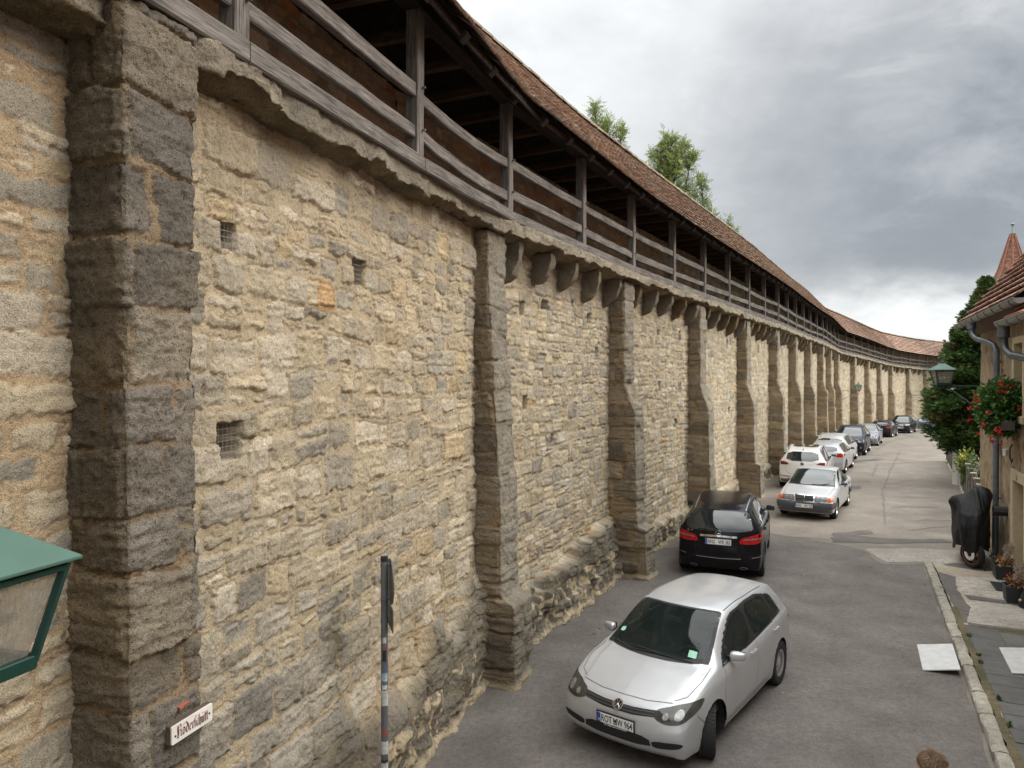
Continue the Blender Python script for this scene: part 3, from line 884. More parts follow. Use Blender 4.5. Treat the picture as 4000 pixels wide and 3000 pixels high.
for a_, b_ in zip(np.arange(-4.6, TOT - 2.8, 2.8), np.arange(-1.8, TOT, 2.8)):
    mb.beam(at_s(a_, EAVE_O - .12, EAVE_Z - .01)[0], at_s(b_, EAVE_O - .12, EAVE_Z - .01)[0], .035, .09, n=2, rng=rngt)
mb.build('eave_board', M_DARKWOOD, roof)
# ================================================================== GROUND, ROAD, PAVEMENT
def ground_mat(name, c1, c2, grain=260, rough=.9, patchy=.25, bs=.25, warm=(1, 1, 1)):
    t = NT(name); p = t.pos()
    n1 = t.noise(p, grain, 3, .7); n2 = t.noise(p, 1.1, 5, .62); n3 = t.noise(p, 14, 4, .6)
    c = t.mix(t.map(n2, .35, .66), c1, c2)
    c = t.mix(1.0, c, t.mix(t.map(n1, .34, .66), (.66,) * 3, (1.36,) * 3), 'MULTIPLY')
    c = t.mix(1.0, c, t.mix(t.map(n3, .3, .7), (1 - patchy,) * 3, (1 + patchy,) * 3), 'MULTIPLY')
    t.base(c); t.set(Roughness=rough); t.b.inputs['Specular IOR Level'].default_value = .3
    t.bump(n1, bs, .006)
    return t.m
M_OLDROAD = ground_mat('old_asphalt', (.158, .137, .116), (.215, .189, .160), 90, patchy=.14)
M_NEWROAD = ground_mat('new_asphalt', (.104, .092, .083), (.156, .139, .125), 120, patchy=.17)
M_TAR = ground_mat('tar_patch', (.092, .083, .075), (.128, .116, .104), 120, patchy=.2)
M_CONC = ground_mat('pavement_concrete', (.24, .212, .175), (.37, .335, .285), 60, patchy=.3)
M_CONC2 = ground_mat('pale_screed', (.24, .215, .182), (.35, .32, .28), 70, patchy=.2)
M_SAND = ground_mat('sandstone_flag', (.28, .235, .175), (.35, .30, .23), 70, patchy=.2)
M_SLAB = ground_mat('dark_paving', (.075, .073, .068), (.105, .102, .094), 140, patchy=.16)
M_KERB = ground_mat('granite_kerb', (.22, .20, .165), (.34, .315, .26), 90, patchy=.25, bs=.5)
M_SOIL = ground_mat('soil', (.06, .05, .035), (.10, .085, .06), 40)
M_MOSS = ground_mat('moss_joint', (.06, .055, .03), (.13, .105, .06), 80)

big = []
def band(name, x0, x1, ys, off, mat, label, cat):
    V = []; ys = list(ys)
    for y in ys: V += [(x0, y, gz(0, y) + off), (x1, y, gz(0, y) + off)]
    F = [(2 * i, 2 * i + 1, 2 * i + 3, 2 * i + 2) for i in range(len(ys) - 1)]
    o = mesh_np(name, V, F, mat, None, True)
    return props(o, label, cat, None, 'structure')
ysr = list(np.concatenate([np.arange(-60, 120, 3.0), np.arange(120, 3000, 120.0)]))
ground = band('ground', -2500, 2500, ysr, -.10, M_SOIL, 'bare earth ground around the town wall and houses', 'ground')

# house facade reference (on the right): base line from the far corner towards the camera
HC = Vector((11.88, 18.0, 0)); HD = Vector((-.4226, -.9063, 0)); HN = Vector((-.9063, .4226, 0))   # corner, along-facade (to camera), outward (to street)
def hp(t, o=0.0, z=0.0): return HC + HD * t + HN * o + Vector((0, 0, z))

# kerb line (road-side edge)
KA = Vector((9.1, 15.65, 0)); KD = (Vector((5.12, 7.5, 0)) - KA).normalized(); KN = Vector((-KD.y, KD.x, 0))
if KN.x < 0: KN = -KN                                         # towards the house
def kp(s, o=0.0): p = KA + KD * s + KN * o; return (p.x, p.y)
road_pts = []
for i in range(0, NB):
    a, b, t, n, L = bay_frame(i); road_pts.append(tuple((a - n * .62)[:2]))
road_pts.append(tuple((PL[-1] - bay_frame(NB - 1)[3] * .62)[:2]))
right = [(66, 84), (52, 70), (40, 58), (30, 47), (22.4, 36.6), (17.6, 27.9), (12.2, 18.4)] + [tuple(hp(1, .02)[:2]), tuple(hp(3.6, .02)[:2]), kp(0, 1.3), kp(0, .0), kp(12, 0), kp(26, 0)]
road = sheet('road', road_pts[::1] + right, 0.0, M_OLDROAD, 1.2, 'worn old asphalt lane curving along the town wall', 'road')
# newer, darker asphalt in the foreground
def wl(i, u, o):                                              # point beside the wall
    a, b, t, n, L = bay_frame(i); p = a + t * u + n * o; return (p.x, p.y)
new = [wl(0, 2, -.6), wl(1, 0, -.55), wl(2, 0, -.62), wl(3, 0, -.6), wl(3, 2.6, -.5), wl(3, 3.9, .9), (6.5, 18.9), (7.6, 18.0), (8.35, 16.9), (8.15, 15.6), (9.05, 15.55), kp(.2, -.005), kp(12, -.005), kp(26, -.005)]
sheet('newer_asphalt', ragged(new, .05, .35, 4), .004, M_NEWROAD, .9, 'dark newer asphalt surface of the lane in the foreground', 'road')
pale = [(8.3, 15.72), (8.45, 16.95), (9.9, 17.0), (11.1, 16.6), (10.2, 14.65), (9.75, 15.6), (9.15, 15.72)]
sheet('concrete_apron', ragged(pale, .02, .3, 5), .006, M_CONC2, .6, 'pale concrete strip across the end of the pavement', 'pavement')
def tarp(pts, seed, lab): sheet('tar_repair', ragged(pts, .06, .25, seed), .008, M_TAR, .5, lab, 'road patch')
tarp([(7.95, 17.6), (8.5, 18.75), (9.6, 19.0), (9.5, 18.6), (8.9, 18.35), (9.6, 18.0), (10.9, 17.95), (11.0, 17.55), (9.6, 17.5)], 8, 'dark ragged tar repair in the old asphalt near the covered motorcycle')
tarp([(9.9, 25.6), (10.5, 26.2), (13.2, 26.9), (12.9, 26.2), (11.4, 25.5)], 9, 'worn dark tar repair beside the silver saloon')
tarp([(13.3, 30.2), (15.0, 33.5), (15.4, 33.6), (13.9, 30.0)], 10, 'thin dark tar strip in the middle of the lane')
tarp([(15.5, 34.4), (18.7, 36.5), (18.9, 36.0), (16.2, 34.1)], 11, 'dark tar repair farther up the lane')

# cracks: thin dark seams lying in the old asphalt
def crack(pts, w, seed):
    rng = random.Random(seed); V = []; F = []
    P = [Vector((x, y, 0)) for x, y in pts]; Q = []
    for a, b in zip(P[:-1], P[1:]):
        k = max(2, int((b - a).length / .25))
        for j in range(k): Q.append(a.lerp(b, j / k) + Vector((rng.uniform(-.06, .06), rng.uniform(-.06, .06), 0)))
    Q.append(P[-1])
    for i, p in enumerate(Q):
        d = (Q[min(i + 1, len(Q) - 1)] - Q[max(i - 1, 0)]).normalized(); s = Vector((-d.y, d.x, 0)); ww = w * .75 * rng.uniform(.35, 1.2) * math.sin(math.pi * (i + .3) / (len(Q) + .6)) ** .4
        for sg in (-1, 1):
            q = p + s * ww * sg; V.append((q.x, q.y, gz(q.x, q.y) + .0065))
        if i: F.append((2 * i - 2, 2 * i - 1, 2 * i + 1, 2 * i))
    return V, F
cv = []; cf = []
for j, (pts, w) in enumerate([([(10.2, 19.4), (11.8, 22.5), (13.6, 26), (16.5, 31), (19.5, 36), (23, 42)], .022), ([(11.2, 20.2), (12.0, 20.4), (12.8, 20.2)], .03), ([(11.9, 22.3), (12.5, 22.5), (13.4, 22.3)], .035),
        ([(9.6, 21), (10.8, 23.5), (11.7, 25)], .02), ([(12.5, 27.5), (14.2, 28.2)], .03), ([(14, 27), (17, 29)], .02), ([(15, 29.5), (17.5, 34)], .02), ([(17.5, 33.5), (20, 35)], .035), ([(19, 38), (22, 39.5)], .04),
        ([(21, 41), (26, 49), (33, 58)], .04), ([(24, 44), (28, 46.5)], .05), ([(30, 52), (33, 60), (36, 62)], .05), ([(10.6, 19.0), (12.0, 19.5)], .028), ([(13.2, 24.5), (14.6, 24.2)], .03), ([(4.4, 17.6), (6.4, 18.7), (8.0, 17.9)], .03)]):
    V, F = crack(pts, w, j); b = len(cv); cv += V; cf += [[b + q for q in f] for f in F]
o = mesh_np('asphalt_cracks', cv, cf, plain('crack_tar', (.095, .085, .074), .9)); props(o, 'thin dark cracks running through the old asphalt', 'cracks', None, 'stuff')

# pavement: raised .10 m near the camera, running out to street level
def ph(x, y):
    s = (Vector((x, y, 0)) - KA).dot(KD)
    return .095 * float(sstep(-.5, 1.4, np.array(s))) + .008
def pave(name, a0, a1, mat, lab, off=0.0, o0=.17, seed=0, rag=.0, pts=None, res=.5):
    if pts is None:
        def hs(t): return tuple(hp(t, -.02)[:2])
        pts = [kp(a0, o0), kp(a1, o0), kp(a1, 6.2), kp(a0, 6.2)]
    return sheet(name, ragged(pts, rag, .25, seed) if rag else pts, off, mat, res, lab, 'pavement', hfun=ph)
pave('pavement', -.7, 24, M_CONC, 'worn concrete pavement in front of the stone house', 0.0)

pave('screed_slab', 2.95, 4.45, M_CONC2, 'pale screed slab of pavement before the house door', .005, pts=[kp(3.0, .65), kp(4.45, .3), kp(4.45, 4), kp(3.15, 4), kp(3.05, 1.8)], rag=.03, seed=3)
pave('sandstone_flags', 0, 1, M_SAND, 'tan sandstone flags by the end of the kerb', .004, pts=[kp(.15, .2), kp(1.15, .2), kp(1.05, 1.2), kp(1.3, 3.4), kp(.8, 3.4), kp(.62, 1.2)], rag=.03, seed=4)
tp = [[kp(1.15, .17), kp(4.5, .17), kp(4.42, .30), kp(3.5, .46), kp(2.4, .36), kp(1.4, .46)], [kp(.1, .35), kp(.42, 1.0), kp(.2, 1.4), kp(-.15, 1.2), kp(-.25, .6)], [kp(4.42, .3), kp(4.42, 3.8), kp(4.57, 3.8), kp(4.57, .3)], [kp(2.72, .45), kp(2.98, .5), kp(3.14, 3.6), kp(2.96, 3.6)]]
for q, pts in enumerate(tp):
    sheet('tar_repair', ragged(pts, .025, .2, 30 + q), .008 + .0012 * (q == 3), M_TAR, .3, ['dark tar strip beside the kerb stones', 'dark tar patch at the end of the kerb', 'dark tar joint between concrete and dark slabs', 'thin dark tar line across the concrete pavement by the door mat'][q], 'road patch', hfun=ph)
# dark paving: mossy bed with single slabs of slightly different tone lying on it
pave('paving_bed', 4.55, 24, M_MOSS, 'mossy joints between the dark paving slabs', .004, o0=.235)
t_ = NT('dark_paving'); cc = t_.attr('Col').outputs['Color']; n1 = t_.noise(t_.pos(), 150, 3, .7); n2 = t_.noise(t_.pos(), 5, 5, .65)
cc = t_.mix(1.0, cc, t_.mix(t_.map(n1, .33, .67), (.7,) * 3, (1.3,) * 3), 'MULTIPLY'); cc = t_.mix(1.0, cc, t_.mix(t_.map(n2, .3, .7), (.8,) * 3, (1.2,) * 3), 'MULTIPLY')
t_.base(cc); t_.set(Roughness=.85); t_.bump(n1, .2, .004)
rp = random.Random(8); jv = []; jf = []; jc = []
rows_o = [.24, .68, 1.10, 1.53, 1.96, 2.4, 2.9]
for q in range(len(rows_o) - 1):
    s_ = 4.6 + rp.uniform(0, .2)
    while s_ < 23:
        L = rp.choice([.36, .37, .38, .55]); g_ = .006; b = len(jv); dz = rp.uniform(-.002, .003)
        for (ss, oo) in ((s_ + g_, rows_o[q] + g_), (s_ + L - g_, rows_o[q] + g_), (s_ + L - g_, rows_o[q + 1] - g_), (s_ + g_, rows_o[q + 1] - g_)):
            x, y = kp(ss, oo + rp.uniform(-.003, .003)); jv.append((x, y, gz(x, y) + ph(x, y) + .011 + dz))
        jf.append([b, b + 1, b + 2, b + 3]); k = rp.uniform(.82, 1.16); col = (.098 * k, .095 * k, .088 * k) if rp.random() > .1 else (.115 * k, .098 * k, .082 * k); jc += [col] * 4; s_ += L
o = mesh_np('dark_paving', jv, jf, t_.m, col=jc)
for p_ in o.data.polygons:
    if p_.normal.z < 0: p_.flip()
props(o, 'dark grey paving slabs between kerb and house in the foreground', 'pavement', None, 'structure')
sheet('kerb_gutter', ragged([kp(3.6, .143), kp(16, .143), kp(16, .24), kp(3.6, .24)], .018, .12, 9), .009, M_MOSS, .25, 'mossy strip of soil behind the kerb', 'kerb strip', hfun=ph)

# kerb stones: one run of rough granite blocks
mb = MB(); s = 0.0; rk = random.Random(3)
while s < 24:
    L = rk.uniform(.55, 1.05); n = 6
    V = []; F = []
    hgt = []
    for i in range(n + 1):
        ss = s + .012 + (L - .024) * i / n
        for (o, z) in ((0, -.12), (-.005, -.02), (.012, 0), (.06, .012), (.11, .010), (.14, .004), (.145, -.1)):
            q = kp(ss, o + rk.uniform(-.009, .009)); zz = gz(*q) + ph(*q) + z + rk.uniform(-.007, .007) + .008
            if z < -.1: zz = gz(*q) - .06
            V.append((q[0], q[1], zz))
    m = 7
    for i in range(n):
        for j in range(m - 1): F.append((i * m + j, (i + 1) * m + j, (i + 1) * m + j + 1, i * m + j + 1))
    F.append(tuple(range(m))); F.append(tuple(n * m + j for j in range(m - 1, -1, -1)))
    c = rk.uniform(.8, 1.15); mb.add(V, F, c=(c, c, c)); s += L + .004
kerb = mb.build('kerb', M_KERB, None, True); props(kerb, 'rough granite kerb stones along the right side of the lane', 'kerb', None, 'structure')
# ================================================================== CARS
def pchip(x, xp, fp):
    xp = np.asarray(xp, float); fp = np.asarray(fp, float); h = np.diff(xp); d = np.diff(fp) / h
    m = np.zeros_like(fp)
    for i in range(1, len(xp) - 1):
        if d[i - 1] * d[i] > 0:
            w1 = 2 * h[i] + h[i - 1]; w2 = h[i] + 2 * h[i - 1]; m[i] = (w1 + w2) / (w1 / d[i - 1] + w2 / d[i])
    m[0] = d[0]; m[-1] = d[-1]
    x = np.clip(x, xp[0], xp[-1]); k = np.clip(np.searchsorted(xp, x) - 1, 0, len(xp) - 2)
    t = (x - xp[k]) / h[k]
    return (fp[k] * (1 + 2 * t) * (1 - t) ** 2 + m[k] * h[k] * t * (1 - t) ** 2 + fp[k + 1] * t * t * (3 - 2 * t) + m[k + 1] * h[k] * t * t * (t - 1))

def paint(name, c, metal=.0, rough=.32, flake=0.0):
    t = NT(name); n = t.noise(t.obj(), 2.5, 3)
    t.base(t.mix(1.0, c, t.mix(t.map(n, .3, .7), (.95,) * 3, (1.05,) * 3), 'MULTIPLY'))
    d = t.noise(t.obj(), 7, 4)
    t.set(Metallic=metal, Roughness=t.map(d, .3, .7, rough, rough + .08)); t.b.inputs['Coat Weight'].default_value = .7 if max(c) > .05 else 0.0; t.b.inputs['Specular IOR Level'].default_value = .5 if max(c) > .05 else .32; t.b.inputs['Coat Roughness'].default_value = .06
    return t.m
def glass_dark(name, c=(.018, .024, .023), rough=.03):
    t = NT(name); n = t.noise(t.obj(), 4, 3)
    t.base(c); t.set(Roughness=t.map(n, .3, .7, rough, rough + .03)); t.b.inputs['Specular IOR Level'].default_value = .75
    t.b.inputs['Coat Weight'].default_value = .6; t.b.inputs['Coat Roughness'].default_value = .02
    return t.m
P_SILVER = paint('silver_paint', (.52, .525, .535), .5, .36)
P_SILVER2 = paint('pale_silver_paint', (.56, .565, .57), .45, .36)
P_WHITE = paint('cream_white_paint', (.72, .71, .67), 0, .3)
P_BLACK = paint('black_paint', (.006, .006, .008), 0, .16)
P_NAVY = paint('dark_blue_black_paint', (.010, .012, .020), .2, .2)
P_GREY = paint('grey_paint', (.21, .225, .245), .5, .32)
P_BGREY = paint('blue_grey_paint', (.16, .185, .23), .5, .34)
G_CAR = glass_dark('car_glass')
def clear_glass():
    t = NT('clear_car_glass'); n = t.noise(t.obj(), 3, 3)
    t.base((.02, .03, .028)); t.set(Roughness=t.map(n, .3, .7, .02, .05)); t.b.inputs['Specular IOR Level'].default_value = .8
    tr = t.n('ShaderNodeBsdfTransparent'); tr.inputs[0].default_value = (.74, .82, .79, 1)
    lw = t.n('ShaderNodeFresnel'); lw.inputs[0].default_value = 1.5
    mx = t.n('ShaderNodeMixShader'); t.l(t.map(lw.outputs[0], .03, .6, .42, 1.0), mx.inputs[0]); t.l(tr.outputs[0], mx.inputs[1]); t.l(t.b.outputs[0], mx.inputs[2]); t.l(mx.outputs[0], t.out.inputs[0])
    return t.m
G_CLEAR = clear_glass()
M_RUB = plain('tyre_rubber', (.016, .016, .016), .85, bs=None) if False else plain('tyre_rubber', (.016, .016, .016), .85)
M_BLKPL = plain('black_plastic', (.014, .014, .015), .55)
M_GREYPL = plain('dark_grey_plastic', (.06, .065, .075), .6)
M_ALU = plain('wheel_silver', (.50, .51, .52), .3, .75)
M_CHROME = plain('chrome', (.75, .75, .76), .12, 1.0, .03)
M_LAMP = plain('headlight_glass', (.05, .048, .042), .07, 0, .35, 9)
M_LAMP_OLD = plain('old_headlight_glass', (.20, .20, .19), .12, .3, .3, 12)
M_LAMP_W = plain('headlight_reflector', (.26, .26, .25), .35, .5, .4, 20)
M_RED = plain('red_lamp_plastic', (.42, .012, .014), .14, 0, .2, 20)
M_DRED = plain('dark_red_lamp_plastic', (.16, .01, .015), .14, 0, .2, 20)
M_ORANGE = plain('orange_lamp_plastic', (.70, .13, .015), .2, 0, .2, 20)
M_WHITE = plain('plate_white', (.78, .78, .76), .4, 0, .03)
M_EUBLUE = plain('plate_blue', (.02, .07, .35), .4, 0, .05)
M_INK = plain('plate_ink', (.01, .01, .01), .5, 0, .05)
M_SEAM = plain('panel_gap', (.012, .012, .012), .8)
M_SEAL = plain('badge_grey', (.30, .30, .28), .5, 0, .3, 60)
M_GREENCARD = plain('green_paper', (.30, .58, .42), .6, 0, .3, 40)

def chaikin(P, n=2, closed=True):
    P = [tuple(p) for p in P]
    for _ in range(n):
        Q = []
        m = len(P)
        for i in range(m if closed else m - 1):
            a = P[i]; b = P[(i + 1) % m]
            Q.append((a[0] * .8 + b[0] * .2, a[1] * .8 + b[1] * .2)); Q.append((a[0] * .2 + b[0] * .8, a[1] * .2 + b[1] * .8))
        P = Q if closed else [P[0]] + Q + [P[-1]]
    return P

CS = .93                                                      # car scale measured against the camera height taken here
class Car:
    """local axes: +X forward, Y left, Z up; x measured from the nose backwards inside the profile functions"""
    def __init__(s, name, label, spec, pos, heading, paintm, group='cars parked along the town wall', detail=1):
        s.sp = spec; s.L = spec['L']; s.W = spec['W']; s.H = spec['H']; s.det = detail; s.paint = paintm
        s.root = empty(name, (pos[0], pos[1], gz(pos[0], pos[1]) + .006), label=label, cat='car', group=group)
        s.root.scale = (spec.get('cs', CS),) * 3
        # heading: clockwise angle from +Y (north) of the nose direction
        s.root.rotation_euler = (0, spec.get('pitch', 0), R(90 - heading))
        s.build_body()
    def lx(s, x): return s.L / 2 - x
    def build_body(s):
        sp = s.sp; L, W, H = s.L, s.W, s.H
        M = 160 if s.det else 90; K = 66 if s.det else 36
        # stations: dense at both ends
        r = sp.get('capr', .16)
        e = np.linspace(0, 1, 16) ** 1.6 * r
        xs = np.concatenate([e, np.linspace(r, L - r, M)[1:-1], L - e[::-1]])
        top = np.array(sp['top']); zt = pchip(xs, top[:, 0], top[:, 1])
        be = np.array(sp['belt']); zbelt = pchip(xs, be[:, 0], be[:, 1])
        pw = np.array(sp['plan']); wm = pchip(xs, pw[:, 0], pw[:, 1]) * W / 2
        gh = np.clip((zt - zbelt - .02) / .30, 0, 1)                # 0 on the bonnet/boot, 1 under the roof
        zsh = np.minimum(zbelt, zt - sp.get('hood_edge', .06))
        rw = np.array(sp['roofw']); wr = pchip(xs, rw[:, 0], rw[:, 1]) * W / 2
        wbelt = wm - sp.get('tumble', .035)
        wg = wbelt - .03
        wtop = wr * gh + (wbelt * .80) * (1 - gh)
        zr = zt - (.055 * gh + .012 * (1 - gh))
        wg2 = wg * gh + wbelt * .95 * (1 - gh); zg2 = (zsh + .02) * gh + (zsh + .6 * (zt - zsh)) * (1 - gh)
        zb = sp.get('zb', .2) + np.zeros_like(xs)
        zmid = sp.get('zmid', .58)
        C = np.stack([np.stack([np.zeros_like(xs), zb], -1), np.stack([wm * .80, zb], -1), np.stack([wm * .955, zb + .02], -1), np.stack([wm * .985, zb + .12], -1),
                      np.stack([wm, np.minimum(zmid, zsh - .1) + 0 * xs], -1), np.stack([wm * .5 + wbelt * .5 + .012, zsh - .08], -1), np.stack([wbelt, zsh - .015], -1), np.stack([wg2, zg2], -1),
                      np.stack([wg2 * .45 + wtop * .55, zg2 * .45 + zr * .55 + .012 * gh], -1), np.stack([wtop + .01 * gh, zr - .02 * gh], -1), np.stack([wtop * .93, zr + .02 * gh + .004], -1), np.stack([wtop * .6, zt - .008], -1), np.stack([wtop * .0, zt], -1)], 1)
        n = C.shape[1]
        # quadratic B-spline through doubled control points where the body is creased
        seq = []
        cre = sp.get('crease', {6: 1, 2: 1})
        for i in range(n):
            seq += [i] * (1 + cre.get(i, 0))
        seq = [0] + seq + [n - 1]
        Q = C[:, seq]; m = Q.shape[1] - 2
        tt = np.linspace(0, m - 1e-6, K); k = tt.astype(int); f = tt - k
        b0 = .5 * (1 - f) ** 2; b1 = .5 + f * (1 - f); b2 = .5 * f * f
        S = Q[:, k] * b0[None, :, None] + Q[:, k + 1] * b1[None, :, None] + Q[:, k + 2] * b2[None, :, None]
        # end caps: shrink to a rounded front
        p = sp.get('cap', 3.2)
        dend = np.minimum(xs, L - xs); q = np.clip(dend / r, 0, 1)
        sc = (1 - (1 - q) ** p) ** (1 / p) * .999 + .001
        zc = (zb + np.minimum(zt, 1.5)) * .5
        Y = S[..., 0] * (sc[:, None]); Zr = zc[:, None] + (S[..., 1] - zc[:, None]) * sc[:, None]
        X = np.repeat(xs[:, None], K, 1)
        # shear the ends to the side profile of bumpers and tailgate, bow them in plan
        def prof(pts, z): a = np.array(pts); return pchip(z, a[:, 0], a[:, 1])
        fl = sp.get('flen', .9); rl = sp.get('rlen', .9)
        wf = np.clip(1 - X / fl, 0, 1) ** 1.3; wb = np.clip(1 - (L - X) / rl, 0, 1) ** 1.2
        X = X + wf * (prof(sp['front'], Zr) + sp.get('bowf', .16) * (Y / (W / 2)) ** 2) - wb * (prof(sp['rear'], Zr) + sp.get('bowr', .12) * (Y / (W / 2)) ** 2)
        # flared arches
        for ax in (sp['fo'], sp['fo'] + sp['wb']):
            dd = np.hypot(X - ax, Zr - sp['wr']); ra = sp['wr'] + .055
            fl_ = np.exp(-((dd - ra) / .07) ** 2) * (Zr < ra + sp['wr'] + .1) * (np.abs(Y) > W * .42)
            Y = Y + fl_ * sp.get('flare', .012)
        Vh = np.stack([s.lx(X), Y, Zr], -1)
        V2 = Vh.copy(); V2[..., 1] *= -1
        nx = len(xs)
        F1 = grid_faces(nx, K); F2 = grid_faces(nx, K, True)
        V = np.concatenate([Vh.reshape(-1, 3), V2.reshape(-1, 3)]); F = np.concatenate([F1, F2 + nx * K])
        # full surface kept for projecting fittings
        s.bvh = BVHTree.FromPolygons([Vector(v) for v in V.tolist()], [list(map(int, f)) for f in F])
        # wheel arches
        for ax in (s.lx(sp['fo']), s.lx(sp['fo'] + sp['wb'])):
            ra = sp['wr'] + .055
            d = np.hypot(V[:, 0] - ax, V[:, 2] - sp['wr']); side = np.abs(V[:, 1]) > W * .36
            inside = side & (d < ra); touch = inside[F].any(1)
            edge = np.zeros(len(V), bool); edge[F[touch].ravel()] = True; edge &= ~inside & side
            F = F[~touch]
            ang = np.arctan2(V[:, 2] - sp['wr'], V[:, 0] - ax)
            edge &= (d < ra + .09)
            V[edge, 0] = ax + ra * np.cos(ang[edge]); V[edge, 2] = np.maximum(sp['wr'] + ra * np.sin(ang[edge]), V[edge, 2] * 0 + sp.get('zb', .2))
        s.V = V
        s.body = mesh_np('body', V, F, s.paint, s.root, True)
        bm = bmesh.new(); bm.from_mesh(s.body.data); bmesh.ops.remove_doubles(bm, verts=bm.verts, dist=.0008)
        bmesh.ops.recalc_face_normals(bm, faces=bm.faces); bm.to_mesh(s.body.data); bm.free()
        s.body.data.polygons.foreach_set('use_smooth', np.ones(len(s.body.data.polygons), dtype=bool))
        # dark wheel wells and underside
        mb = MB()
        for ax in (s.lx(sp['fo']), s.lx(sp['fo'] + sp['wb'])):
            for sg in (-1, 1):
                V = []; F = []; n = 18; ra = sp['wr'] + .05
                for j in range(n + 1):
                    a = math.pi * (-.12 + 1.24 * j / n)
                    for yy in (W / 2 - .035, W / 2 - .34): V.append((ax + ra * math.cos(a), sg * yy, sp['wr'] + ra * math.sin(a)))
                    if j: F.append((2 * j - 2, 2 * j - 1, 2 * j + 1, 2 * j))
                V.append((ax, sg * (W / 2 - .34), sp['wr']))
                for j in range(n): F.append((2 * j + 1, 2 * j + 3, 2 * n + 2))
                mb.add(V, F)
        mb.box((0, 0, .3), (s.L - .5, W - .75, .16))
        mb.build('wheel_arches', M_BLKPL, s.root)
        for e_, ax in (('f', sp['fo']), ('r', sp['fo'] + sp['wb'])):
            for sg in (-1, 1): s.wheel(ax, sg, sp.get('steer', 0) if e_ == 'f' else 0)
    # -- fittings
    def cast(s, kind, a, b):
        if kind in ('front', 'rear') and abs(a) < 1e-3: a = .0013
        if kind == 'top' and abs(b) < 1e-3: b = .0013
        if kind == 'left': o, d = Vector((s.lx(a), 3, b)), Vector((0, -1, 0))
        elif kind == 'right': o, d = Vector((s.lx(a), -3, b)), Vector((0, 1, 0))
        elif kind == 'front': o, d = Vector((s.L, a, b)), Vector((-1, 0, 0))
        elif kind == 'rear': o, d = Vector((-s.L, a, b)), Vector((1, 0, 0))
        else: o, d = Vector((s.lx(a), b, 3)), Vector((0, 0, -1))
        h = s.bvh.ray_cast(o, d)
        if h[0] is None:
            h = s.bvh.find_nearest(o + d * 2.2)
        nrm = h[1]
        if nrm.dot(d) > 0: nrm = -nrm
        return h[0], nrm
    def patch(s, name, kind, outline, mat, off=.004, rnd=2, res=None, parent=None, label=None):
        P = chaikin(outline, rnd) if rnd else outline
        ext = max(max(p[0] for p in P) - min(p[0] for p in P), max(p[1] for p in P) - min(p[1] for p in P))
        res = res or max(.02, min(.055, ext / 8)) * (1 if s.det else 1.6)
        V, F = poly_fill(P, res)
        VV = []; 
        for v in V:
            h, n = s.cast(kind, v.x, v.y); VV.append(h + n * off)
        o = mesh_np(name, [tuple(v) for v in VV], [list(f) for f in F], mat, parent or s.root, True)
        # orient outward
        me = o.data; nsum = Vector((0, 0, 0))
        for f in me.polygons: nsum += f.normal * f.area
        want = {'left': Vector((0, 1, 0)), 'right': Vector((0, -1, 0)), 'front': Vector((1, 0, 0)), 'rear': Vector((-1, 0, 0)), 'top': Vector((0, 0, 1))}[kind]
        if nsum.dot(want) < 0: me.flip_normals()
        if label: o['label'] = label
        return o
    def both(s, name, outline, mat, **k): return [s.patch(name, 'left', outline, mat, **k), s.patch(name, 'right', outline, mat, **k)]
    def seam(s, kind, pts, w=.005, name='panel_gap', mat=None, off=.0035):
        P = [Vector((p[0], p[1])) for p in pts]; Q = []
        for a, b in zip(P[:-1], P[1:]):
            k = max(1, int((b - a).length / .022))
            for j in range(k): Q.append(a.lerp(b, j / k))
        Q.append(P[-1]); V = []; F = []
        for i, p in enumerate(Q):
            d = (Q[min(i + 1, len(Q) - 1)] - Q[max(i - 1, 0)]).normalized(); nn = Vector((-d.y, d.x)) * w / 2
            for q in (p + nn, p - nn):
                h, n = s.cast(kind, q.x, q.y); V.append(tuple(h + n * off))
            if i: F.append((2 * i - 2, 2 * i - 1, 2 * i + 1, 2 * i))
        return mesh_np(name, V, F, mat or M_SEAM, s.body)
    def seams(s, lst, **k):
        for pts in lst:
            s.seam('left', pts, **k); s.seam('right', pts, **k)
    def wheel(s, ax, sg, steer):
        sp = s.sp; r = sp['wr']; w = sp.get('tw', .205)
        y = sg * (s.W / 2 - w / 2 - .012)
        e = empty('wheel', (s.lx(ax), y, r), parent=s.root)
        e.rotation_euler = (0, 0, steer)
        Rm = Matrix.Rotation(math.pi / 2 * (-sg), 4, 'X')          # lathe axis -> outward
        mb = MB(); hw = w / 2; ri = r * sp.get('rim', .64)
        mb.lathe([(ri, -hw + .01), (r - .03, -hw), (r - .008, -hw + .02), (r, -hw + .045), (r, hw - .045), (r - .008, hw - .02), (r - .03, hw), (ri + .006, hw - .004), (ri - .01, hw - .018), (ri - .012, -hw + .02)], 40 if s.det else 24, Rm, cap=False)
        ty = mb.build('tyre', M_RUB, e, True, angle=30)
        if s.det > 1:                                          # tread blocks
            t = MB()
            for j in range(44):
                a = 2 * math.pi * j / 44
                for q, yy in enumerate((-.072, -.028, .022, .068)):
                    aa = a + (.05 if q % 2 else 0)
                    Mx = Matrix.Rotation(aa, 4, 'Y') @ Matrix.Translation((0, yy, r + .001)) @ Matrix.Rotation(.35 if q < 2 else -.35, 4, 'Z')
                    t.box((0, 0, 0), (.032, .036, .008), Mx)
            t.build('tread', M_RUB, e)
        rim = MB()
        rim.lathe([(ri - .012, -hw + .03), (ri - .03, -hw + .05), (ri - .035, hw - .05), (ri - .012, hw - .03), (ri - .004, hw - .012), (ri - .018, hw - .010), (ri - .04, hw - .03)], 32, Rm, cap=False)
        ns = sp.get('spokes', 10); kind = sp.get('rimkind', 'alloy')
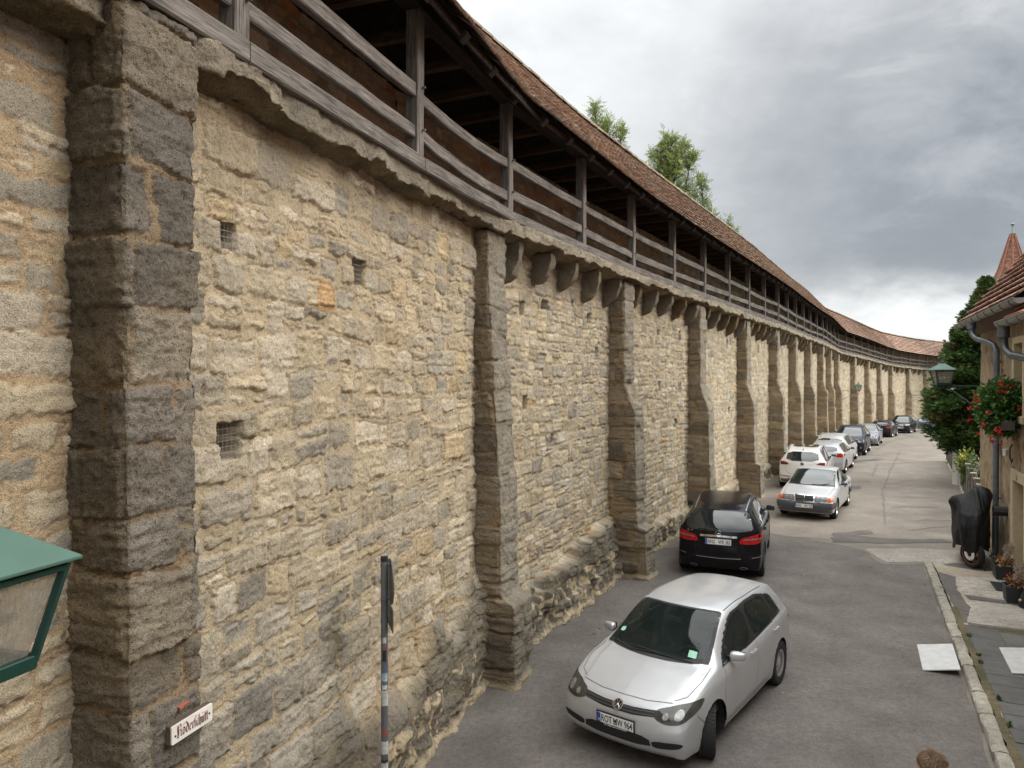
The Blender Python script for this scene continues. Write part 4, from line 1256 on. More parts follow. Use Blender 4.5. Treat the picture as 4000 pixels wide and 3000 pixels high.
        zf = hw - .03
        if kind == 'cover':
            rim.lathe([(0, zf + .010), (ri * .28, zf + .012), (ri * .34, zf), (ri * .40, zf - .004)], 28, Rm, cap=False)
        else: rim.lathe([(0, zf - .004), (ri * .2, zf - .004), (ri * .25, zf - .016)], 20, Rm, cap=False)
        for j in range(ns):
            a = 2 * math.pi * j / ns
            ww = sp.get('spokew', .045)
            for da, wk in (((-.0, 1.0),) if kind != 'twin' else ((-.13, .55), (.13, .55))):
                ca, sa = math.cos(a + da), math.sin(a + da); tx, ty_ = -sa, ca
                p = []
                for (rr, wd, zz) in ((ri * .2, ww * .62 * wk, zf - .006), (ri * .62, ww * .55 * wk, zf - .002), (ri - .02, ww * .72 * wk, zf - .014)):
                    for sd in (-1, 1): p.append(Vector((ca * rr + tx * wd * sd * .5, sa * rr + ty_ * wd * sd * .5, zz)))
                p2 = [v - Vector((0, 0, .02)) for v in p]
                V = [Rm @ v for v in p + p2]
                rim.add(V, [(0, 1, 3, 2), (2, 3, 5, 4), (6, 0, 2, 8), (8, 2, 4, 10), (1, 7, 9, 3), (3, 9, 11, 5), (4, 5, 11, 10)])
        rim.build('rim', sp.get('rimmat', M_ALU), e, True, angle=35)
        dk = MB(); dk.lathe([(0, -.01), (ri - .03, -.01), (ri - .03, -.03)], 24, Rm, cap=False); dk.build('brake_disc', M_BLKPL, e)
        return e
    def mirror(s, x, z, size=(.10, .19, .13), mat=None, base=None):
        for sg in (-1, 1):
            h, n = s.cast('left' if sg > 0 else 'right', x, z)
            yw = abs(h.y)
            bm = bmesh.new(); bmesh.ops.create_cube(bm, size=1.0)
            bmesh.ops.subdivide_edges(bm, edges=bm.edges, cuts=3, use_grid_fill=True)
            for v in bm.verts:
                q = v.co * 2; k = max(abs(q.x), abs(q.y), abs(q.z)); ln = q.length
                q = q * (k / ln * .55 + .45) if ln else q
                tap = 1 - .25 * (q.y * .5 + .5) * 1
                v.co = Vector((q.x * size[0] * .5 * (1.15 if q.x > 0 else .8) * tap - .03 * q.y, q.y * size[1] * .5, q.z * size[2] * .5 * tap))
            me = bpy.data.meshes.new('mirror'); bm.to_mesh(me); bm.free()
            if sg < 0: me.transform(Matrix.Diagonal((1, -1, 1, 1))); me.flip_normals()
            o = link('wing_mirror', me, mat or s.paint, s.root, True)
            o.location = (s.lx(x), sg * (yw + size[1] * .5 + .04), z + .03)
            mb = MB(); mb.box((0, -sg * (size[1] * .5 + .02), -.035), (.05, .12, .03)); mb.build('mirror_foot', M_BLKPL, o)
            gl = MB(); gl.box((-size[0] * .42, 0, 0), (.008, size[1] * .78, size[2] * .7)); gl.build('mirror_glass', G_CAR, o)
    def handle(s, x, z, mat=None, ln=.19):
        for k in ('left', 'right'):
            h, n = s.cast(k, x, z); sg = 1 if k == 'left' else -1
            mb = MB(); mb.beam(h + Vector((-ln / 2, sg * .026, 0)), h + Vector((ln / 2, sg * .026, .004)), .018, .03, ch=.006)
            mb.box((h.x - ln / 2 + .02, h.y + sg * .01, h.z), (.03, .035, .024)); mb.box((h.x + ln / 2 - .02, h.y + sg * .01, h.z), (.03, .035, .024))
            mb.build('door_handle', mat or s.paint, s.root)
    def plate(s, end, z, txt, tilt=0.0, y=0.0, back=.012, w=.52, h=.115, frame=None, gap_seals=None):
        hh, n = s.cast(end, y, z); sg = 1 if end == 'front' else -1
        o = hh + Vector((sg * back, 0, 0))
        Mx = frame_M(o, (0, sg, 0), (-sg * math.sin(tilt), 0, math.cos(tilt)))
        mb = MB(); mb.box((0, 0, -.006), (w + .03, h + .035, .012), Mx); pl = mb.build('number_plate', M_BLKPL, s.root)
        mb = MB(); mb.box((.0, 0, .001), (w, h, .006), Mx); mb.build('plate_face', M_WHITE, pl)
        mb = MB(); mb.box((-w / 2 + .022, 0, .0055), (.042, h - .006, .003), Mx); mb.build('country_band', M_EUBLUE, pl)
        T = lambda x, y_: Mx @ Matrix.Translation((x, y_, .0048))
        text_mesh('D', .035, M_WHITE, pl, T(-w / 2 + .022, -.03) @ Matrix.Translation((0, 0, .003)), 'country_letter')
        # split into town letters | seal | rest
        a, b = txt
        text_mesh(a, .118, M_INK, pl, T(-w / 2 + .050, -.004), 'plate_letters', .62, 'LEFT', .0012)
        text_mesh(b, .118, M_INK, pl, T(w / 2 - .012, -.004), 'plate_letters', .60, 'RIGHT', .0012)
        xs = -w / 2 + .050 + len(a) * .054 + .022
        mb = MB()
        mb.lathe([(0, .0), (.019, .0), (.019, .003)], 16, T(xs, -.024)); mb.build('plate_seal', M_SEAL, pl)
        mb = MB(); mb.lathe([(0, .0), (.017, .0), (.017, .003)], 16, T(xs, .024))
        if end == 'rear' or gap_seals: mb.build('plate_seal', M_SEAL, pl)
        if frame: text_mesh(frame, .022, M_WHITE, pl, T(0, -h / 2 - .013), 'frame_lettering', .95)
        return pl
    def ring_logo(s, kind, end, z, r=.05, off=.012, parent=None):
        h, n = s.cast(end, 0, z); sg = 1 if end == 'front' else -1
        Mx = frame_M(h + n * off, (0, sg, 0), Vector((0, 0, 1)) - n * n.z)
        mb = MB(); k = 28
        def torus(cx, cy, rr, t, part):
            part.tube([Mx @ Vector((cx + rr * math.cos(2 * math.pi * j / k), cy + rr * math.sin(2 * math.pi * j / k), 0)) for j in range(k + 1)], t, 6, False)
        if kind == 'star':
            torus(0, 0, r, r * .10, mb)
            for j in range(3):
                a = math.pi / 2 + 2 * math.pi * j / 3; d = Vector((math.cos(a), math.sin(a), 0)); sd = Vector((-d.y, d.x, 0))
                mb.add([Mx @ (d * r * .97), Mx @ (sd * r * .14 + d * r * .08), Mx @ Vector((0, 0, r * .16)), Mx @ (-sd * r * .14 + d * r * .08)], [(0, 1, 2), (0, 2, 3), (0, 3, 1)])
        elif kind == 'vw':
            torus(0, 0, r, r * .11, mb)
            t = r * .09
            def st(p): mb.tube([Mx @ Vector((x * r, y * r, .002)) for x, y in p], t, 6)
            st([(-.40, .86), (0, .08), (.40, .86)]); st([(-.80, .50), (-.42, -.66), (0, .06)]); st([(.80, .50), (.42, -.66), (0, .06)])
        elif kind == 'rings':
            for q in range(4): torus((q - 1.5) * r * 1.35, 0, r, r * .12, mb)
        elif kind == 'roundel':
            torus(0, 0, r, r * .14, mb)
        if kind in ('vw', 'roundel'):
            bk = MB(); bk.lathe([(0, -.004), (r, -.004), (r, -.012)], 24, Mx); b = bk.build('badge_back', M_BLKPL if kind == 'vw' else M_EUBLUE, s.root)
        o = mb.build('badge', M_CHROME, parent or s.root, True)
        return o
    def wiper(s, kind, pts, r=.007):
        mb = MB(); Q = []
        for p in pts:
            h, n = s.cast(kind, *p); Q.append(h + n * .016)
        mb.tube(Q, r, 6); mb.build('wiper', M_BLKPL, s.root)
    def rails(s, x0, x1, y, mat):
        for sg in (-1, 1):
            Q = []
            for j in range(9):
                x = x0 + (x1 - x0) * j / 8; h, n = s.cast('top', x, sg * y); Q.append(h + Vector((0, 0, .05 if 0 < j < 8 else .0)))
            mb = MB(); mb.tube(Q, .015, 8); mb.build('roof_rail', mat, s.root, True)
    def cut(s, kind, outline, black=None):
        """open the shell behind a pane"""
        P = chaikin(outline, 1); n = len(P)
        def inside(x, y):
            c = False; j = len(P) - 1
            for i in range(len(P)):
                if (P[i][1] > y) != (P[j][1] > y) and x < (P[j][0] - P[i][0]) * (y - P[i][1]) / (P[j][1] - P[i][1]) + P[i][0]: c = not c
                j = i
            return c
        bm = bmesh.new(); bm.from_mesh(s.body.data); kill = []
        for f in bm.faces:
            q = f.calc_center_median(); x = s.L / 2 - q.x
            if kind == 'top' and q.z > .8 and inside(x, q.y): kill.append(f)
            if kind == 'left' and q.y > .3 and inside(x, q.z): kill.append(f)
            if kind == 'right' and q.y < -.3 and inside(x, q.z): kill.append(f)
        bmesh.ops.delete(bm, geom=kill, context='FACES')
        if black:                                             # the pillar edge left standing is black, as behind real glass
            P = chaikin(black, 1); n = len(P)
            if len(s.body.data.materials) < 2: s.body.data.materials.append(M_BLKPL)
            for f in bm.faces:
                q = f.calc_center_median(); x = s.L / 2 - q.x
                if (kind == 'top' and q.z > .8 and inside(x, q.y)) or (kind == 'left' and q.y > .3 and inside(x, q.z)) or (kind == 'right' and q.y < -.3 and inside(x, q.z)): f.material_index = 1
        bm.to_mesh(s.body.data); bm.free()
    def cabin(s, belt, x0, x1):
        """dark interior seen through clear panes: floor, door cards, dashboard, wheel, seats"""
        dk = plain('cabin_trim', (.075, .075, .078), .75, 0, .2, 10); seatm = plain('seat_cloth', (.11, .112, .12), .9, 0, .25, 30)
        def rb(mb, c, d, tilt=0.0):
            bm = bmesh.new(); bmesh.ops.create_cube(bm, size=1.0); bmesh.ops.bevel(bm, geom=bm.edges[:], offset=.12, segments=3, affect='EDGES')
            Mx = Matrix.Translation(c) @ Matrix.Rotation(tilt, 4, 'Y') @ Matrix.Diagonal((*d, 1))
            bm.verts.index_update(); mb.add([Mx @ v.co for v in bm.verts], [[v.index for v in f.verts] for f in bm.faces]); bm.free()
        W = s.W; m = MB(); X = s.lx
        m.box((X((x0 + x1) / 2), 0, .38), (x1 - x0, W - .3, .06))
        for sg in (-1, 1): m.box((X((x0 + x1) / 2), sg * (W / 2 - .13), (.38 + belt) / 2), (x1 - x0, .04, belt - .44))
        m.box((X(x1), 0, .70), (.04, W - .3, .60))
        m.build('cabin_lining', dk, s.root)
        m = MB(); rb(m, (X(x0 + .34), 0, belt - .14), (.52, W - .32, .20), -.06); d = m.build('dashboard', dk, s.root, True)
        m = MB(); c0 = Vector((X(x0 + .62), .36, belt - .06)); ax_ = Vector((-.9, 0, .44)).normalized(); u = Vector((0, 1, 0)); v = ax_.cross(u)
        m.tube([c0 + (u * math.cos(a) + v * math.sin(a)) * .18 for a in np.linspace(0, 2 * math.pi, 25)], .014, 6, False); m.tube([c0 - u * .17, c0 + u * .17], .016, 6); m.tube([c0, c0 - ax_ * .2], .03, 8)
        m.build('steering_wheel', dk, s.root, True)
        for xx, ys in ((x0 + 1.22, (-.37, .37)), (x0 + 2.08, (-.40, .40))):
            for y in ys:
                m = MB(); rb(m, (X(xx - .12), y, .52), (.50, .50, .16)); rb(m, (X(xx + .20), y, .80), (.15, .48, .60), -.30); rb(m, (X(xx + .30), y, 1.16), (.10, .26, .17), -.2); m.build('seat', seatm, s.root, True)
        m = MB(); rb(m, (X(x0 + .78), 0, 1.28), (.03, .22, .07)); m.build('inner_mirror', dk, s.root, True)
    def fin(s, x, mat=None):
        h, n = s.cast('top', x, 0); mb = MB()
        mb.add([h + Vector((.08, 0, -.01)), h + Vector((-.07, .022, -.01)), h + Vector((-.07, -.022, -.01)), h + Vector((-.075, 0, .065)), h + Vector((-.09, 0, .05))], [(0, 1, 3), (0, 3, 2), (1, 4, 3), (2, 3, 4), (1, 2, 4)])
        mb.build('roof_aerial', mat or M_BLKPL, s.root)

def spec_hatch(L=4.2, W=1.786, H=1.48, wb=2.578, fo=.87, wr=.315, hood=.78, cowl=1.0, belt=(.90, 1.0), wx=(1.02, 1.86), rear_top=.34, roofrear=.09, rbelt=1.0, rwd=1.0, **k):
    d = dict(L=L, W=W, H=H, wb=wb, fo=fo, wr=wr,
             top=[(0, hood - .06), (.12, hood - .02), (.3, hood + .05), (wx[0] - .3, cowl - .055), (wx[0], cowl), (wx[0] + .35 * (wx[1] - wx[0]), cowl + .42 * (H - cowl)), (wx[1] - .1, H - .075), (wx[1] + .12, H - .025), (wx[1] + .55, H), (L * .66, H - .012), (L - .45, H - roofrear), (L, H - roofrear - .05)],
             belt=[(0, .62), (.35, belt[0] - .1), (1.0, belt[0]), (L * .55, belt[0] + .5 * (belt[1] - belt[0])), (L - .5, belt[1]), (L, belt[1])],
             plan=[(0, .90), (.35, .955), (.9, .99), (L * .5, 1.0), (L - .8, .985), (L - .3, .955), (L, .92)],
             roofw=[(0, .62), (wx[0], .74), (wx[1], .655 * rwd), (L * .55, .67 * rwd), (L - .6, .64 * rwd), (L, .60 * rwd)],
             front=[(.15, .10), (.25, .04), (.45, .0), (.62, .03), (hood, .10), (1.0, .22)],
             rear=[(.15, .10), (.28, .03), (.5, .0), (.72, .03), (rbelt, .07), (rbelt + .12, .12), (H - .08, rear_top), (H + .1, rear_top + .05)])
    d.update(k); return d

def side_glass(c, pts_front, pts_rear, pts_q=None, trim=.02, mat=None):
    for k in ('left', 'right'):
        for pts in (pts_front, pts_rear, pts_q):
            if pts: c.patch('window', k, pts, mat or G_CAR, .005, 1)
# ---------------- the near silver hatchback
GOLF = spec_hatch(cs=.893, steer=R(22), rimkind='cover', spokes=9, spokew=.075, zb=.19, rwd=1.07, rear_top=.27, roofrear=.075, cap=4.2, capr=.13, bowf=.115, bowr=.09, hood_edge=.05, crease={6: 1, 2: 1, 10: 1})
fw = Vector((2.10, 7.68, 0)); rw_ = Vector((3.70, 9.70, 0)); hd = (fw - rw_).normalized()          # its left-hand wheels
head = math.degrees(math.atan2(hd.x, hd.y)); rt = Vector((hd.y, -hd.x, 0))
mid = rw_ + hd * (GOLF['wb'] / 2) + rt * .80
cen = mid + hd * (GOLF['fo'] + GOLF['wb'] / 2 - GOLF['L'] / 2)
cen = Vector((2.237, 8.978, 0)); head = 217.55
c = Car('parked_hatchback', 'silver five-door hatchback nearest the camera, front wheels turned, headlights facing us', GOLF, cen, head, P_SILVER, detail=2)
def top_glass(c, name, x0, x1, w0, w1, bow0=.06, bow1=.05, mat=None, off=.004):
    P = []
    for j in range(9): y = -w0 + 2 * w0 * j / 8; P.append((x0 + bow0 * (y / w0) ** 2, y))
    for j in range(9): y = w1 - 2 * w1 * j / 8; P.append((x1 + bow1 * (y / w1) ** 2, y))
    return c.patch(name, 'top', P, mat or G_CAR, off, 0, .05)
def frame_patch(c, name, kind, outer, inner, mat, off):
    # ring between two outlines, projected on the shell
    def dens(P, n=64):
        P = [Vector(p) for p in P]; L = [0]
        for i in range(len(P)): L.append(L[-1] + (P[(i + 1) % len(P)] - P[i]).length)
        out = []
        for k in range(n):
            d = L[-1] * k / n; i = max(j for j in range(len(P)) if L[j] <= d); out.append(P[i].lerp(P[(i + 1) % len(P)], (d - L[i]) / max(L[i + 1] - L[i], 1e-6)))
        return out
    O = dens(outer); I = []
    Pi = [Vector(p) for p in inner]
    for o in O:                                               # nearest point on the inner outline
        best = None
        for i in range(len(Pi)):
            a_, b_ = Pi[i], Pi[(i + 1) % len(Pi)]; d = b_ - a_; t_ = max(0, min(1, (o - a_).dot(d) / max(d.length_squared, 1e-9))); q = a_ + d * t_
            if best is None or (q - o).length < best[0]: best = (((q - o).length), q)
        I.append(best[1])
    V = []
    for q in O + I: h, n = c.cast(kind, q.x, q.y); V.append(tuple(h + n * off))
    m = len(O); return mesh_np(name, V, [[i, (i + 1) % m, m + (i + 1) % m, m + i] for i in range(m)], mat, c.root, False)
def ws_outline(x0, x1, w0, w1, b0, b1):
    P = []
    for j in range(9): y = -w0 + 2 * w0 * j / 8; P.append((x0 + b0 * (y / w0) ** 2, y))
    for j in range(9): y = w1 - 2 * w1 * j / 8; P.append((x1 + b1 * (y / w1) ** 2, y))
    return P
frame_patch(c, 'windscreen_seal', 'top', ws_outline(.93, 1.83, .715, .565, .17, .08), ws_outline(1.0, 1.795, .675, .53, .15, .07), M_BLKPL, .004)
ws = top_glass(c, 'windscreen', .98, 1.815, .69, .545, .15, .07, G_CLEAR, .003)
c.cut('top', ws_outline(1.01, 1.785, .665, .52, .15, .07), ws_outline(.95, 1.82, .705, .56, .17, .08)); c.cabin(.95, .85, 3.55)
c.wiper('top', [(1.03, .52), (1.02, .1), (1.08, -.35)]); c.wiper('top', [(1.02, .0), (1.0, -.3), (1.10, -.62)])
c.patch('parking_card', 'top', [(1.10, .43), (1.10, .54), (1.18, .53), (1.18, .42)], M_GREENCARD, .008, 0)
c.patch('permit_sticker', 'top', [(1.22, -.60), (1.22, -.54), (1.28, -.53), (1.28, -.59)], M_GREENCARD, .008, 1)
GS = [(1.34, .965), (1.62, 1.17), (1.98, 1.355), (2.32, 1.40), (2.34, .985)]; GR = [(2.43, .99), (2.42, 1.40), (2.95, 1.385), (3.22, 1.33), (3.34, 1.03)]; GQ = [(3.42, 1.035), (3.30, 1.315), (3.52, 1.26), (3.60, 1.05)]
TR = [(1.24, .945), (1.58, 1.18), (1.95, 1.385), (2.4, 1.425), (3.0, 1.41), (3.55, 1.29), (3.66, 1.03), (2.4, .965)]
INN = [(1.32, .96), (1.62, 1.175), (1.97, 1.362), (2.4, 1.405), (3.0, 1.39), (3.50, 1.275), (3.60, 1.045), (2.4, .98)]
for k_ in ('left', 'right'):
    frame_patch(c, 'window_trim', k_, TR, INN, M_BLKPL, .0035)
    for P_ in (GS, GR, GQ): c.cut(k_, P_, TR)
    for pl_ in ([(2.31, .985), (2.30, 1.402), (2.435, 1.405), (2.445, .99)], [(3.33, 1.03), (3.20, 1.345), (3.30, 1.33), (3.43, 1.035)]): c.patch('window_pillar', k_, pl_, M_BLKPL, .004, 0, .04)
side_glass(c, GS, GR, GQ, mat=G_CLEAR)
c.seams([[(1.28, .92), (1.18, .70), (1.20, .34), (1.30, .27)], [(2.40, 1.0), (2.39, .6), (2.34, .27)], [(3.62, 1.02), (3.52, .78), (3.28, .62), (3.02, .50), (2.88, .28)], [(1.30, .27), (2.88, .27)], [(.42, .66), (.60, .50), (.60, .45)]])
for sg in (-1, 1):
    c.seam('top', [(.34, sg * .60), (.45, sg * .715), (.75, sg * .765), (1.08, sg * .745)], .006)
    c.seam('top', [(1.95, sg * .565), (2.6, sg * .575), (3.5, sg * .545)], .012)
c.seam('top', [(.30, -.60), (.22, -.3), (.20, 0), (.22, .3), (.30, .60)], .006)
# grille, headlights, bumper
GRL = [(-.46, .655), (-.2, .628), (.2, .628), (.46, .655), (.47, .715), (.2, .70), (-.2, .70), (-.47, .715)]
g = c.patch('grille', 'front', GRL, M_BLKPL, .004, 0, .03)
for z in (.652, .682): c.seam('front', [(-.45, z + .012), (-.2, z), (.2, z), (.45, z + .012)], .008, 'grille_bar', M_GREYPL, .009)
for sg in (-1, 1):
    HL = [(sg * .455, .645), (sg * .60, .60), (sg * .76, .62), (sg * .85, .70), (sg * .855, .81), (sg * .76, .795), (sg * .60, .755), (sg * .46, .725)]
    h = c.patch('headlight', 'front', HL, M_LAMP, .005, 2, .03)
    for (y, z, r) in ((sg * .585, .675, .032), (sg * .72, .70, .046)):
        c.patch('reflector', 'front', [(y + r * math.cos(a), z + r * math.sin(a)) for a in np.linspace(0, 2 * math.pi, 14)[:-1]], M_LAMP_W, .008, 0, .02, parent=h)
    c.patch('fog_grille', 'front', [(sg * .46, .315), (sg * .74, .35), (sg * .80, .40), (sg * .76, .425), (sg * .44, .40)], M_BLKPL, .004, 2, .03)
    c.patch('tail_light', 'rear', [(sg * .50, .80), (sg * .80, .78), (sg * .84, .90), (sg * .78, .95), (sg * .52, .93)], M_RED, .005, 2)
c.patch('lower_grille', 'front', [(-.44, .31), (.44, .31), (.42, .425), (.0, .445), (-.42, .425)], M_BLKPL, .004, 1, .04)
c.seam('front', [(-.70, .225), (-.4, .215), (0, .21), (.4, .215), (.70, .225)], .035, 'front_lip', M_BLKPL, .004)
c.seam('front', [(-.70, .27), (-.4, .255), (0, .25), (.4, .255), (.70, .27)], .010, 'bumper_edge', M_ALU, .006)
c.patch('rear_window', 'rear', [(-.58, 1.05), (.58, 1.05), (.52, 1.34), (-.52, 1.34)], G_CAR, .005, 1)
c.ring_logo('vw', 'front', .685, .062, .012)
c.plate('front', .505, ('ROT', 'MW 964'), -.05, back=.014, frame='schon wieder einer von FLEMMING', w=.48)
c.mirror(1.52, 1.0, (.13, .19, .13)); c.handle(2.22, .865); c.handle(3.2, .90)
c.seam('left', [(1.2, .30), (2.8, .30)], .02, 'sill_strip', M_ALU, .006)
# ---------------- black compact van seen from behind
B = spec_hatch(cs=.97, L=4.36, W=1.786, H=1.56, wb=2.70, fo=.86, wr=.325, hood=.82, cowl=1.06, belt=(.95, 1.05), wx=(.95, 1.95), rear_top=.28, roofrear=.10, rbelt=1.02, spokes=5, rimkind='twin', spokew=.07, bowr=.15, zb=.2)
hB = 22.0; hv = Vector((math.sin(R(hB)), math.cos(R(hB)), 0)); rt = Vector((hv.y, -hv.x, 0))
rc_ = Vector((5.17, 14.72, 0)) - rt * .78                         # rear axle centre
cB = rc_ + hv * .97 * (B['L'] / 2 - (B['L'] - B['fo'] - B['wb']))
c = Car('parked_minivan', 'glossy black compact van with red tail lights, rear towards us', B, cB, hB, P_BLACK, detail=1)
L = B['L']
c.patch('rear_window', 'rear', [(-.69, 1.03), (-.4, 1.01), (.4, 1.01), (.69, 1.03), (.62, 1.30), (.52, 1.40), (-.52, 1.40), (-.62, 1.30)], G_CAR, .005, 1)
mb = MB(); 
for sg in (1,):
    V = []; F = []
    for j in range(13):
        y = -.56 + 1.12 * j / 12; k = 1 - .35 * abs(y / .56) ** 2
        h, n = c.cast('rear', y, 1.45)
        for (dx, dz) in ((.16, .03), (-.085 * k, -.012), (-.09 * k, -.03), (-.02, -.055)): V.append((h.x + dx, y, h.z + dz))
        if j:
            for q in range(3): F.append((4 * j - 4 + q, 4 * j + q, 4 * j + q + 1, 4 * j - 3 + q))
    mb.add(V, F)
mb.build('roof_spoiler', P_BLACK, c.root, True)
for sg in (-1, 1):
    t = c.patch('tail_light', 'rear', [(sg * .40, .785), (sg * .60, .765), (sg * .80, .79), (sg * .855, .90), (sg * .85, 1.0), (sg * .78, .985), (sg * .60, .93), (sg * .46, .90)], M_RED, .006, 2)
    c.patch('lamp_band', 'rear', [(sg * .48, .845), (sg * .82, .875), (sg * .83, .905), (sg * .50, .872)], M_LAMP_W, .010, 1, parent=t)
    c.seam('rear', [(sg * .605, .765), (sg * .60, .935)], .008, off=.011)
    c.patch('exhaust_tip', 'rear', [(sg * .50 + .075 * math.cos(a), .275 + .033 * math.sin(a)) for a in np.linspace(0, 2 * math.pi, 18)[:-1]], M_CHROME, .012, 0, .02)
    c.patch('exhaust_opening', 'rear', [(sg * .50 + .062 * math.cos(a), .275 + .022 * math.sin(a)) for a in np.linspace(0, 2 * math.pi, 18)[:-1]], M_BLKPL, .016, 0, .02)
    c.seam('rear', [(sg * .66, .50), (sg * .86, .53)], .012, 'reflector_strip', M_CHROME, .006)
c.seam('rear', [(-.37, .905), (0, .915), (.37, .905)], .042, 'chrome_strip', M_CHROME, .014)
c.seam('rear', [(-.45, .475), (0, .465), (.45, .475)], .014, 'sill_strip', M_CHROME, .008)
c.seam('rear', [(-.47, .79), (-.48, .60), (-.40, .50), (0, .49), (.40, .50), (.48, .60), (.47, .79)], .008)
c.plate('rear', .80, ('AN', 'WR 365'), .04, back=.016)
c.ring_logo('star', 'rear', .975, .052, .014)
h, n = c.cast('rear', .56, .985)
text_mesh('B 180', .062, M_CHROME, c.root, frame_M(h + n * .006, (0, -1, 0), (0, 0, 1)), 'model_lettering', 1.15)
c.wiper('rear', [(.02, 1.03), (.2, 1.045), (.42, 1.035)], .012)
c.both('window_trim', [(1.25, 1.0), (1.65, 1.30), (2.05, 1.46), (2.8, 1.485), (3.5, 1.45), (3.85, 1.36), (3.95, 1.10), (2.5, 1.03)], M_BLKPL, off=.0025, rnd=1)
side_glass(c, [(1.35, 1.03), (1.72, 1.29), (2.1, 1.43), (2.42, 1.45), (2.44, 1.04)], [(2.52, 1.045), (2.5, 1.455), (3.1, 1.45), (3.32, 1.42), (3.42, 1.08)], [(3.48, 1.085), (3.38, 1.41), (3.7, 1.35), (3.8, 1.11)])
c.seams([[(1.28, 1.0), (3.95, 1.08)]], w=.014, name='chrome_waist', mat=M_CHROME, off=.005)
c.seams([[(2.48, 1.04), (2.48, .6), (2.42, .3)], [(3.62, 1.06), (3.5, .8), (3.2, .62), (3.1, .3)]])
c.mirror(1.5, 1.06, (.13, .2, .14), P_BLACK); c.handle(2.3, .93, P_BLACK); c.handle(3.3, .95, P_BLACK); c.seams([[(2.2, .935), (2.40, .937)], [(3.2, .955), (3.40, .957)]], w=.012, name='handle_chrome', mat=M_CHROME, off=.042)
for sg in (-1, 1): c.seam('top', [(1.9, sg * .53), (3.0, sg * .545), (3.9, sg * .52)], .02, 'roof_rail_strip', M_CHROME, .006)
top_glass(c, 'windscreen', 1.0, 1.9, .66, .54, .15, .07)
# ---------------- old silver saloon facing us
S190 = dict(L=4.45, W=1.69, H=1.39, wb=2.665, fo=.80, wr=.305, zb=.22, zmid=.56, tumble=.03, hood_edge=.035, cap=5, bowf=.05, bowr=.05, flare=.010, rim=.66, rimkind='cover', spokes=8, spokew=.09, crease={6: 1, 2: 1, 7: 1, 10: 1}, capr=.06,
            top=[(0, .70), (.10, .775), (.25, .80), (.8, .87), (1.22, .925), (1.55, 1.12), (1.95, 1.31), (2.1, 1.355), (2.5, 1.39), (3.0, 1.375), (3.2, 1.34), (3.55, 1.13), (3.8, .985), (3.9, .965), (4.3, .945), (4.45, .91)],
            belt=[(0, .66), (.4, .74), (1.2, .86), (2.5, .895), (3.6, .91), (4.45, .88)], plan=[(0, .95), (.3, .975), (1, 1), (3, 1), (4.1, .97), (4.45, .945)],
            roofw=[(0, .7), (1.2, .83), (2.1, .72), (2.6, .725), (3.2, .70), (3.8, .74), (4.45, .75)],
            front=[(.15, .10), (.30, .02), (.42, -.035), (.55, -.03), (.58, .03), (.78, .06), (1, .08)], rear=[(.15, .08), (.3, .02), (.42, -.03), (.55, -.02), (.6, .03), (.95, .05), (1.4, .06)])
h190 = 212.5; hv = Vector((math.sin(R(h190)), math.cos(R(h190)), 0)); rt = Vector((hv.y, -hv.x, 0))
fa = Vector((9.38, 20.65, 0)) + rt * .74 * CS
c190 = fa + hv * CS * (S190['fo'] - S190['L'] / 2)
c = Car('parked_saloon', 'old silver three-box saloon with upright chrome grille and orange indicators, facing us', S190, c190, h190, P_SILVER2, detail=1)
c.patch('grille', 'front', [(-.265, .56), (.265, .56), (.28, .765), (-.28, .765)], M_CHROME, .012, 0, .03)
c.patch('grille_mesh', 'front', [(-.25, .572), (-.008, .572), (-.008, .745), (-.262, .745)], M_BLKPL, .018, 0, .03); c.patch('grille_mesh', 'front', [(.25, .572), (.008, .572), (.008, .745), (.262, .745)], M_BLKPL, .018, 0, .03)
for q in range(7): c.seam('front', [(-.23, .585 + q * .023), (.23, .585 + q * .023)], .006, 'grille_bar', M_CHROME if q % 3 == 1 else M_GREYPL, .024)
for sg in (-1, 1):
    h = c.patch('headlight', 'front', [(sg * .295, .58), (sg * .65, .585), (sg * .655, .735), (sg * .31, .745)], M_LAMP_OLD, .010, 0, .04)
    for (y, r) in ((.385, .058), (.52, .066)):
        c.patch('reflector', 'front', [(sg * y + r * math.cos(a), .655 + r * math.sin(a)) for a in np.linspace(0, 2 * math.pi, 14)[:-1]], M_LAMP_W, .014, 0, .02, parent=h)
    c.patch('indicator', 'front', [(sg * .655, .585), (sg * .765, .595), (sg * .765, .715), (sg * .66, .725)], M_ORANGE, .010, 0, .03)
    c.patch('indicator_side', 'left' if sg > 0 else 'right', [(.10, .595), (.24, .60), (.22, .71), (.10, .715)], M_ORANGE, .008, 1, .03)
    c.patch('tail_light', 'rear', [(sg * .40, .62), (sg * .78, .63), (sg * .78, .84), (sg * .42, .84)], M_RED, .006, 1)
c.patch('bumper', 'front', [(-.83, .385), (.83, .385), (.83, .56), (-.83, .56)], M_GREYPL, .022, 0, .05); c.both('bumper_side', [(.03, .385), (.42, .385), (.42, .56), (.03, .56)], M_GREYPL, off=.016, rnd=0)
c.patch('lower_apron', 'front', [(-.78, .25), (.78, .25), (.80, .38), (-.80, .38)], plain('apron_grey', (.14, .145, .15), .6), .010, 0, .05)
for q in range(4): c.seam('front', [(-.7, .285 + q * .022), (.7, .285 + q * .022)], .006, 'apron_slot', M_BLKPL, .013)
c.seams([[(1.18, .30), (3.0, .30)]], w=.15, name='side_cladding', mat=plain('grey_cladding', (.30, .305, .31), .5), off=.006)
c.both('bumper_side', [(4.0, .385), (4.42, .385), (4.42, .56), (4.0, .56)], M_GREYPL, off=.014, rnd=0)
c.plate('front', .455, ('AN', 'HK 228'), 0, back=.036, gap_seals=True)
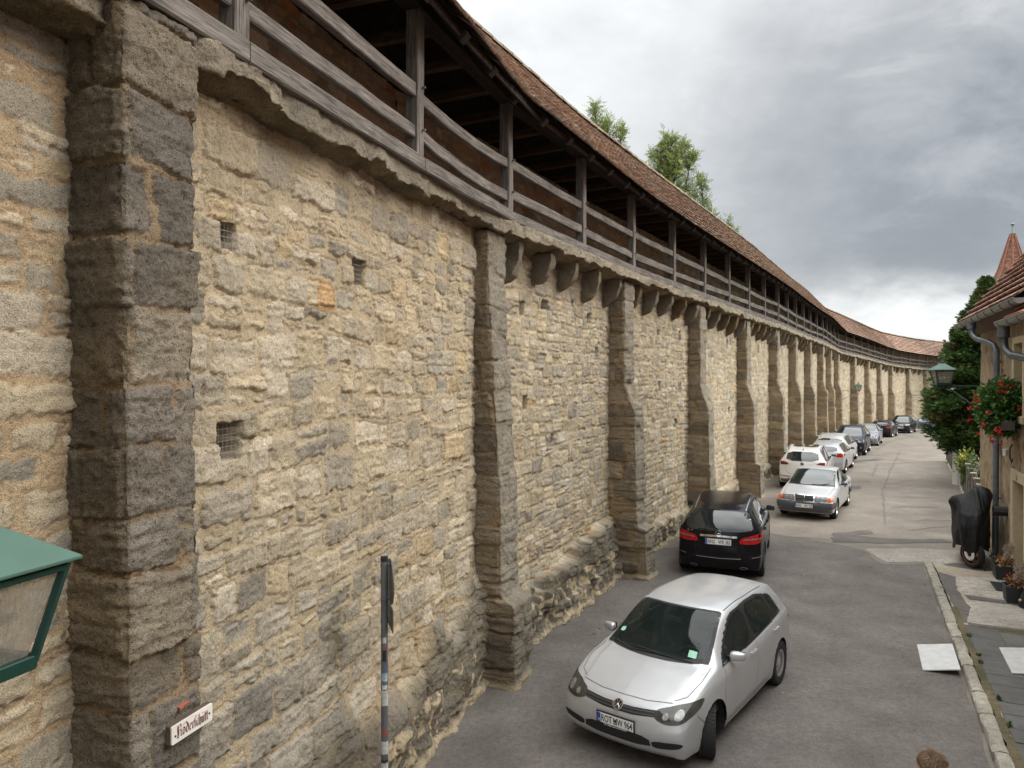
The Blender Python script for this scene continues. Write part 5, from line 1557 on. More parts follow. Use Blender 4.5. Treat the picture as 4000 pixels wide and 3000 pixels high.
top_glass(c, 'windscreen_seal', 1.20, 2.10, .71, .595, .07, .04, M_BLKPL, .003); top_glass(c, 'windscreen', 1.26, 2.06, .68, .565, .06, .03, None, .006)
c.wiper('top', [(1.25, .0), (1.28, .3), (1.36, .52)], .008)
c.both('window_trim', [(1.62, .895), (1.9, 1.12), (2.2, 1.315), (2.9, 1.33), (3.2, 1.27), (3.55, 1.0), (3.55, .915)], M_BLKPL, off=.0025, rnd=1)
side_glass(c, [(1.70, .915), (1.95, 1.12), (2.22, 1.29), (2.50, 1.305), (2.51, .92)], [(2.58, .925), (2.57, 1.305), (2.92, 1.295), (3.13, 1.235), (3.22, .93)], [(3.27, .935), (3.2, 1.19), (3.40, 1.03), (3.42, .94)])
c.seams([[(1.55, .88), (1.45, .7), (1.45, .36)], [(2.55, .90), (2.53, .36)], [(3.45, .90), (3.2, .62), (3.02, .38)]])
for sg in (-1, 1): c.seam('top', [(.10, sg * .62), (.7, sg * .69), (1.22, sg * .70)], .006)
for sg in (-1, 1): c.seam('top', [(.14, sg * .275), (.7, sg * .33), (1.2, sg * .40)], .008, 'bonnet_crease', P_SILVER2, .002)
c.mirror(1.78, .93, (.10, .19, .12), M_GREYPL); c.handle(2.42, .80, M_GREYPL); c.handle(3.3, .82, M_GREYPL)
h, n = c.cast('top', .13, 0); mb = MB(); mb.tube([h, h + Vector((0, 0, .05))], .004, 6); b = mb.build('bonnet_badge', M_CHROME, c.root); c.ring_logo('star', 'front', .77, .032, .03)

# ---------------- generic fittings for the cars farther along
def fit(c, kind, sp, rearfit=True):
    L, W, H = c.L, c.W, c.H; x0, x1 = sp['wx'] if 'wx' in sp else (1.0, 1.85)
    b0 = sp['bl']; rb = sp['rb']
    top_glass(c, 'windscreen', x0 + .02, x1 - .04, W * .37, W * .30, .14, .06)
    xe = sp['xe']; m = (x1 + .5 + xe) * .5
    c.both('window_trim', [(x0 + .28, b0 + .01), (x0 + .65, H - .30), (x1 + .12, H - .095), (m, H - .065), (xe - .25, H - .10), (xe + .02, b0 + .12), (xe, b0 + .05)], M_BLKPL, off=.0025, rnd=1)
    side_glass(c, [(x0 + .38, b0 + .035), (x0 + .7, H - .29), (x1 + .15, H - .12), (m - .45, H - .09), (m - .43, b0 + .04)], [(m - .36, b0 + .04), (m - .38, H - .09), (m + .25, H - .095), (m + .38, b0 + .06)], [(m + .44, b0 + .065), (m + .32, H - .10), (xe - .28, H - .13), (xe - .04, b0 + .09)])
    c.seams([[(m - .40, b0), (m - .42, .6), (m - .45, .3)], [(m + .42, b0), (m + .28, .66), (m + .1, .33)]])
    c.handle(m - .55, b0 - .10); c.handle(m + .25, b0 - .08); c.mirror(x0 + .52, b0 + .06, (.13, .2, .14), sp.get('mm'))
    if rearfit:
        c.patch('rear_window', 'rear', [(-.60 * W / 1.8, rb + .03), (.60 * W / 1.8, rb + .03), (.54 * W / 1.8, H - .17), (-.54 * W / 1.8, H - .17)], G_CAR, .005, 1)
        c.wiper('rear', [(0, rb + .05), (.15, rb + .06), (.34, rb + .05)], .010)
def front_fit(c, gril, hl, low=None, lampmat=None):
    c.patch('grille', 'front', gril, M_BLKPL, .006, 1, .04)
    for sg in (-1, 1):
        h = c.patch('headlight', 'front', [(sg * y, z) for y, z in hl], lampmat or M_LAMP, .008, 1, .04)
        cy = sum(p[0] for p in hl) / len(hl); cz = sum(p[1] for p in hl) / len(hl)
        c.patch('reflector', 'front', [(sg * cy + .06 * math.cos(a), cz + .045 * math.sin(a)) for a in np.linspace(0, 2 * math.pi, 12)[:-1]], M_LAMP_W, .012, 0, .03, parent=h)
    if low: c.patch('lower_grille', 'front', low, M_BLKPL, .006, 1, .05)
def place(sp, axle, side, pt, heading, end='rear'):
    """centre of a car whose wheel on the given side touches pt"""
    hv = Vector((math.sin(R(heading)), math.cos(R(heading)), 0)); rt = Vector((hv.y, -hv.x, 0))
    p = Vector((pt[0], pt[1], 0)) - rt * side * (sp['W'] / 2 - .09) * CS
    x = sp['fo'] if axle == 'f' else sp['fo'] + sp['wb']
    return p + hv * (x - sp['L'] / 2) * CS
# white SUV
T = spec_hatch(L=4.49, W=1.84, H=1.65, wb=2.68, fo=.90, wr=.345, hood=.95, cowl=1.13, belt=(1.03, 1.12), wx=(1.15, 2.0), rear_top=.34, roofrear=.10, rbelt=1.08, zb=.25, bl=1.05, rb=1.10, xe=4.0, spokes=5, rimkind='twin', bowr=.14)
c = Car('parked_suv', 'cream white sport utility car with dark sunroof, rear towards us behind the old saloon', T, place(T, 'r', -1, (10.26, 26.9), 28), 28, P_WHITE)
fit(c, 'suv', T)
for sg in (-1, 1):
    c.patch('tail_light', 'rear', [(sg * .46, .975), (sg * .84, .955), (sg * .89, 1.04), (sg * .86, 1.105), (sg * .60, 1.09)], M_DRED, .006, 1)
    c.patch('reflector', 'rear', [(sg * .42, .505), (sg * .82, .52), (sg * .82, .545), (sg * .42, .53)], M_DRED, .006, 0)
c.ring_logo('vw', 'rear', 1.03, .06); c.rails(2.0, 3.9, .62, M_ALU); c.fin(3.95)
c.patch('sunroof', 'top', [(2.15, -.47), (3.4, -.48), (3.4, .48), (2.15, .47)], G_CAR, .005, 1)
c.patch('rear_bumper', 'rear', [(-.85, .27), (.85, .27), (.80, .44), (-.80, .44)], M_GREYPL, .005, 1)
h, n = c.cast('rear', 0, .80); mb = MB(); mb.box((h.x - .008, 0, .80), (.012, .52, .11)); mb.build('number_plate_recess', P_WHITE, c.root)
c.seam('rear', [(-.62, 1.09), (-.60, .72), (-.45, .62), (.45, .62), (.60, .72), (.62, 1.09)], .008)
# silver hatchback
A3 = spec_hatch(L=4.24, W=1.765, H=1.42, wb=2.578, fo=.88, wr=.315, belt=(.90, 1.0), rear_top=.40, roofrear=.10, rbelt=.98, bl=.93, rb=1.0, xe=3.68, wx=(1.05, 1.85), spokes=7)
c = Car('parked_hatchback', 'silver hatchback with red tail lights, rear towards us, right beside the white car', A3, place(A3, 'r', 1, (14.30, 30.5), 32), 32, P_SILVER)
fit(c, 'hatch', A3)
for sg in (-1, 1): c.patch('tail_light', 'rear', [(sg * .50, .80), (sg * .82, .79), (sg * .86, .92), (sg * .80, .965), (sg * .52, .95)], M_RED, .006, 1)
c.plate('rear', .66, ('AN', 'K 41'), .04); c.ring_logo('rings', 'rear', .88, .035)
c.seam('rear', [(-.8, .50), (0, .48), (.8, .50)], .008)
# silver estate with rails
E1 = spec_hatch(L=4.6, W=1.82, H=1.50, wb=2.72, fo=.9, wr=.33, belt=(.93, 1.02), rear_top=.42, roofrear=.12, rbelt=1.0, bl=.96, rb=1.02, xe=4.0, wx=(1.1, 1.95), spokes=10)
c = Car('parked_estate_car', 'silver estate car with roof rails between the silver hatchback and the dark car facing us', E1, place(E1, 'f', 1, (17.53, 36.2), 32), 32, P_SILVER2)
fit(c, 'estate', E1); c.rails(1.95, 4.0, .60, M_ALU); c.fin(3.9, P_SILVER2)
for sg in (-1, 1): c.patch('tail_light', 'rear', [(sg * .48, .84), (sg * .84, .82), (sg * .88, .96), (sg * .52, .97)], M_RED, .006, 1)
# dark SUV facing
X3 = spec_hatch(L=4.65, W=1.88, H=1.66, wb=2.81, fo=.85, wr=.36, hood=.98, cowl=1.14, belt=(1.05, 1.15), wx=(1.2, 2.05), rear_top=.3, rbelt=1.1, bl=1.07, rb=1.12, xe=4.15, spokes=5, rimkind='twin', mm=M_BLKPL, zb=.25)
c = Car('parked_suv', 'dark blue black sport utility car facing us behind the silver estate car', X3, place(X3, 'f', -1, (19.1, 38.4), 211), 211, P_NAVY)
fit(c, 'suv', X3); front_fit(c, [(-.34, .66), (.34, .66), (.36, .86), (-.36, .86)], [(.42, .76), (.78, .78), (.84, .90), (.60, .88), (.42, .86)], [(-.6, .32), (.6, .32), (.55, .5), (-.55, .5)])
c.plate('front', .55, ('AN', 'E 90'), 0); c.ring_logo('roundel', 'front', .90, .04); c.rails(2.0, 4.0, .62, M_BLKPL)
for sg in (-1, 1): c.patch('fog_lamp', 'front', [(sg * .70 + .045 * math.cos(a), .50 + .045 * math.sin(a)) for a in np.linspace(0, 2 * math.pi, 12)[:-1]], M_LAMP_W, .010, 0, .03)
# grey saloon facing
S5 = dict(S190); S5.update(capr=.16, L=4.7, W=1.83, H=1.45, wb=2.8, fo=.88, wr=.33, zb=.19, hood_edge=.05, cap=3.2, bowf=.18, bowr=.12, crease={6: 1, 2: 1}, spokes=10, rimkind='alloy', spokew=.04,
          top=[(0, .70), (.12, .75), (.3, .80), (.8, .91), (1.2, .98), (1.6, 1.2), (2.05, 1.40), (2.4, 1.445), (2.8, 1.45), (3.3, 1.41), (3.7, 1.26), (4.05, 1.08), (4.3, 1.03), (4.7, .98)],
          belt=[(0, .64), (.4, .78), (1.2, .92), (2.5, .96), (3.7, .99), (4.7, .95)], roofw=[(0, .62), (1.2, .76), (2.1, .65), (2.8, .66), (3.5, .62), (4.1, .70), (4.7, .7)],
          front=[(.15, .08), (.3, .02), (.5, 0), (.65, .04), (.8, .12), (1, .2)], rear=[(.15, .08), (.3, .02), (.5, 0), (.9, .05), (1.4, .06)], plan=[(0, .90), (.35, .96), (1, 1), (3.5, 1), (4.4, .95), (4.7, .91)], bl=.97, rb=1.1, xe=3.95, wx=(1.2, 2.05))
c = Car('parked_saloon', 'grey modern saloon facing us, tucked behind the dark sport utility car', S5, place(S5, 'f', -1, (23.4, 45.4), 212), 212, P_GREY, detail=0)
fit(c, 'saloon', S5, False); front_fit(c, [(-.40, .55), (.40, .55), (.34, .70), (-.34, .70)], [(.44, .64), (.78, .68), (.84, .78), (.62, .76)], [(-.6, .28), (.6, .28), (.55, .42), (-.55, .42)])
c.plate('front', .46, ('AN', 'T 7'), 0)
# black estate, rear to us
E2 = spec_hatch(L=4.35, W=1.80, H=1.44, wb=2.6, fo=.88, wr=.335, belt=(.92, 1.02), rear_top=.42, roofrear=.10, rbelt=1.0, bl=.95, rb=1.02, xe=3.8, wx=(1.05, 1.85), spokes=5, rimkind='twin', mm=M_ALU)
c = Car('parked_hatchback', 'black sports hatchback with red tail lights and pale number plate, rear towards us', E2, place(E2, 'r', 1, (29.65, 55.4), 36), 36, P_BLACK, detail=0)
fit(c, 'hatch', E2)
for sg in (-1, 1): c.patch('tail_light', 'rear', [(sg * .46, .84), (sg * .82, .82), (sg * .86, .95), (sg * .50, .965)], M_RED, .006, 1)
c.plate('rear', .75, ('AN', 'S 333'), .04); c.ring_logo('rings', 'rear', .92, .035)
# black SUV facing
Q5 = spec_hatch(L=4.63, W=1.90, H=1.65, wb=2.81, fo=.9, wr=.36, hood=.96, cowl=1.12, belt=(1.04, 1.12), wx=(1.2, 2.05), rear_top=.4, rbelt=1.1, bl=1.06, rb=1.12, xe=4.1, spokes=5, rimkind='twin', zb=.24)
c = Car('parked_suv', 'black sport utility car with a wide chrome-barred grille facing us near the end', Q5, place(Q5, 'f', -1, (34.8, 62.0), 218), 218, P_BLACK, detail=0)
fit(c, 'suv', Q5); front_fit(c, [(-.44, .45), (.44, .45), (.50, .70), (.44, .92), (-.44, .92), (-.50, .70)], [(.50, .78), (.84, .80), (.87, .92), (.54, .92)], None, M_LAMP_W)
for q in range(6): c.seam('front', [(-.43, .52 + q * .065), (.43, .52 + q * .065)], .015, 'grille_bar', M_CHROME, .012)
c.ring_logo('rings', 'front', .82, .045, .02); c.plate('front', .60, ('AN', 'GW 24'), 0, back=.03); c.rails(2.1, 4.0, .62, M_ALU)
# blue grey estate, side on
E3 = spec_hatch(L=4.7, W=1.82, H=1.46, wb=2.8, fo=.9, wr=.33, belt=(.92, 1.0), rear_top=.5, roofrear=.12, rbelt=.98, bl=.95, rb=1.0, xe=4.1, wx=(1.1, 1.95), spokes=10)
c = Car('parked_estate_car', 'blue grey estate car standing side-on at the far end, half hidden by the tree', E3, (40.2, 66.2, 0), 120, P_BGREY, detail=0)
fit(c, 'estate', E3)
# ================================================================== LEAVES
def leaf_mat(name, rough=.6, trans=.25):
    t = NT(name); c = t.attr('Col').outputs['Color']; n = t.noise(t.pos(), 30, 3)
    c = t.mix(1.0, c, t.mix(t.map(n, .3, .7), (.8,) * 3, (1.2,) * 3), 'MULTIPLY')
    t.base(c); t.set(Roughness=rough); t.b.inputs['Specular IOR Level'].default_value = .3
    tr = t.n('ShaderNodeBsdfTranslucent'); t.l(c, tr.inputs[0])
    mx = t.n('ShaderNodeMixShader'); mx.inputs[0].default_value = trans
    t.l(t.b.outputs[0], mx.inputs[1]); t.l(tr.outputs[0], mx.inputs[2]); t.l(mx.outputs[0], t.out.inputs[0])
    return t.m
M_LEAF = leaf_mat('leaf_green'); M_PETAL = leaf_mat('flower_petal', .6, .2)
M_BARK = plain('tree_bark', (.09, .075, .06), .95, 0, .35, 18)

def blades(P, D, S, L, W, C, fold=.15):
    """leaf-sized folded quads: P base (n,3), D direction, S side vector, L length, W width"""
    D = D / (np.linalg.norm(D, axis=1, keepdims=True) + 1e-9); S = S - D * (S * D).sum(1, keepdims=True); S = S / (np.linalg.norm(S, axis=1, keepdims=True) + 1e-9)
    Nn = np.cross(D, S); L = L[:, None]; W = W[:, None]
    V = np.stack([P, P + D * L * .45 + S * W * .5 + Nn * W * fold, P + D * L, P + D * L * .45 - S * W * .5 + Nn * W * fold], 1)
    n = len(P); F = np.arange(n * 4).reshape(n, 4)
    return V.reshape(-1, 3), F, np.repeat(C, 4, axis=0)
def rnd_dir(rng, n): v = rng.normal(size=(n, 3)); return v / np.linalg.norm(v, axis=1, keepdims=True)
def pal_pick(rng, n, pal, var=.25): return np.array(pal)[rng.integers(0, len(pal), n)] * rng.uniform(1 - var, 1 + var, (n, 1))

# ---- big dark conifer behind the house
def conifer(loc, h, r, seed, label, group=None, zb=1.3, nsp=3400, lean=0):
    rng = np.random.default_rng(seed)
    root = empty('conifer_tree', loc, label=label, cat='tree', group=group)
    # clumps: branch ends on an uneven conical surface
    ncl = 760
    hz = zb + (h - zb) * (1 - rng.random(ncl) ** .9); a = rng.uniform(0, 2 * math.pi, ncl)
    f = (hz - zb) / (h - zb)
    rad = r * np.interp(f, [0, .10, .3, .6, .8, .93, 1], [.62, .95, 1.0, .72, .36, .10, .02]) * rng.choice([.45, .72, .86, .98, 1.14], ncl)
    cc = np.stack([rad * np.cos(a), rad * np.sin(a), hz], 1)
    ctint = pal_pick(rng, ncl, [(.044, .092, .024), (.062, .118, .030), (.036, .072, .020), (.082, .138, .034), (.092, .125, .034)], .25)
    brown = (rng.random(ncl) < .03 + .22 * (f > .55)); ctint[brown] = pal_pick(rng, brown.sum(), [(.12, .10, .036), (.10, .105, .034)], .2)
    k = rng.integers(0, ncl, nsp)
    crad = .20 + .26 * (1 - f[k])
    off = rnd_dir(rng, nsp) * (rng.random((nsp, 1)) ** .45) * crad[:, None] * np.array([1, 1, .75]) * .95
    P0 = cc[k] + off
    out = np.stack([np.cos(a[k]), np.sin(a[k]), rng.uniform(-.15, .9, nsp) + .9 * (f[k] > .85)], 1) + rng.normal(size=(nsp, 3)) * .35
    # every spray is a flat fan of seven blades along a curved twig
    Vs = []; Fs = []; Cs = []; b = 0
    out /= np.linalg.norm(out, axis=1, keepdims=True)
    sd = np.cross(out, rng.normal(size=(nsp, 3)) * .5 + np.array([0, 0, 1.])); sd /= np.linalg.norm(sd, axis=1, keepdims=True)
    ln = rng.uniform(.12, .26, nsp) * (1 - .3 * f[k])
    for j, (t0, ang, ll) in enumerate([(0, 0, 1.0), (.2, .75, .55), (.2, -.75, .55), (.42, .65, .45), (.42, -.65, .45), (.62, .55, .34), (.62, -.55, .34)]):
        D = out * math.cos(ang) + sd * math.sin(ang) + np.array([0, 0, -.12])
        V, F, C = blades(P0 + out * (ln * t0)[:, None], D, np.cross(D, np.cross(out, sd)), ln * ll, ln * ll * .28, ctint[k] * rng.uniform(.65, 1.5, (nsp, 1)))
        Vs.append(V); Fs.append(F + b); Cs.append(C); b += len(V)
    mesh_np('crown', np.concatenate(Vs), np.concatenate(Fs), M_LEAF, root, col=np.concatenate(Cs))
    mb = MB(); mb.tube([(0, 0, -.3), (.03, 0, h * .4), (0, .03, h * .9)], [.16, .10, .02], 8); tr = mb.build('trunk', M_BARK, root, True)
    mb = MB()
    for j in range(70):
        q = rng.integers(0, ncl); z = cc[q][2] - .25
        mb.tube([(0, 0, max(.4, z - .3)), tuple(cc[q] * np.array([.55, .55, 1]) + np.array([0, 0, -.15])), tuple(cc[q] * np.array([.93, .93, 1]))], [.022, .014, .004], 5)
    mb.build('branches', M_BARK, root, True)
    return root
conifer((17.86, 26.8, gz(0, 26.8)), 7.75, 1.50, 21, 'big dark green conifer with browned tips between wall end and stone house', nsp=60000)
# ---- ash trees rising behind the wall
def ash(loc, tops, seed, label, nl):
    rng = np.random.default_rng(seed); root = empty('ash_tree', loc, label=label, cat='tree', group='leafy trees behind the town wall')
    mb = MB(); H0 = min(t[2] for t in tops) - 4
    mb.tube([(0, 0, -.3), (.05, .03, H0 * .5), (0, 0, H0)], [.24, .18, .13], 9); tr = mb.build('trunk', M_BARK, root, True)
    lb = MB(); Pl = []; Dl = []
    for (x, y, z, rad, ht) in tops:
        b0 = Vector((0, 0, H0 - .5)); tip = Vector((x, y, z - .15))
        m = b0.lerp(tip, .55) + Vector((rng.normal() * .15, rng.normal() * .15, 0))
        lb.tube([b0, m, tip], [.085, .05, .008], 6)
        nb = int(36 * rad * ht)
        for j in range(nb):
            f = rng.random() ** .7; s = m.lerp(tip, f) if f > 0 else m
            r_ = rad * (1 - .75 * f) * rng.uniform(.5, 1.1); a = rng.uniform(0, 2 * math.pi)
            e = s + Vector((math.cos(a) * r_, math.sin(a) * r_, rng.uniform(.1, .55) * ht * .35))
            if e.z > z + .1: e.z = z - rng.uniform(0, .3)
            lb.tube([s, s.lerp(e, .5) + Vector((0, 0, -.05)), e], [.018, .011, .004], 4)
            for q in range(nl):
                g = rng.uniform(.35, 1.05); Pl.append(tuple(s.lerp(e, min(g, 1)) + Vector(rng.normal(size=3)) * .05)); d = (e - s).normalized(); Dl.append(tuple(np.array(d) * .5 + rng.normal(size=3) * .7 + np.array([0, 0, .15])))
    lb.build('limbs', M_BARK, root, True)
    P = np.array(Pl); D = np.array(Dl); D /= np.linalg.norm(D, axis=1, keepdims=True); n = len(P)
    sd = np.cross(D, rng.normal(size=(n, 3)) * .4 + np.array([0, 0, 1.])); sd /= np.linalg.norm(sd, axis=1, keepdims=True)
    ln = rng.uniform(.16, .28, n); tint_ = pal_pick(rng, n, [(.24, .30, .08), (.28, .34, .10), (.18, .25, .07), (.32, .36, .11), (.21, .28, .075)], .25)
    Vs = []; Fs = []; Cs = []; b = 0
    for (t0, ang, ll) in [(.95, 0, .40), (.75, .9, .38), (.75, -.9, .38), (.52, .95, .38), (.52, -.95, .38), (.28, 1.0, .34), (.28, -1.0, .34)]:
        Dd = D * math.cos(ang) + sd * math.sin(ang) + np.array([0, 0, -.25])
        V, F, C = blades(P + D * (ln * t0)[:, None] + np.array([0, 0, -.12]) * (ln * t0 * t0)[:, None], Dd, np.cross(Dd, np.cross(D, sd)), ln * ll, ln * ll * .42, tint_ * rng.uniform(.85, 1.15, (n, 1)))
        Vs.append(V); Fs.append(F + b); Cs.append(C); b += len(V)
    mesh_np('crown', np.concatenate(Vs), np.concatenate(Fs), M_LEAF, root, col=np.concatenate(Cs))
    return root
ash((3.4, 26.0, -.1), [(-.35, 0, 14.15, .55, 2.4), (.10, .2, 13.7, .6, 2.2), (.55, -.1, 13.35, .5, 2.2)], 31, 'slim leafy ash top rising over the wall roof, the left one', 6)
ash((5.9, 26.4, -.1), [(-.55, .1, 12.7, .7, 2.6), (-.1, 0, 13.2, .8, 3.0), (.45, .1, 12.95, .7, 2.8), (.75, 0, 12.5, .55, 2.4), (-.95, 0, 12.1, .5, 2.0)], 32, 'fuller leafy ash crown rising over the wall roof, the middle one', 7)
ash((7.1, 26.8, -.1), [(.05, 0, 11.75, .45, 2.4), (.45, .1, 10.9, .4, 2.0), (-.35, .1, 11.2, .4, 2.0)], 33, 'small leafy ash top just clearing the wall roof, the right one', 6)
ash((9.2, 30.2, -.3), [(.0, 0, 11.2, .4, 1.6), (.3, .1, 10.7, .35, 1.5)], 34, 'tip of an ash tree barely showing above the roof ridge farther along', 5)

# ================================================================== STONE HOUSE
def plaster_panel(name, o, ax, up_h, L, res, parent, seed, holes=(), pal=((.36, .285, .20), (.26, .205, .15), (.44, .35, .25))):
    nu = int(L / res) + 2; nv = int(up_h / res) + 2
    u = np.linspace(0, L, nu); v = np.linspace(-.3, up_h, nv); U, V = np.meshgrid(u, v, indexing='ij')
    n = np.array([ax.y, -ax.x])                               # outward for our facade direction
    if Vector((n[0], n[1], 0)).dot(HN if abs(ax.dot(HD)) > .5 else -HD) < 0: n = -n
    f = fbm(U * 5, V * 3.2, seed, 5); f2 = fbm(U * 18, V * 9, seed + 5, 4); big_ = fbm(U * .9, V * .7, seed + 9, 3)
    H = .05 * f + .03 * f2
    C = np.array(pal[0]) * (1 + .6 * f2)[..., None]
    k = sstep(-.05, .18, f)[..., None]; C = C * (1 - k * .6) + np.array(pal[2]) * k * .6
    k = sstep(.04, .24, fbm(U * 7, V * 4, seed + 13, 5))[..., None]; C = C * (1 - k) + np.array(pal[1]) * .75 * k
    k = sstep(.12, .3, fbm(U * 2, V * 1.6, seed + 17, 4))[..., None]; C = C * (1 - .5 * k) + np.array([.40, .27, .13]) * .5 * k
    C = C * (1 + .5 * big_)[..., None]
    ok = np.ones_like(U, bool)
    for (u0, u1, v0, v1) in holes: ok &= ~((U > u0) & (U < u1) & (V > v0) & (V < v1))
    X = o[0] + ax.x * U + n[0] * H; Y = o[1] + ax.y * U + n[1] * H; Z = o[2] + V
    F = grid_faces(nu, nv); keep = ok.reshape(-1)[F].all(1)
    return mesh_np(name, np.stack([X, Y, Z], -1).reshape(-1, 3), F[keep], M_STONE, parent, True, col=np.clip(C, .03, .6).reshape(-1, 3))
house = empty('stone_house', tuple(hp(0)), label='old rough plastered stone house with steep red tiled roof on the right', cat='house')
def part(o, parent): o.parent = parent; o.matrix_parent_inverse = Matrix.Translation(parent.location).inverted(); return o
HZ = 5.35
DOOR = (3.98, 4.95, -.4, 2.02); WIN = (3.98, 4.75, 3.35, 4.78)
M_ZINC = plain('weathered_zinc', (.16, .185, .21), .45, .55, .25, 5)
M_ZINC2 = plain('gutter_zinc', (.20, .20, .19), .5, .5, .25, 5)
M_TRIM = plain('beige_stone_trim', (.46, .375, .245), .85, 0, .12, 8)
M_OCHRE = plain('ochre_door_paint', (.20, .155, .08), .6, 0, .12, 6)
part(plaster_panel('facade', hp(0), HD, HZ, 24, .045, None, 71, (DOOR, WIN)), house)
part(plaster_panel('gable_wall', hp(0), -HN, HZ, 8, .08, None, 72), house)
mb = MB(); p = [hp(0.02, -.02, HZ - .3), hp(0.02, -8, HZ - .3), hp(.02, -4, HZ + 4.6)]; q = [x + HD * .3 for x in p]
mb.add(p + q, [(0, 1, 2), (5, 4, 3), (0, 3, 4, 1), (1, 4, 5, 2), (2, 5, 3, 0)]); part(mb.build('gable_top', plain('gable_plaster', (.27, .215, .16), .95, 0, .3, 5), None), house)
mb = MB()
Mh = frame_M(hp(0), tuple(HD), (0, 0, 1))                     # local x along facade, y up, z outward?
zs = 1 if (Mh @ Vector((0, 0, 1)) - Mh @ Vector((0, 0, 0))).dot(HN) > 0 else -1
def hbox(u0, u1, z0, z1, o0, o1, mb):
    mb.box(((u0 + u1) / 2, (z0 + z1) / 2, zs * (o0 + o1) / 2), (u1 - u0, z1 - z0, abs(o1 - o0)), Mh); return mb
g0 = gz(*hp(4)[:2]) - .02
m = MB(); hbox(3.76, 3.98, g0, 2.24, -.32, .035, m); hbox(4.95, 5.17, g0, 2.24, -.32, .035, m); hbox(3.98, 4.95, 2.02, 2.24, -.32, .035, m); hbox(3.98, 4.95, g0, .10, -.32, .05, m)
ds = part(m.build('door_surround', M_TRIM, None, bevel=.02), house)
m = MB(); hbox(3.99, 4.94, .1, 2.02, -.30, -.24, m); dr = part(m.build('front_door', M_OCHRE, None), house)
m = MB()
for (a_, b_) in ((.25, .95), (1.1, 1.85)): hbox(4.10, 4.42, a_, b_, -.24, -.225, m); hbox(4.52, 4.84, a_, b_, -.24, -.225, m)
x = m.build('door_panel', M_OCHRE, None, bevel=.01); x.parent = dr; pass
m = MB(); hbox(4.02, 4.08, 1.0, 1.14, -.24, -.17, m); x = m.build('door_handle', M_CHROME, None); x.parent = dr; pass
m = MB(); hbox(3.84, 3.98, 3.2, 4.92, -.2, .03, m); hbox(4.75, 4.89, 3.2, 4.92, -.2, .03, m); hbox(3.98, 4.75, 4.78, 4.92, -.2, .03, m); hbox(3.80, 4.93, 3.2, 3.35, -.2, .07, m)
wf = part(m.build('window_frame', M_TRIM, None, bevel=.015), house)
m = MB(); hbox(3.98, 4.75, 3.35, 4.78, -.19, -.15, m); x = m.build('window_pane', glass_dark('house_glass', (.03, .032, .034)), None); x.parent = wf; pass
m = MB(); hbox(4.345, 4.385, 3.35, 4.78, -.15, -.12, m); hbox(3.98, 4.75, 4.28, 4.32, -.15, -.12, m); x = m.build('glazing_bar', plain('cream_window_paint', (.55, .47, .32), .5), None); x.parent = wf; pass
# roof
PAL_H = [(.26, .16, .125), (.235, .145, .115), (.29, .18, .14), (.215, .135, .108)]
SLh = [(hp(t), HN) for t in np.arange(-.28, 6.75, .5)]
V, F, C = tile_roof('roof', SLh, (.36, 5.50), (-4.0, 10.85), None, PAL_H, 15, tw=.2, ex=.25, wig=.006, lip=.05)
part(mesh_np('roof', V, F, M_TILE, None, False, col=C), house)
m = MB(); sl = (10.85 - 5.5) / 4.36
m.add([hp(-.30, .34, 5.42), hp(-.30, -4.0, 10.78), hp(-.30, -4.0, 10.94), hp(-.30, .34, 5.60), hp(-.24, .34, 5.42), hp(-.24, -4.0, 10.78), hp(-.24, -4.0, 10.94), hp(-.24, .34, 5.60)], [(0, 1, 2, 3), (7, 6, 5, 4), (3, 2, 6, 7), (0, 4, 5, 1), (0, 3, 7, 4)])
part(m.build('verge_strip', M_ZINC, None), house)
m = MB(); m.add([hp(-.22, .34, 5.45), hp(6.7, .34, 5.45), hp(6.7, -4.0, 10.78), hp(-.22, -4.0, 10.78), hp(-.22, -8.4, 5.45), hp(6.7, -8.4, 5.45)], [(0, 1, 2, 3), (3, 2, 5, 4)]); part(m.build('roof_underlay', plain('brown_soffit', (.10, .06, .045), .9), None), house)
m = MB(); m.add([hp(-.2, .0, 5.2), hp(6.7, .0, 5.2), hp(6.7, .34, 5.42), hp(-.2, .34, 5.42)], [(0, 1, 2, 3)]); part(m.build('eave_soffit', plain('brown_soffit', (.10, .06, .045), .9), None), house)
def gutter(t0, t1, o, z, name, parent, r=.095, drop=0.0):
    V = []; F = []; n = 10; k = max(2, int((t1 - t0) / .4))
    for i in range(k + 1):
        c = hp(t0 + (t1 - t0) * i / k, o, z - drop * i / k)
        for j in range(n + 1):
            a = math.pi * j / n; V.append(c + HN * (math.cos(a) * r) + Vector((0, 0, -math.sin(a) * r)))
        for rr in (.008,):
            pass
        if i:
            b = (n + 1) * (i - 1)
            for j in range(n): F.append((b + j, b + j + 1, b + n + 2 + j, b + n + 1 + j))
    F.append(tuple(range(n + 1))); F.append(tuple((n + 1) * k + j for j in range(n, -1, -1)))
    m = MB(); m.add(V, F); m.tube([hp(t0, o + r, z + .004), hp(t1, o + r, z + .004 - drop)], .012, 6)
    for i in range(int((t1 - t0) / .8) + 1):                 # gutter hooks
        c = hp(t0 + .3 + i * .8, o, z); m.tube([c + HN * (math.cos(a) * (r + .006)) + Vector((0, 0, -math.sin(a) * (r + .006))) for a in np.linspace(0, math.pi, 9)], .009, 5)
    return part(m.build(name, M_ZINC2, None, True), parent)
gutter(-.36, 6.75, .44, 5.46, 'rain_gutter', house)
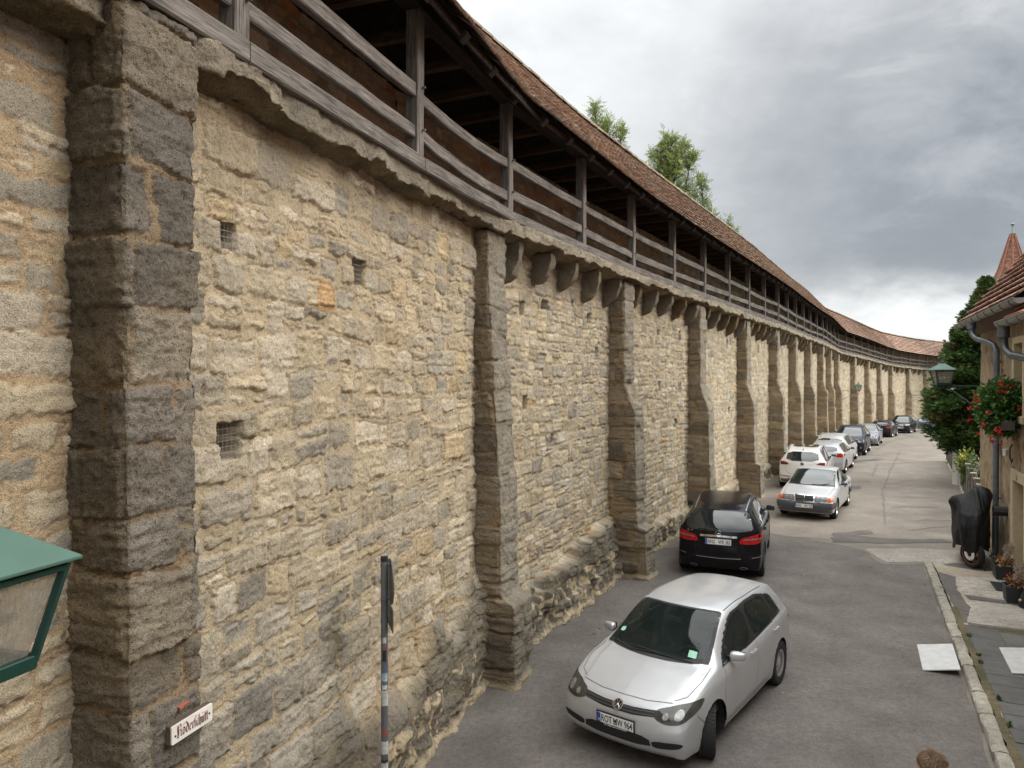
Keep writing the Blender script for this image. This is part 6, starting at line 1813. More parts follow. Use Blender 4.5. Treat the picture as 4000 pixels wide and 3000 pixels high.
# downpipe: outlet, swan neck, long pipe, brackets
m = MB(); tp_ = 2.78; zg = gz(*hp(3)[:2])
m.tube([hp(1.72, .44, 5.44), hp(1.72, .44, 5.22), hp(1.75, .42, 5.10), hp(1.9, .36, 5.0), hp(2.35, .20, 4.90), hp(2.58, .13, 4.82), hp(2.66, .10, 4.66), hp(2.66, .10, 4.5), hp(2.66, .10, zg + .25), hp(2.64, .16, zg + .12)], .062, 14)
m.tube([hp(1.72, .44, 5.42), hp(1.72, .44, 5.24)], .095, 14)
for z in (4.45, 2.62, 1.45): m.tube([hp(2.66, .10, z - .02), hp(2.66, .10, z + .02)], .072, 14); m.tube([hp(2.66, .10, z), hp(2.66, -.05, z)], .012, 6)
part(m.build('downpipe', M_ZINC, None, True), house)
# small fittings on the facade
m = MB(); hbox(3.25, 3.47, 4.55, 4.82, .0, .05, m); part(m.build('shutter_board', plain('cream_board', (.58, .50, .30), .6), None), house)
m = MB(); mm_ = frame_M(hp(3.36, .0, 1.27), tuple(HD), (0, 0, 1)); m.lathe([(.0, 0), (.10, 0), (.10, .26 * zs), (.085, .26 * zs), (.085, .2 * zs), (0, .2 * zs)], 8, mm_); part(m.build('newspaper_tube', M_BLKPL, None), house)
m = MB(); m.lathe([(.0, 0), (.05, 0), (.05, .04), (.0, .045)], 12, Matrix.Translation(hp(3.45, .05, 2.55)) @ Matrix.Rotation(0, 4, 'X')); m.box(tuple(hp(3.45, .05, 2.53)), (.09, .09, .14)); part(m.build('wall_socket_box', plain('white_box', (.7, .7, .66), .5), None), house)
m = MB(); m.tube([hp(4.1, .06, 2.75), hp(4.12, .10, 2.68), hp(4.1, .1, 2.5), hp(4.14, .07, 2.38), hp(4.1, .05, 2.46)], .014, 6); part(m.build('iron_hook', M_BLKPL, None, True), house)
m = MB(); hbox(4.3, 4.42, 2.07, 2.17, .035, .05, m); part(m.build('house_plaque', plain('grey_plaque', (.25, .25, .24), .4, .3), None), house)

# neighbouring lower roof in front (only its far end shows)
nb = empty('neighbour_house', tuple(hp(6.0)), label='neighbouring house end with orange tiled lower roof and round zinc gutter at right edge', cat='house')
part(plaster_panel('facade', hp(6.6, .06), HD, 5.0, 16, .06, None, 75), nb)
SLn = [(hp(t), HN) for t in np.arange(5.55, 22, .5)]
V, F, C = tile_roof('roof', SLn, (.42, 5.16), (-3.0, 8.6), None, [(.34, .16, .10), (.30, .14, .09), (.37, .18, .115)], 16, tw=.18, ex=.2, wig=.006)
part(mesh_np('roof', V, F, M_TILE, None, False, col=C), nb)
gutter(5.45, 21, .50, 5.12, 'rain_gutter', nb, .10)
m = MB(); m.tube([hp(5.75, .50, 5.06), hp(5.75, .50, 4.72), hp(5.80, .48, 4.60), hp(5.98, .42, 4.5), hp(6.4, .28, 4.44), hp(6.7, .2, 4.36), hp(6.8, .17, 4.2), hp(6.8, .17, 0.2)], .07, 14)
m.tube([hp(5.75, .50, 5.04), hp(5.75, .50, 4.84)], .10, 14); m.tube([hp(5.75, .50, 4.86), hp(5.75, .50, 4.83)], .108, 14)
part(m.build('downpipe', plain('dark_zinc', (.10, .105, .11), .45, .5, .2, 5), None, True), nb)

# ---- round tower with helm roof far behind
tw = empty('tower', (56.3, 80.0, gz(0, 80)), label='distant stone tower with pointed red tiled spire and ball finial', cat='tower')
rt_ = random.Random(5); gz80 = gz(0, 80)
def octa(r, z): return [(r * math.cos(math.pi / 4 * j + .25), r * math.sin(math.pi / 4 * j + .25), z) for j in range(8)]
m = MB(); a0 = octa(2.9, 0); a1 = octa(2.9, 13.1 - gz80); m.add(a0 + a1, [(j, (j + 1) % 8, 8 + (j + 1) % 8, 8 + j) for j in range(8)])
sm = m.build('tower_wall', plain('tower_stone', (.30, .25, .18), .95, 0, .35, 1.5), tw)
m = MB(); a0 = octa(3.05, 13.1 - gz80); a1 = octa(3.15, 13.45 - gz80); m.add(a0 + a1, [(j, (j + 1) % 8, 8 + (j + 1) % 8, 8 + j) for j in range(8)] + [tuple(range(8))]); m.build('cornice', plain('cornice_stone', (.33, .28, .2), .9), tw)
prof_t = [(3.35, 13.35), (2.5, 14.35), (1.62, 15.55), (1.36, 16.1), (.75, 18.2), (.16, 20.3)]
Vs = []; Fs = []; Cs = []; b = 0; rgt = np.random.default_rng(8)
zz_ = []
for i in range(len(prof_t) - 1):
    (r0, z0), (r1, z1) = prof_t[i], prof_t[i + 1]; k = int(math.hypot(r1 - r0, z1 - z0) / .19)
    for j in range(k): zz_.append((r0 + (r1 - r0) * j / k, z0 + (z1 - z0) * j / k, r0 + (r1 - r0) * (j + 1.25) / k, z0 + (z1 - z0) * (j + 1.25) / k))
for row, (ra, za, rb, zb_) in enumerate(zz_):
    for s_ in range(8):
        A0 = Vector(octa(ra + .04, za - gz80)[s_]); A1 = Vector(octa(ra + .04, za - gz80)[(s_ + 1) % 8]); B0 = Vector(octa(rb, zb_ - gz80)[s_]); B1 = Vector(octa(rb, zb_ - gz80)[(s_ + 1) % 8])
        nt_ = max(1, int((A1 - A0).length / .2))
        for q in range(nt_):
            f0 = q / nt_; f1 = (q + .96) / nt_; jz = Vector((0, 0, rgt.uniform(-.02, .02)))
            Vs += [A0.lerp(A1, f0) + jz, A0.lerp(A1, f1) + jz, B0.lerp(B1, f1), B0.lerp(B1, f0)]; Fs.append([b, b + 1, b + 2, b + 3]); b += 4
            cc_ = np.array([(.26, .115, .072), (.22, .10, .064), (.29, .135, .085), (.17, .095, .07)][rgt.integers(0, 4)]) * rgt.uniform(.75, 1.2)
            if za < 15.6: cc_ = np.array([.16, .10, .075]) * rgt.uniform(.7, 1.3)
            Cs += [cc_] * 4
mesh_np('spire', [tuple(v) for v in Vs], Fs, M_TILE, tw, col=np.array(Cs))
m = MB()
for s_ in range(8): m.tube([Vector(octa(r + .05, z - gz80)[s_]) for r, z in prof_t], .09, 6)
m.build('hip_tiles', plain('hip_tile_red', (.24, .11, .075), .9, 0, .3, 3), tw, True)
m = MB(); m.lathe([(.22, 20.2 - gz80), (.10, 20.7 - gz80), (.07, 21.1 - gz80), (.07, 21.15 - gz80), (.17, 21.25 - gz80), (.2, 21.36 - gz80), (.12, 21.5 - gz80), (.03, 21.56 - gz80), (.015, 21.8 - gz80)], 12); m.build('finial', plain('verdigris', (.16, .26, .23), .6, .2, .2, 3), tw, True)

# ---- garden fence with gate posts
M_FENCE = plain('brown_fence_board', (.055, .042, .034), .8, 0, .3, 12); M_FPOST = plain('grey_post', (.24, .225, .205), .75, 0, .2, 6); M_FCAP = plain('concrete_cap', (.36, .33, .27), .9, 0, .2, 10)
def fence(name, a, b, h, label, capn=True, endpost=False):
    a = Vector((*a, 0)); b = Vector((*b, 0)); d = (b - a); L = d.length; d.normalize(); n = Vector((-d.y, d.x, 0))
    root = empty(name, (a.x, a.y, gz(*a[:2])), label=label, cat='fence', group='garden fences by the lane'); inv = Matrix.Translation(root.location).inverted()
    np_ = max(2, round(L / 1.35))
    for i in range(np_ + 1):
        p = a + d * (L * i / np_); z = gz(*p[:2]); m = MB(); Mx = frame_M(p + Vector((0, 0, z)), tuple(d), tuple(n))
        m.box((0, 0, h * .5), (.06, .10, h + .1), Mx); o = m.build('fence_post', M_FPOST, None, bevel=.008); o.parent = root; o.matrix_parent_inverse = inv
        m = MB(); m.box((0, 0, h + .075), (.12, .17, .045), Mx); q = m.build('post_cap', M_FCAP, None, bevel=.008); q.parent = o
        if i < np_:
            m = MB(); k = int(L / np_ / .16)
            for j in range(k):
                s_ = (L / np_) * (j + .5) / k; pp = p + d * s_; hh = h - .06 + random.uniform(-.01, .01)
                Mx2 = frame_M(pp + Vector((0, 0, gz(*pp[:2]) + .12)), tuple(d), tuple(n)); m.box((0, .02, hh * .5 - .06), (L / np_ / k * .93, .025, hh - .06), Mx2)
            for zz in (.28, h - .25): m.beam(p + n * 0 + Vector((0, 0, z + zz)), a + d * (L * (i + 1) / np_) + Vector((0, 0, gz(*(a + d * (L * (i + 1) / np_))[:2]) + zz)), .03, .08)
            o = m.build('board_panel', M_FENCE, None); o.parent = root; o.matrix_parent_inverse = inv
    m = MB(); m.beam(a + Vector((0, 0, gz(*a[:2]) + .03)), b + Vector((0, 0, gz(*b[:2]) + .03)), .16, .14); o = m.build('fence_base', M_FCAP, None); o.parent = root; o.matrix_parent_inverse = inv
    return root
fence('garden_fence', (12.25, 18.55), (16.75, 26.4), 1.22, 'dark brown board fence with pale capped posts between house corner and white gate post')
fence('garden_fence', (17.55, 27.9), (21.6, 35.2), 1.1, 'dark brown board fence running on beneath the conifer beyond the white gate post')
m = MB(); zp = gz(17.15, 27.2); m.box((17.15, 27.2, zp + .68), (.34, .30, 1.4)); m.box((17.15, 27.2, zp + 1.40), (.40, .36, .05)); props(m.build('gate_post', plain('white_gate_post', (.60, .60, .58), .7, 0, .1, 4), None, bevel=.01), 'thick whitish gate post standing between the two brown fences', 'gate post')

# ---- shrub behind the fence and yellow flowers
def shrub(name, loc, r, h, n, seed, label, cat, pal, lsz=(.05, .09), flowers=None, fl_part='flowers', stems=8, flat=1.0):
    rng = np.random.default_rng(seed); root = empty(name, loc, label=label, cat=cat)
    m = MB(); tips = []
    for j in range(stems):
        a = rng.uniform(0, 2 * math.pi); rr = r * rng.uniform(.2, .95); t = Vector((math.cos(a) * rr, math.sin(a) * rr * flat, h * rng.uniform(.55, 1)))
        m.tube([(0, 0, 0), t * .5 + Vector((0, 0, h * .15)), t], [.012, .008, .003], 5); tips.append(t)
    m.build('stems', plain('green_stem', (.07, .10, .03), .8), root, True)
    k = rng.integers(0, stems, n); T = np.array([tuple(t) for t in tips])[k]; g = rng.uniform(.25, 1.05, n)[:, None]
    P = T * g + np.array([0, 0, h * .15]) * (g * (1 - g) * 4) + rng.normal(size=(n, 3)) * r * .2
    D = rng.normal(size=(n, 3)) + T / (np.linalg.norm(T, axis=1, keepdims=True)) * .8; V, F, C = blades(P, D, rng.normal(size=(n, 3)), rng.uniform(*lsz, n), rng.uniform(*lsz, n) * .55, pal_pick(rng, n, pal))
    mesh_np('leaves', V, F, M_LEAF, root, col=C)
    if flowers:
        nf, fpal, fs = flowers; Vs = []; Fs = []; Cs = []; b = 0
        kk = rng.integers(0, stems, nf); Pf = np.array([tuple(t) for t in tips])[kk] * rng.uniform(.9, 1.12, (nf, 1)) + rng.normal(size=(nf, 3)) * r * .12
        for q in range(6):
            D = rnd_dir(rng, nf) + np.array([0, 0, .3]); V, F, C = blades(Pf, D, rnd_dir(rng, nf), rng.uniform(.8, 1.2, nf) * fs, rng.uniform(.5, .8, nf) * fs, pal_pick(rng, nf, fpal, .15)); Vs.append(V); Fs.append(F + b); Cs.append(C); b += len(V)
        mesh_np(fl_part, np.concatenate(Vs), np.concatenate(Fs), M_PETAL, root, col=np.concatenate(Cs))
    return root
G1 = [(.04, .075, .02), (.06, .10, .03), (.03, .055, .018), (.09, .13, .04)]
shrub('garden_shrub', (14.15, 21.3, gz(0, 21.3)), .55, 1.9, 1500, 51, 'glossy dark green shrub behind the brown fence beside the house corner', 'shrub', G1, (.05, .10), (14, [(.7, .7, .62)], .03), stems=14)
shrub('yellow_flowers', (15.25, 24.0, gz(0, 24) + .45), .42, 1.1, 260, 52, 'yellow flowers hanging over the brown fence near the white gate post', 'flowers', [(.10, .17, .04), (.22, .26, .06), (.14, .2, .05)], (.10, .18), (10, [(.75, .50, .03), (.8, .58, .05)], .08), stems=7)

# ---- red geraniums in the window box
rng = np.random.default_rng(61)
gl = Vector((9.92, 14.40, 3.02)); ge = empty('geranium_box', tuple(gl), label='hanging mass of red geraniums in the window box on the stone house', cat='flower box')
m = MB(); Mb = frame_M(hp(4.32, .25, 3.16) - gl, tuple(HD), (0, 0, 1)); m.box((0, 0, 0), (1.0, .17, .2), Mb); m.build('box', plain('brown_box', (.06, .05, .045), .7), ge)
n = 5200; P = rng.normal(size=(n, 3)); P /= np.linalg.norm(P, axis=1, keepdims=True); P *= (rng.random((n, 1)) ** .35) * rng.uniform(.75, 1.12, (n, 1))
P = P * np.array([.46, .46, .58]); P[:, 2] += .50 - .03; P += (np.array(HD)[None, :] * rng.uniform(-.25, .35, n)[:, None]); P[:, 2] += .12 * fbm(P[:, 0] * 5, P[:, 1] * 5, 3, 3)
D = P - np.array([0, 0, .4]) + rng.normal(size=(n, 3)) * .3; D[:, 2] -= .12
V, F, C = blades(P, D, rng.normal(size=(n, 3)), rng.uniform(.05, .10, n), rng.uniform(.05, .09, n), pal_pick(rng, n, [(.05, .12, .025), (.07, .16, .03), (.035, .085, .02), (.10, .19, .045), (.045, .10, .03)]))
mesh_np('leaves', V, F, M_LEAF, ge, col=C)
nf = 60; Vs = []; Fs = []; Cs = []; b = 0
Pf = rng.normal(size=(nf, 3)); Pf /= np.linalg.norm(Pf, axis=1, keepdims=True); Pf = Pf * np.array([.50, .50, .62]); Pf[:, 2] += .42; Pf += np.array(HD)[None, :] * rng.uniform(-.15, .3, nf)[:, None] - np.array([.08, .06, .04])
for hd_ in []:
    Pq = Pf + rng.normal(size=(nf, 3)) * .025; Dq = rnd_dir(rng, nf); V, F, C = blades(Pq, Dq, rnd_dir(rng, nf), rng.uniform(.025, .05, nf), rng.uniform(.02, .04, nf), pal_pick(rng, nf, [(.62, .025, .02), (.70, .04, .03), (.55, .02, .03)], .15)); Vs.append(V); Fs.append(F + b); Cs.append(C); b += len(V)
for hd_ in range(nf):
    Pq = Pf[hd_] + rng.normal(size=(13, 3)) * .015
    V, F, C = blades(Pq, rnd_dir(rng, 13), rnd_dir(rng, 13), rng.uniform(.025, .05, 13), rng.uniform(.02, .04, 13), pal_pick(rng, 13, [(.62, .025, .02), (.70, .04, .03), (.55, .02, .03)], .15))
    mesh_np('flower_head', V, F, M_PETAL, ge, col=C)
# ================================================================== LANTERNS
M_GREEN = plain('green_lantern_paint', (.06, .128, .098), .5, .05, .12, 6)
M_DGREEN = plain('dark_green_lantern_frame', (.010, .045, .034), .4, .1, .12, 6)
def lamp_glass():
    t = NT('lantern_glass'); n = t.noise(t.obj(), 5, 4); n2 = t.noise(t.scalevec(t.obj(), (20, 20, 3)), 3, 4)
    t.base(t.mix(t.map(n, .3, .7), (.50, .47, .42), (.36, .33, .28))); t.set(Roughness=.15)
    tr = t.n('ShaderNodeBsdfTransparent'); tr.inputs[0].default_value = (.86, .85, .82, 1)
    mx = t.n('ShaderNodeMixShader'); t.l(t.map(n2, .3, .75, .25, .55), mx.inputs[0]); t.l(tr.outputs[0], mx.inputs[1]); t.l(t.b.outputs[0], mx.inputs[2]); t.l(mx.outputs[0], t.out.inputs[0])
    return t.m
M_LGLASS = lamp_glass()
M_BULB = plain('unlit_bulb', (.72, .70, .66), .3)
M_REFL = plain('grey_reflector_disc', (.16, .15, .14), .5)
def lantern(loc, dx, label, arm=(.9, -.10, .75), he=.26, ht=.222, hb=.15, body=.35, rise=.18, rot=0.0):
    """loc: centre of eave square; dx: unit vector to the mounting wall; arm: (length to wall, drop of arm below the base, brace drop)"""
    root = empty('street_lantern', tuple(loc), label=label, cat='lantern', group='green street lanterns')
    dx = Vector(dx).normalized(); ang = math.atan2(dx.y, dx.x); root.rotation_euler = (0, 0, ang)     # local +X to the wall
    Rz = Matrix.Rotation(rot, 4, 'Z')
    sq = lambda h, z: [Rz @ Vector((sx * h, sy * h, z)) for sx, sy in ((1, 1), (-1, 1), (-1, -1), (1, -1))]
    m = MB(); e0 = sq(he, 0); e1 = sq(he, .014); tp = sq(.035, rise)
    m.add(e0 + e1 + tp, [(3, 2, 1, 0)] + [(j, (j + 1) % 4, 4 + (j + 1) % 4, 4 + j) for j in range(4)] + [(4 + j, 4 + (j + 1) % 4, 8 + (j + 1) % 4, 8 + j) for j in range(4)] + [(8, 9, 10, 11)])
    m.build('lantern_roof', M_GREEN, root, bevel=.004)
    m = MB(); m.lathe([(.04, rise - .01), (.045, rise + .03), (.02, rise + .05), (.028, rise + .075), (.0, rise + .1)], 12); m.build('finial', M_DGREEN, root, True)
    t0 = sq(ht, -.01); b0 = sq(hb, -body)
    m = MB()
    for j in range(4):
        m.beam(t0[j], b0[j], .026, .026, up=Rz @ Vector((1, .3, 0)), ch=.003)
        m.beam(t0[j] + Vector((0, 0, -.012)), t0[(j + 1) % 4] + Vector((0, 0, -.012)), .02, .024, ch=.003); m.beam(b0[j], b0[(j + 1) % 4], .034, .05, ch=.004)
    m.box((0, 0, -body - .01), (hb * 1.6, hb * 1.6, .02), Rz)
    m.build('lantern_frame', M_DGREEN, root)
    ti = sq(ht - .012, -.02); bi = sq(hb - .012, -body + .02)
    for j in range(4):
        m = MB(); nrm = (ti[j] + ti[(j + 1) % 4]).normalized() * .003
        a_, b_, c_, d_ = ti[j], ti[(j + 1) % 4], bi[(j + 1) % 4], bi[j]
        m.add([a_, b_, c_, d_], [(0, 1, 2, 3)]); m.build('glass_pane', M_LGLASS, root)
    m = MB(); m.lathe([(.02, -.01), (.02, -.05), (.11, -.065), (.11, -.072), (.015, -.075), (.015, -.11), (.12, -.125), (.12, -.132), (.02, -.135), (.02, -.16)], 18); m.build('lamp_reflector', M_REFL, root, True)
    m = MB(); m.lathe([(.0, -.25), (.05, -.235), (.075, -.20), (.06, -.17), (.02, -.15)], 16); m.build('bulb', M_BULB, root, True)
    la, dr, br = arm; z = -body - dr
    m = MB(); m.tube([(0, 0, -body - .01), (0, 0, z - .02)], .022, 8); m.beam((-.12, 0, z), (la, 0, z), .035, .035, ch=.005); m.tube([(.12, 0, z - .02), (la, 0, z - br)], .013, 6)
    for s_ in (-1, 1):                                        # little scroll under the base
        m.tube([(-.02, 0, z - .02), (-.06, 0, z - .05), (-.10, 0, z - .02), (-.13, 0, z - .06), (-.10, 0, z - .09), (-.07, 0, z - .07)] if s_ < 0 else [(0, .0, z + .03), (-.06, .05, z + .05), (-.02, .07, z + .09)], .014, 6)
    m.build('wall_bracket', M_DGREEN, root, True)
    return root
n0 = bay_frame(1)[3]
lantern((-1.90, 2.43, 3.436), -n0, 'green lantern close to the camera at the lower left, in front of the buttress', arm=(.92, .05, .5))
lantern((11.12, 18.35, 4.29), -HN, 'green lantern on a long bracket arm from the stone house corner', arm=(.84, .06, .62), rot=R(12))
n10 = bay_frame(11)[3]; pL = P_S[10] + n10 * 1.25 + bay_frame(11)[2] * .3; lantern((pL.x, pL.y, 3.5), -n10, 'green lantern on the town wall above the parked dark cars', arm=(1.2, .06, .75))
n15 = bay_frame(16)[3]; pL = P_S[15] + n15 * 1.15 + bay_frame(16)[2] * .2; lantern((pL.x, pL.y, 2.63), -n15, 'green lantern on the town wall farthest away, left of the conifer', arm=(1.1, .06, .75))

# ================================================================== SIGN POST
M_GALV = plain('galvanised_pole', (.155, .17, .18), .5, .5, .2, 8)
M_SIGNBACK = plain('sign_back_grey', (.12, .125, .125), .55, .4, .2, 6)
M_STK = [plain('sticker_white', (.48, .48, .46), .5, 0, .3, 25), plain('sticker_red', (.28, .07, .06), .5, 0, .3, 30), plain('sticker_blue', (.06, .12, .25), .5, 0, .4, 30), plain('sticker_black', (.02, .02, .025), .5, 0, .3, 30), plain('sticker_pale_blue', (.30, .38, .44), .5, 0, .4, 30)]
SP = Vector((-1.10, 6.10, gz(0, 6)))
sp_ = empty('sign_post', tuple(SP), label='grey traffic sign pole covered in stickers beside the wall, sign edge-on', cat='sign post')
m = MB(); m.tube([(0, 0, -.1), (.0, 0, 2.52)], .03, 20); pole = m.build('pole', M_GALV, sp_, True)
m = MB(); m.tube([(0, 0, 2.52), (0, 0, 2.56)], .032, 20); m.build('pole_cap', M_BLKPL, sp_, True)
dS = Vector((.95, .31, 0)).normalized(); uS = Vector((-dS.y, dS.x, 0))          # sign faces the street; we see its edge
Ms = frame_M((dS.x * .045, dS.y * .045, 0), tuple(uS), (0, 0, 1))
m = MB(); m.lathe([(0, 0), (.185, 0), (.195, .004), (.195, .012), (.185, .006), (0, .006)], 36, Ms @ Matrix.Translation((0, 2.34, .0))); disc = m.build('round_sign', M_SIGNBACK, sp_, True)
m = MB(); m.lathe([(0, .0), (.185, .0), (.185, .001), (0, .001)], 36, Ms @ Matrix.Translation((0, 2.34, -.003))); 
m = MB(); m.box((0, 2.04, .005), (.33, .20, .008), Ms); m.build('supplementary_plate', M_SIGNBACK, sp_, bevel=.004)
m = MB()
for z in (2.49, 2.19, 2.0): m.tube([(0, 0, z - .012), (0, 0, z + .012)], .034, 16); m.beam((0, 0, z), (dS.x * .05, dS.y * .05, z), .02, .02)
m.build('pole_clamp', M_GALV, sp_)
rs = random.Random(4)
for z, h, c, a0, a1 in [(1.82, .05, 0, -1.9, -.9), (1.76, .04, 1, -1.8, -1.0), (1.66, .10, 3, -2.0, -.8), (1.60, .02, 2, -1.9, -.9), (1.49, .07, 4, -2.4, -.5), (1.42, .04, 0, -2.1, -.6), (1.28, .13, 0, -2.6, -.2), (1.02, .05, 1, -2.0, -.4), (.86, .11, 0, -2.7, -.1), (.78, .03, 3, -2.7, -.1), (.66, .13, 0, -2.7, -.1), (.46, .12, 0, -1.2, -.2)]:
    V = []; F = []
    for j in range(9):
        a = a0 + (a1 - a0) * j / 8
        for zz in (z + rs.uniform(-.003, .003), z + h + rs.uniform(-.003, .003)): V.append((.0312 * math.cos(a), .0312 * math.sin(a), zz))
        if j: F.append((2 * j - 2, 2 * j, 2 * j + 1, 2 * j - 1))
    mesh_np('sticker', V, F, M_STK[c], pole)

# ================================================================== STREET NAME BOARD (blackletter, drawn with a broad nib)
a, b, t1, nn1, L1 = bay_frame(1)
M_BOARD = plain('white_enamel_board', (.74, .70, .64), .5, 0, .08, 14); M_BROWN = plain('board_edge_wood', (.10, .065, .05), .8, 0, .3, 20); M_LETTER = plain('red_brown_letter', (.15, .035, .025), .6, 0, .1, 20)
sg_c = P_S[0] + t1 * .40 + nn1 * .075 + Vector((0, 0, 2.09))
sg = empty('street_name_sign', tuple(sg_c), label='small white street name board with brown blackletter writing on the front buttress', cat='street sign')
Ms = frame_M((0, 0, 0), tuple(t1), (0, 0, 1))
if (Ms.to_3x3() @ Vector((0, 0, 1))).dot(nn1) < 0: Ms = frame_M((0, 0, 0), tuple(-t1), (0, 0, 1))
def rbox(m, w, h, d, z, r, M_):
    P = []
    for cx, cy, a0 in ((w / 2 - r, h / 2 - r, 0), (-w / 2 + r, h / 2 - r, 90), (-w / 2 + r, -h / 2 + r, 180), (w / 2 - r, -h / 2 + r, 270)):
        for j in range(5): an = R(a0 + 22.5 * j); P.append((cx + r * math.cos(an), cy + r * math.sin(an)))
    m.prism(P, z, z + d, M_)
BW, BH = .33, .112
m = MB(); rbox(m, BW, BH, .032, -.036, .010, Ms); m.build('backing_board', M_BROWN, sg)
m = MB(); rbox(m, BW - .006, BH - .008, .008, -.004, .009, Ms); m.build('name_board', M_BOARD, sg)
def nib(m, pts, w=.085, an=40):
    d = Vector((math.cos(R(an)), math.sin(R(an)), 0)) * w / 2
    for p, q in zip(pts[:-1], pts[1:]):
        p = Vector((*p, 0)); q = Vector((*q, 0))
        m.add([p - d, p + d, q + d, q - d], [(0, 1, 2, 3)])
GL = {  # strokes in units of x-height = 1
 'R': [[(.10, 1.62), (.06, 1.2), (.14, .6), (.06, .05)], [(-.08, .02), (.06, .05), (.25, -.08), (.36, .08)], [(.30, 1.55), (.30, .12)], [(.30, 1.5), (.55, 1.66), (.75, 1.45), (.72, 1.1), (.42, .86)], [(.42, .86), (.66, .90), (.78, .72), (.74, .12), (.90, .0)]],
 'ö': [[(.22, .95), (.12, .75), (.12, .22), (.32, .0), (.50, .2), (.50, .78), (.22, .98)], [(.14, 1.28), (.20, 1.42)], [(.40, 1.28), (.46, 1.42)]],
 'd': [[(.52, .78), (.22, .95), (.12, .75), (.12, .22), (.32, .0), (.52, .2), (.52, .95), (.10, 1.50)]],
 'e': [[(.14, .52), (.44, .70), (.36, .94), (.22, .92), (.12, .72), (.12, .2), (.28, .0), (.46, .14)]],
 'r': [[(.10, .92), (.16, .85), (.16, .08), (.26, .0)], [(.16, .78), (.36, .95), (.46, .84)]],
 'ſ': [[(.30, 1.45), (.16, 1.25), (.16, .0)], [(.16, 1.25), (.30, 1.46), (.46, 1.40)]],
 'c': [[(.42, .92), (.30, .94), (.14, .78), (.14, .2), (.28, .0), (.42, .12)]],
 'h': [[(.16, 1.5), (.16, .06), (.24, .0)], [(.16, .76), (.38, .95), (.50, .76), (.50, .2), (.40, -.22)]],
 'ü': [[(.08, .92), (.15, .84), (.15, .14), (.28, .0), (.46, .16)], [(.46, .92), (.46, .1), (.56, .0)], [(.16, 1.28), (.22, 1.42)], [(.42, 1.28), (.48, 1.42)]],
 't': [[(.16, 1.28), (.16, .14), (.28, .0), (.38, .1)], [(.02, .92), (.34, .92)]]}
m = MB(); x = 0
for ch_, adv in zip('Röderſchütt', (.98, .66, .68, .54, .46, .38, .44, .62, .66, .40, .42)):
    for st in GL[ch_]: nib(m, [(p[0] + x, p[1]) for p in st], .19, 38)
    x += adv
sc_ = .245 / x; ys = .042 / 1.0
Mt = Ms @ Matrix.Translation((-.122, -.026, .0050)) @ Matrix.Diagonal((sc_, ys, 1, 1))
m.V = [Mt @ Vector(v) for v in m.V]
# lift each stroke a hair so overlapping strokes never share a plane
nst = len(m.F); zax = (Ms.to_3x3() @ Vector((0, 0, 1)))
for i in range(nst):
    for j in m.F[i]: m.V[j] = m.V[j] + zax * (.00006 * (i + 1))
o = m.build('lettering', M_LETTER, sg)
m = MB()
for sx in (-1, 1): 
    m = MB(); m.lathe([(0, .0075), (.006, .0065), (.007, .0035)], 12, Ms @ Matrix.Translation((sx * (BW / 2 - .03), -.002 if sx > 0 else -.01, 0))); m.build('screw', M_BLKPL, sg, True)
m = MB(); m.beam(P_S[0] + t1 * .32 + nn1 * .035 + Vector((0, 0, 2.200)), P_S[0] + t1 * .40 + nn1 * .03 + Vector((0, 0, 2.212)), .05, .024, n=2, wob=.003, ch=.004); o = m.build('brick_fragment', plain('red_brick', (.25, .085, .05), .9, 0, .3, 40), None); o.parent = wall
# dark notice plate and small white tag far along the wall
a_, b_, t_, n_, L_ = bay_frame(13); pb = a_ + t_ * 3.2 - n_ * .30 + Vector((0, 0, 1.3)); m = MB(); m.box((0, 0, 0), (.40, .05, 1.0), frame_M(pb, tuple(t_), tuple(n_))); props(m.build('notice_plate', M_BLKPL, None, bevel=.01), 'narrow black notice plate on the wall above the black hatchback', 'notice plate')

# ================================================================== METAL RAMPS, MATS, PLANTERS
def checker_mat():
    t = NT('checker_plate'); u = t.attr('gc').outputs['Vector']
    sp = t.n('ShaderNodeSeparateXYZ'); t.l(u, sp.inputs[0])
    A = t.math('ADD', sp.outputs[0], sp.outputs[1]); B_ = t.math('SUBTRACT', sp.outputs[0], sp.outputs[1])
    sa = t.math('SINE', t.math('MULTIPLY', A, 150)); sb = t.math('SINE', t.math('MULTIPLY', B_, 150))
    h = t.map(t.math('MAXIMUM', t.math('MULTIPLY', sa, t.math('GREATER_THAN', sb, .2)), t.math('MULTIPLY', sb, t.math('LESS_THAN', sa, -.2))), .4, .9)
    n = t.noise(t.pos(), 9, 4)
    t.base(t.mix(t.map(n, .35, .75), (.68, .68, .66), (.54, .535, .515))); t.set(Roughness=.42, Metallic=.25); t.bump(h, .9, .006)
    return t.m
M_PLATE = checker_mat()
def ramp(name, c4, zs_, th, label, cat='ramp'):
    m = MB(); V = [Vector((x, y, z)) for (x, y), z in zip(c4, zs_)]; W_ = [v - Vector((0, 0, th)) for v in V]
    ex = (V[1] - V[0]).length; ey = (V[3] - V[0]).length
    m.add(V + W_, [(0, 1, 2, 3), (7, 6, 5, 4)] + [(j, 4 + j, 4 + (j + 1) % 4, (j + 1) % 4) for j in range(4)], [(0, 0, 0), (ex, 0, 0), (ex, ey, 0), (0, ey, 0)] * 2)
    for i in (0, 1): pass
    o = m.build(name, M_PLATE, None); shade_auto(o, 20); return props(o, label, cat, 'metal threshold ramps')
g1 = gz(6, 10)
ramp('metal_ramp', [(6.20, 10.83), (6.61, 10.62), (6.14, 9.68), (5.74, 9.88)], [g1 + .018, g1 + .108, g1 + .108, g1 + .018], .014, 'white checker-plate ramp leaning on the kerb from the lane')
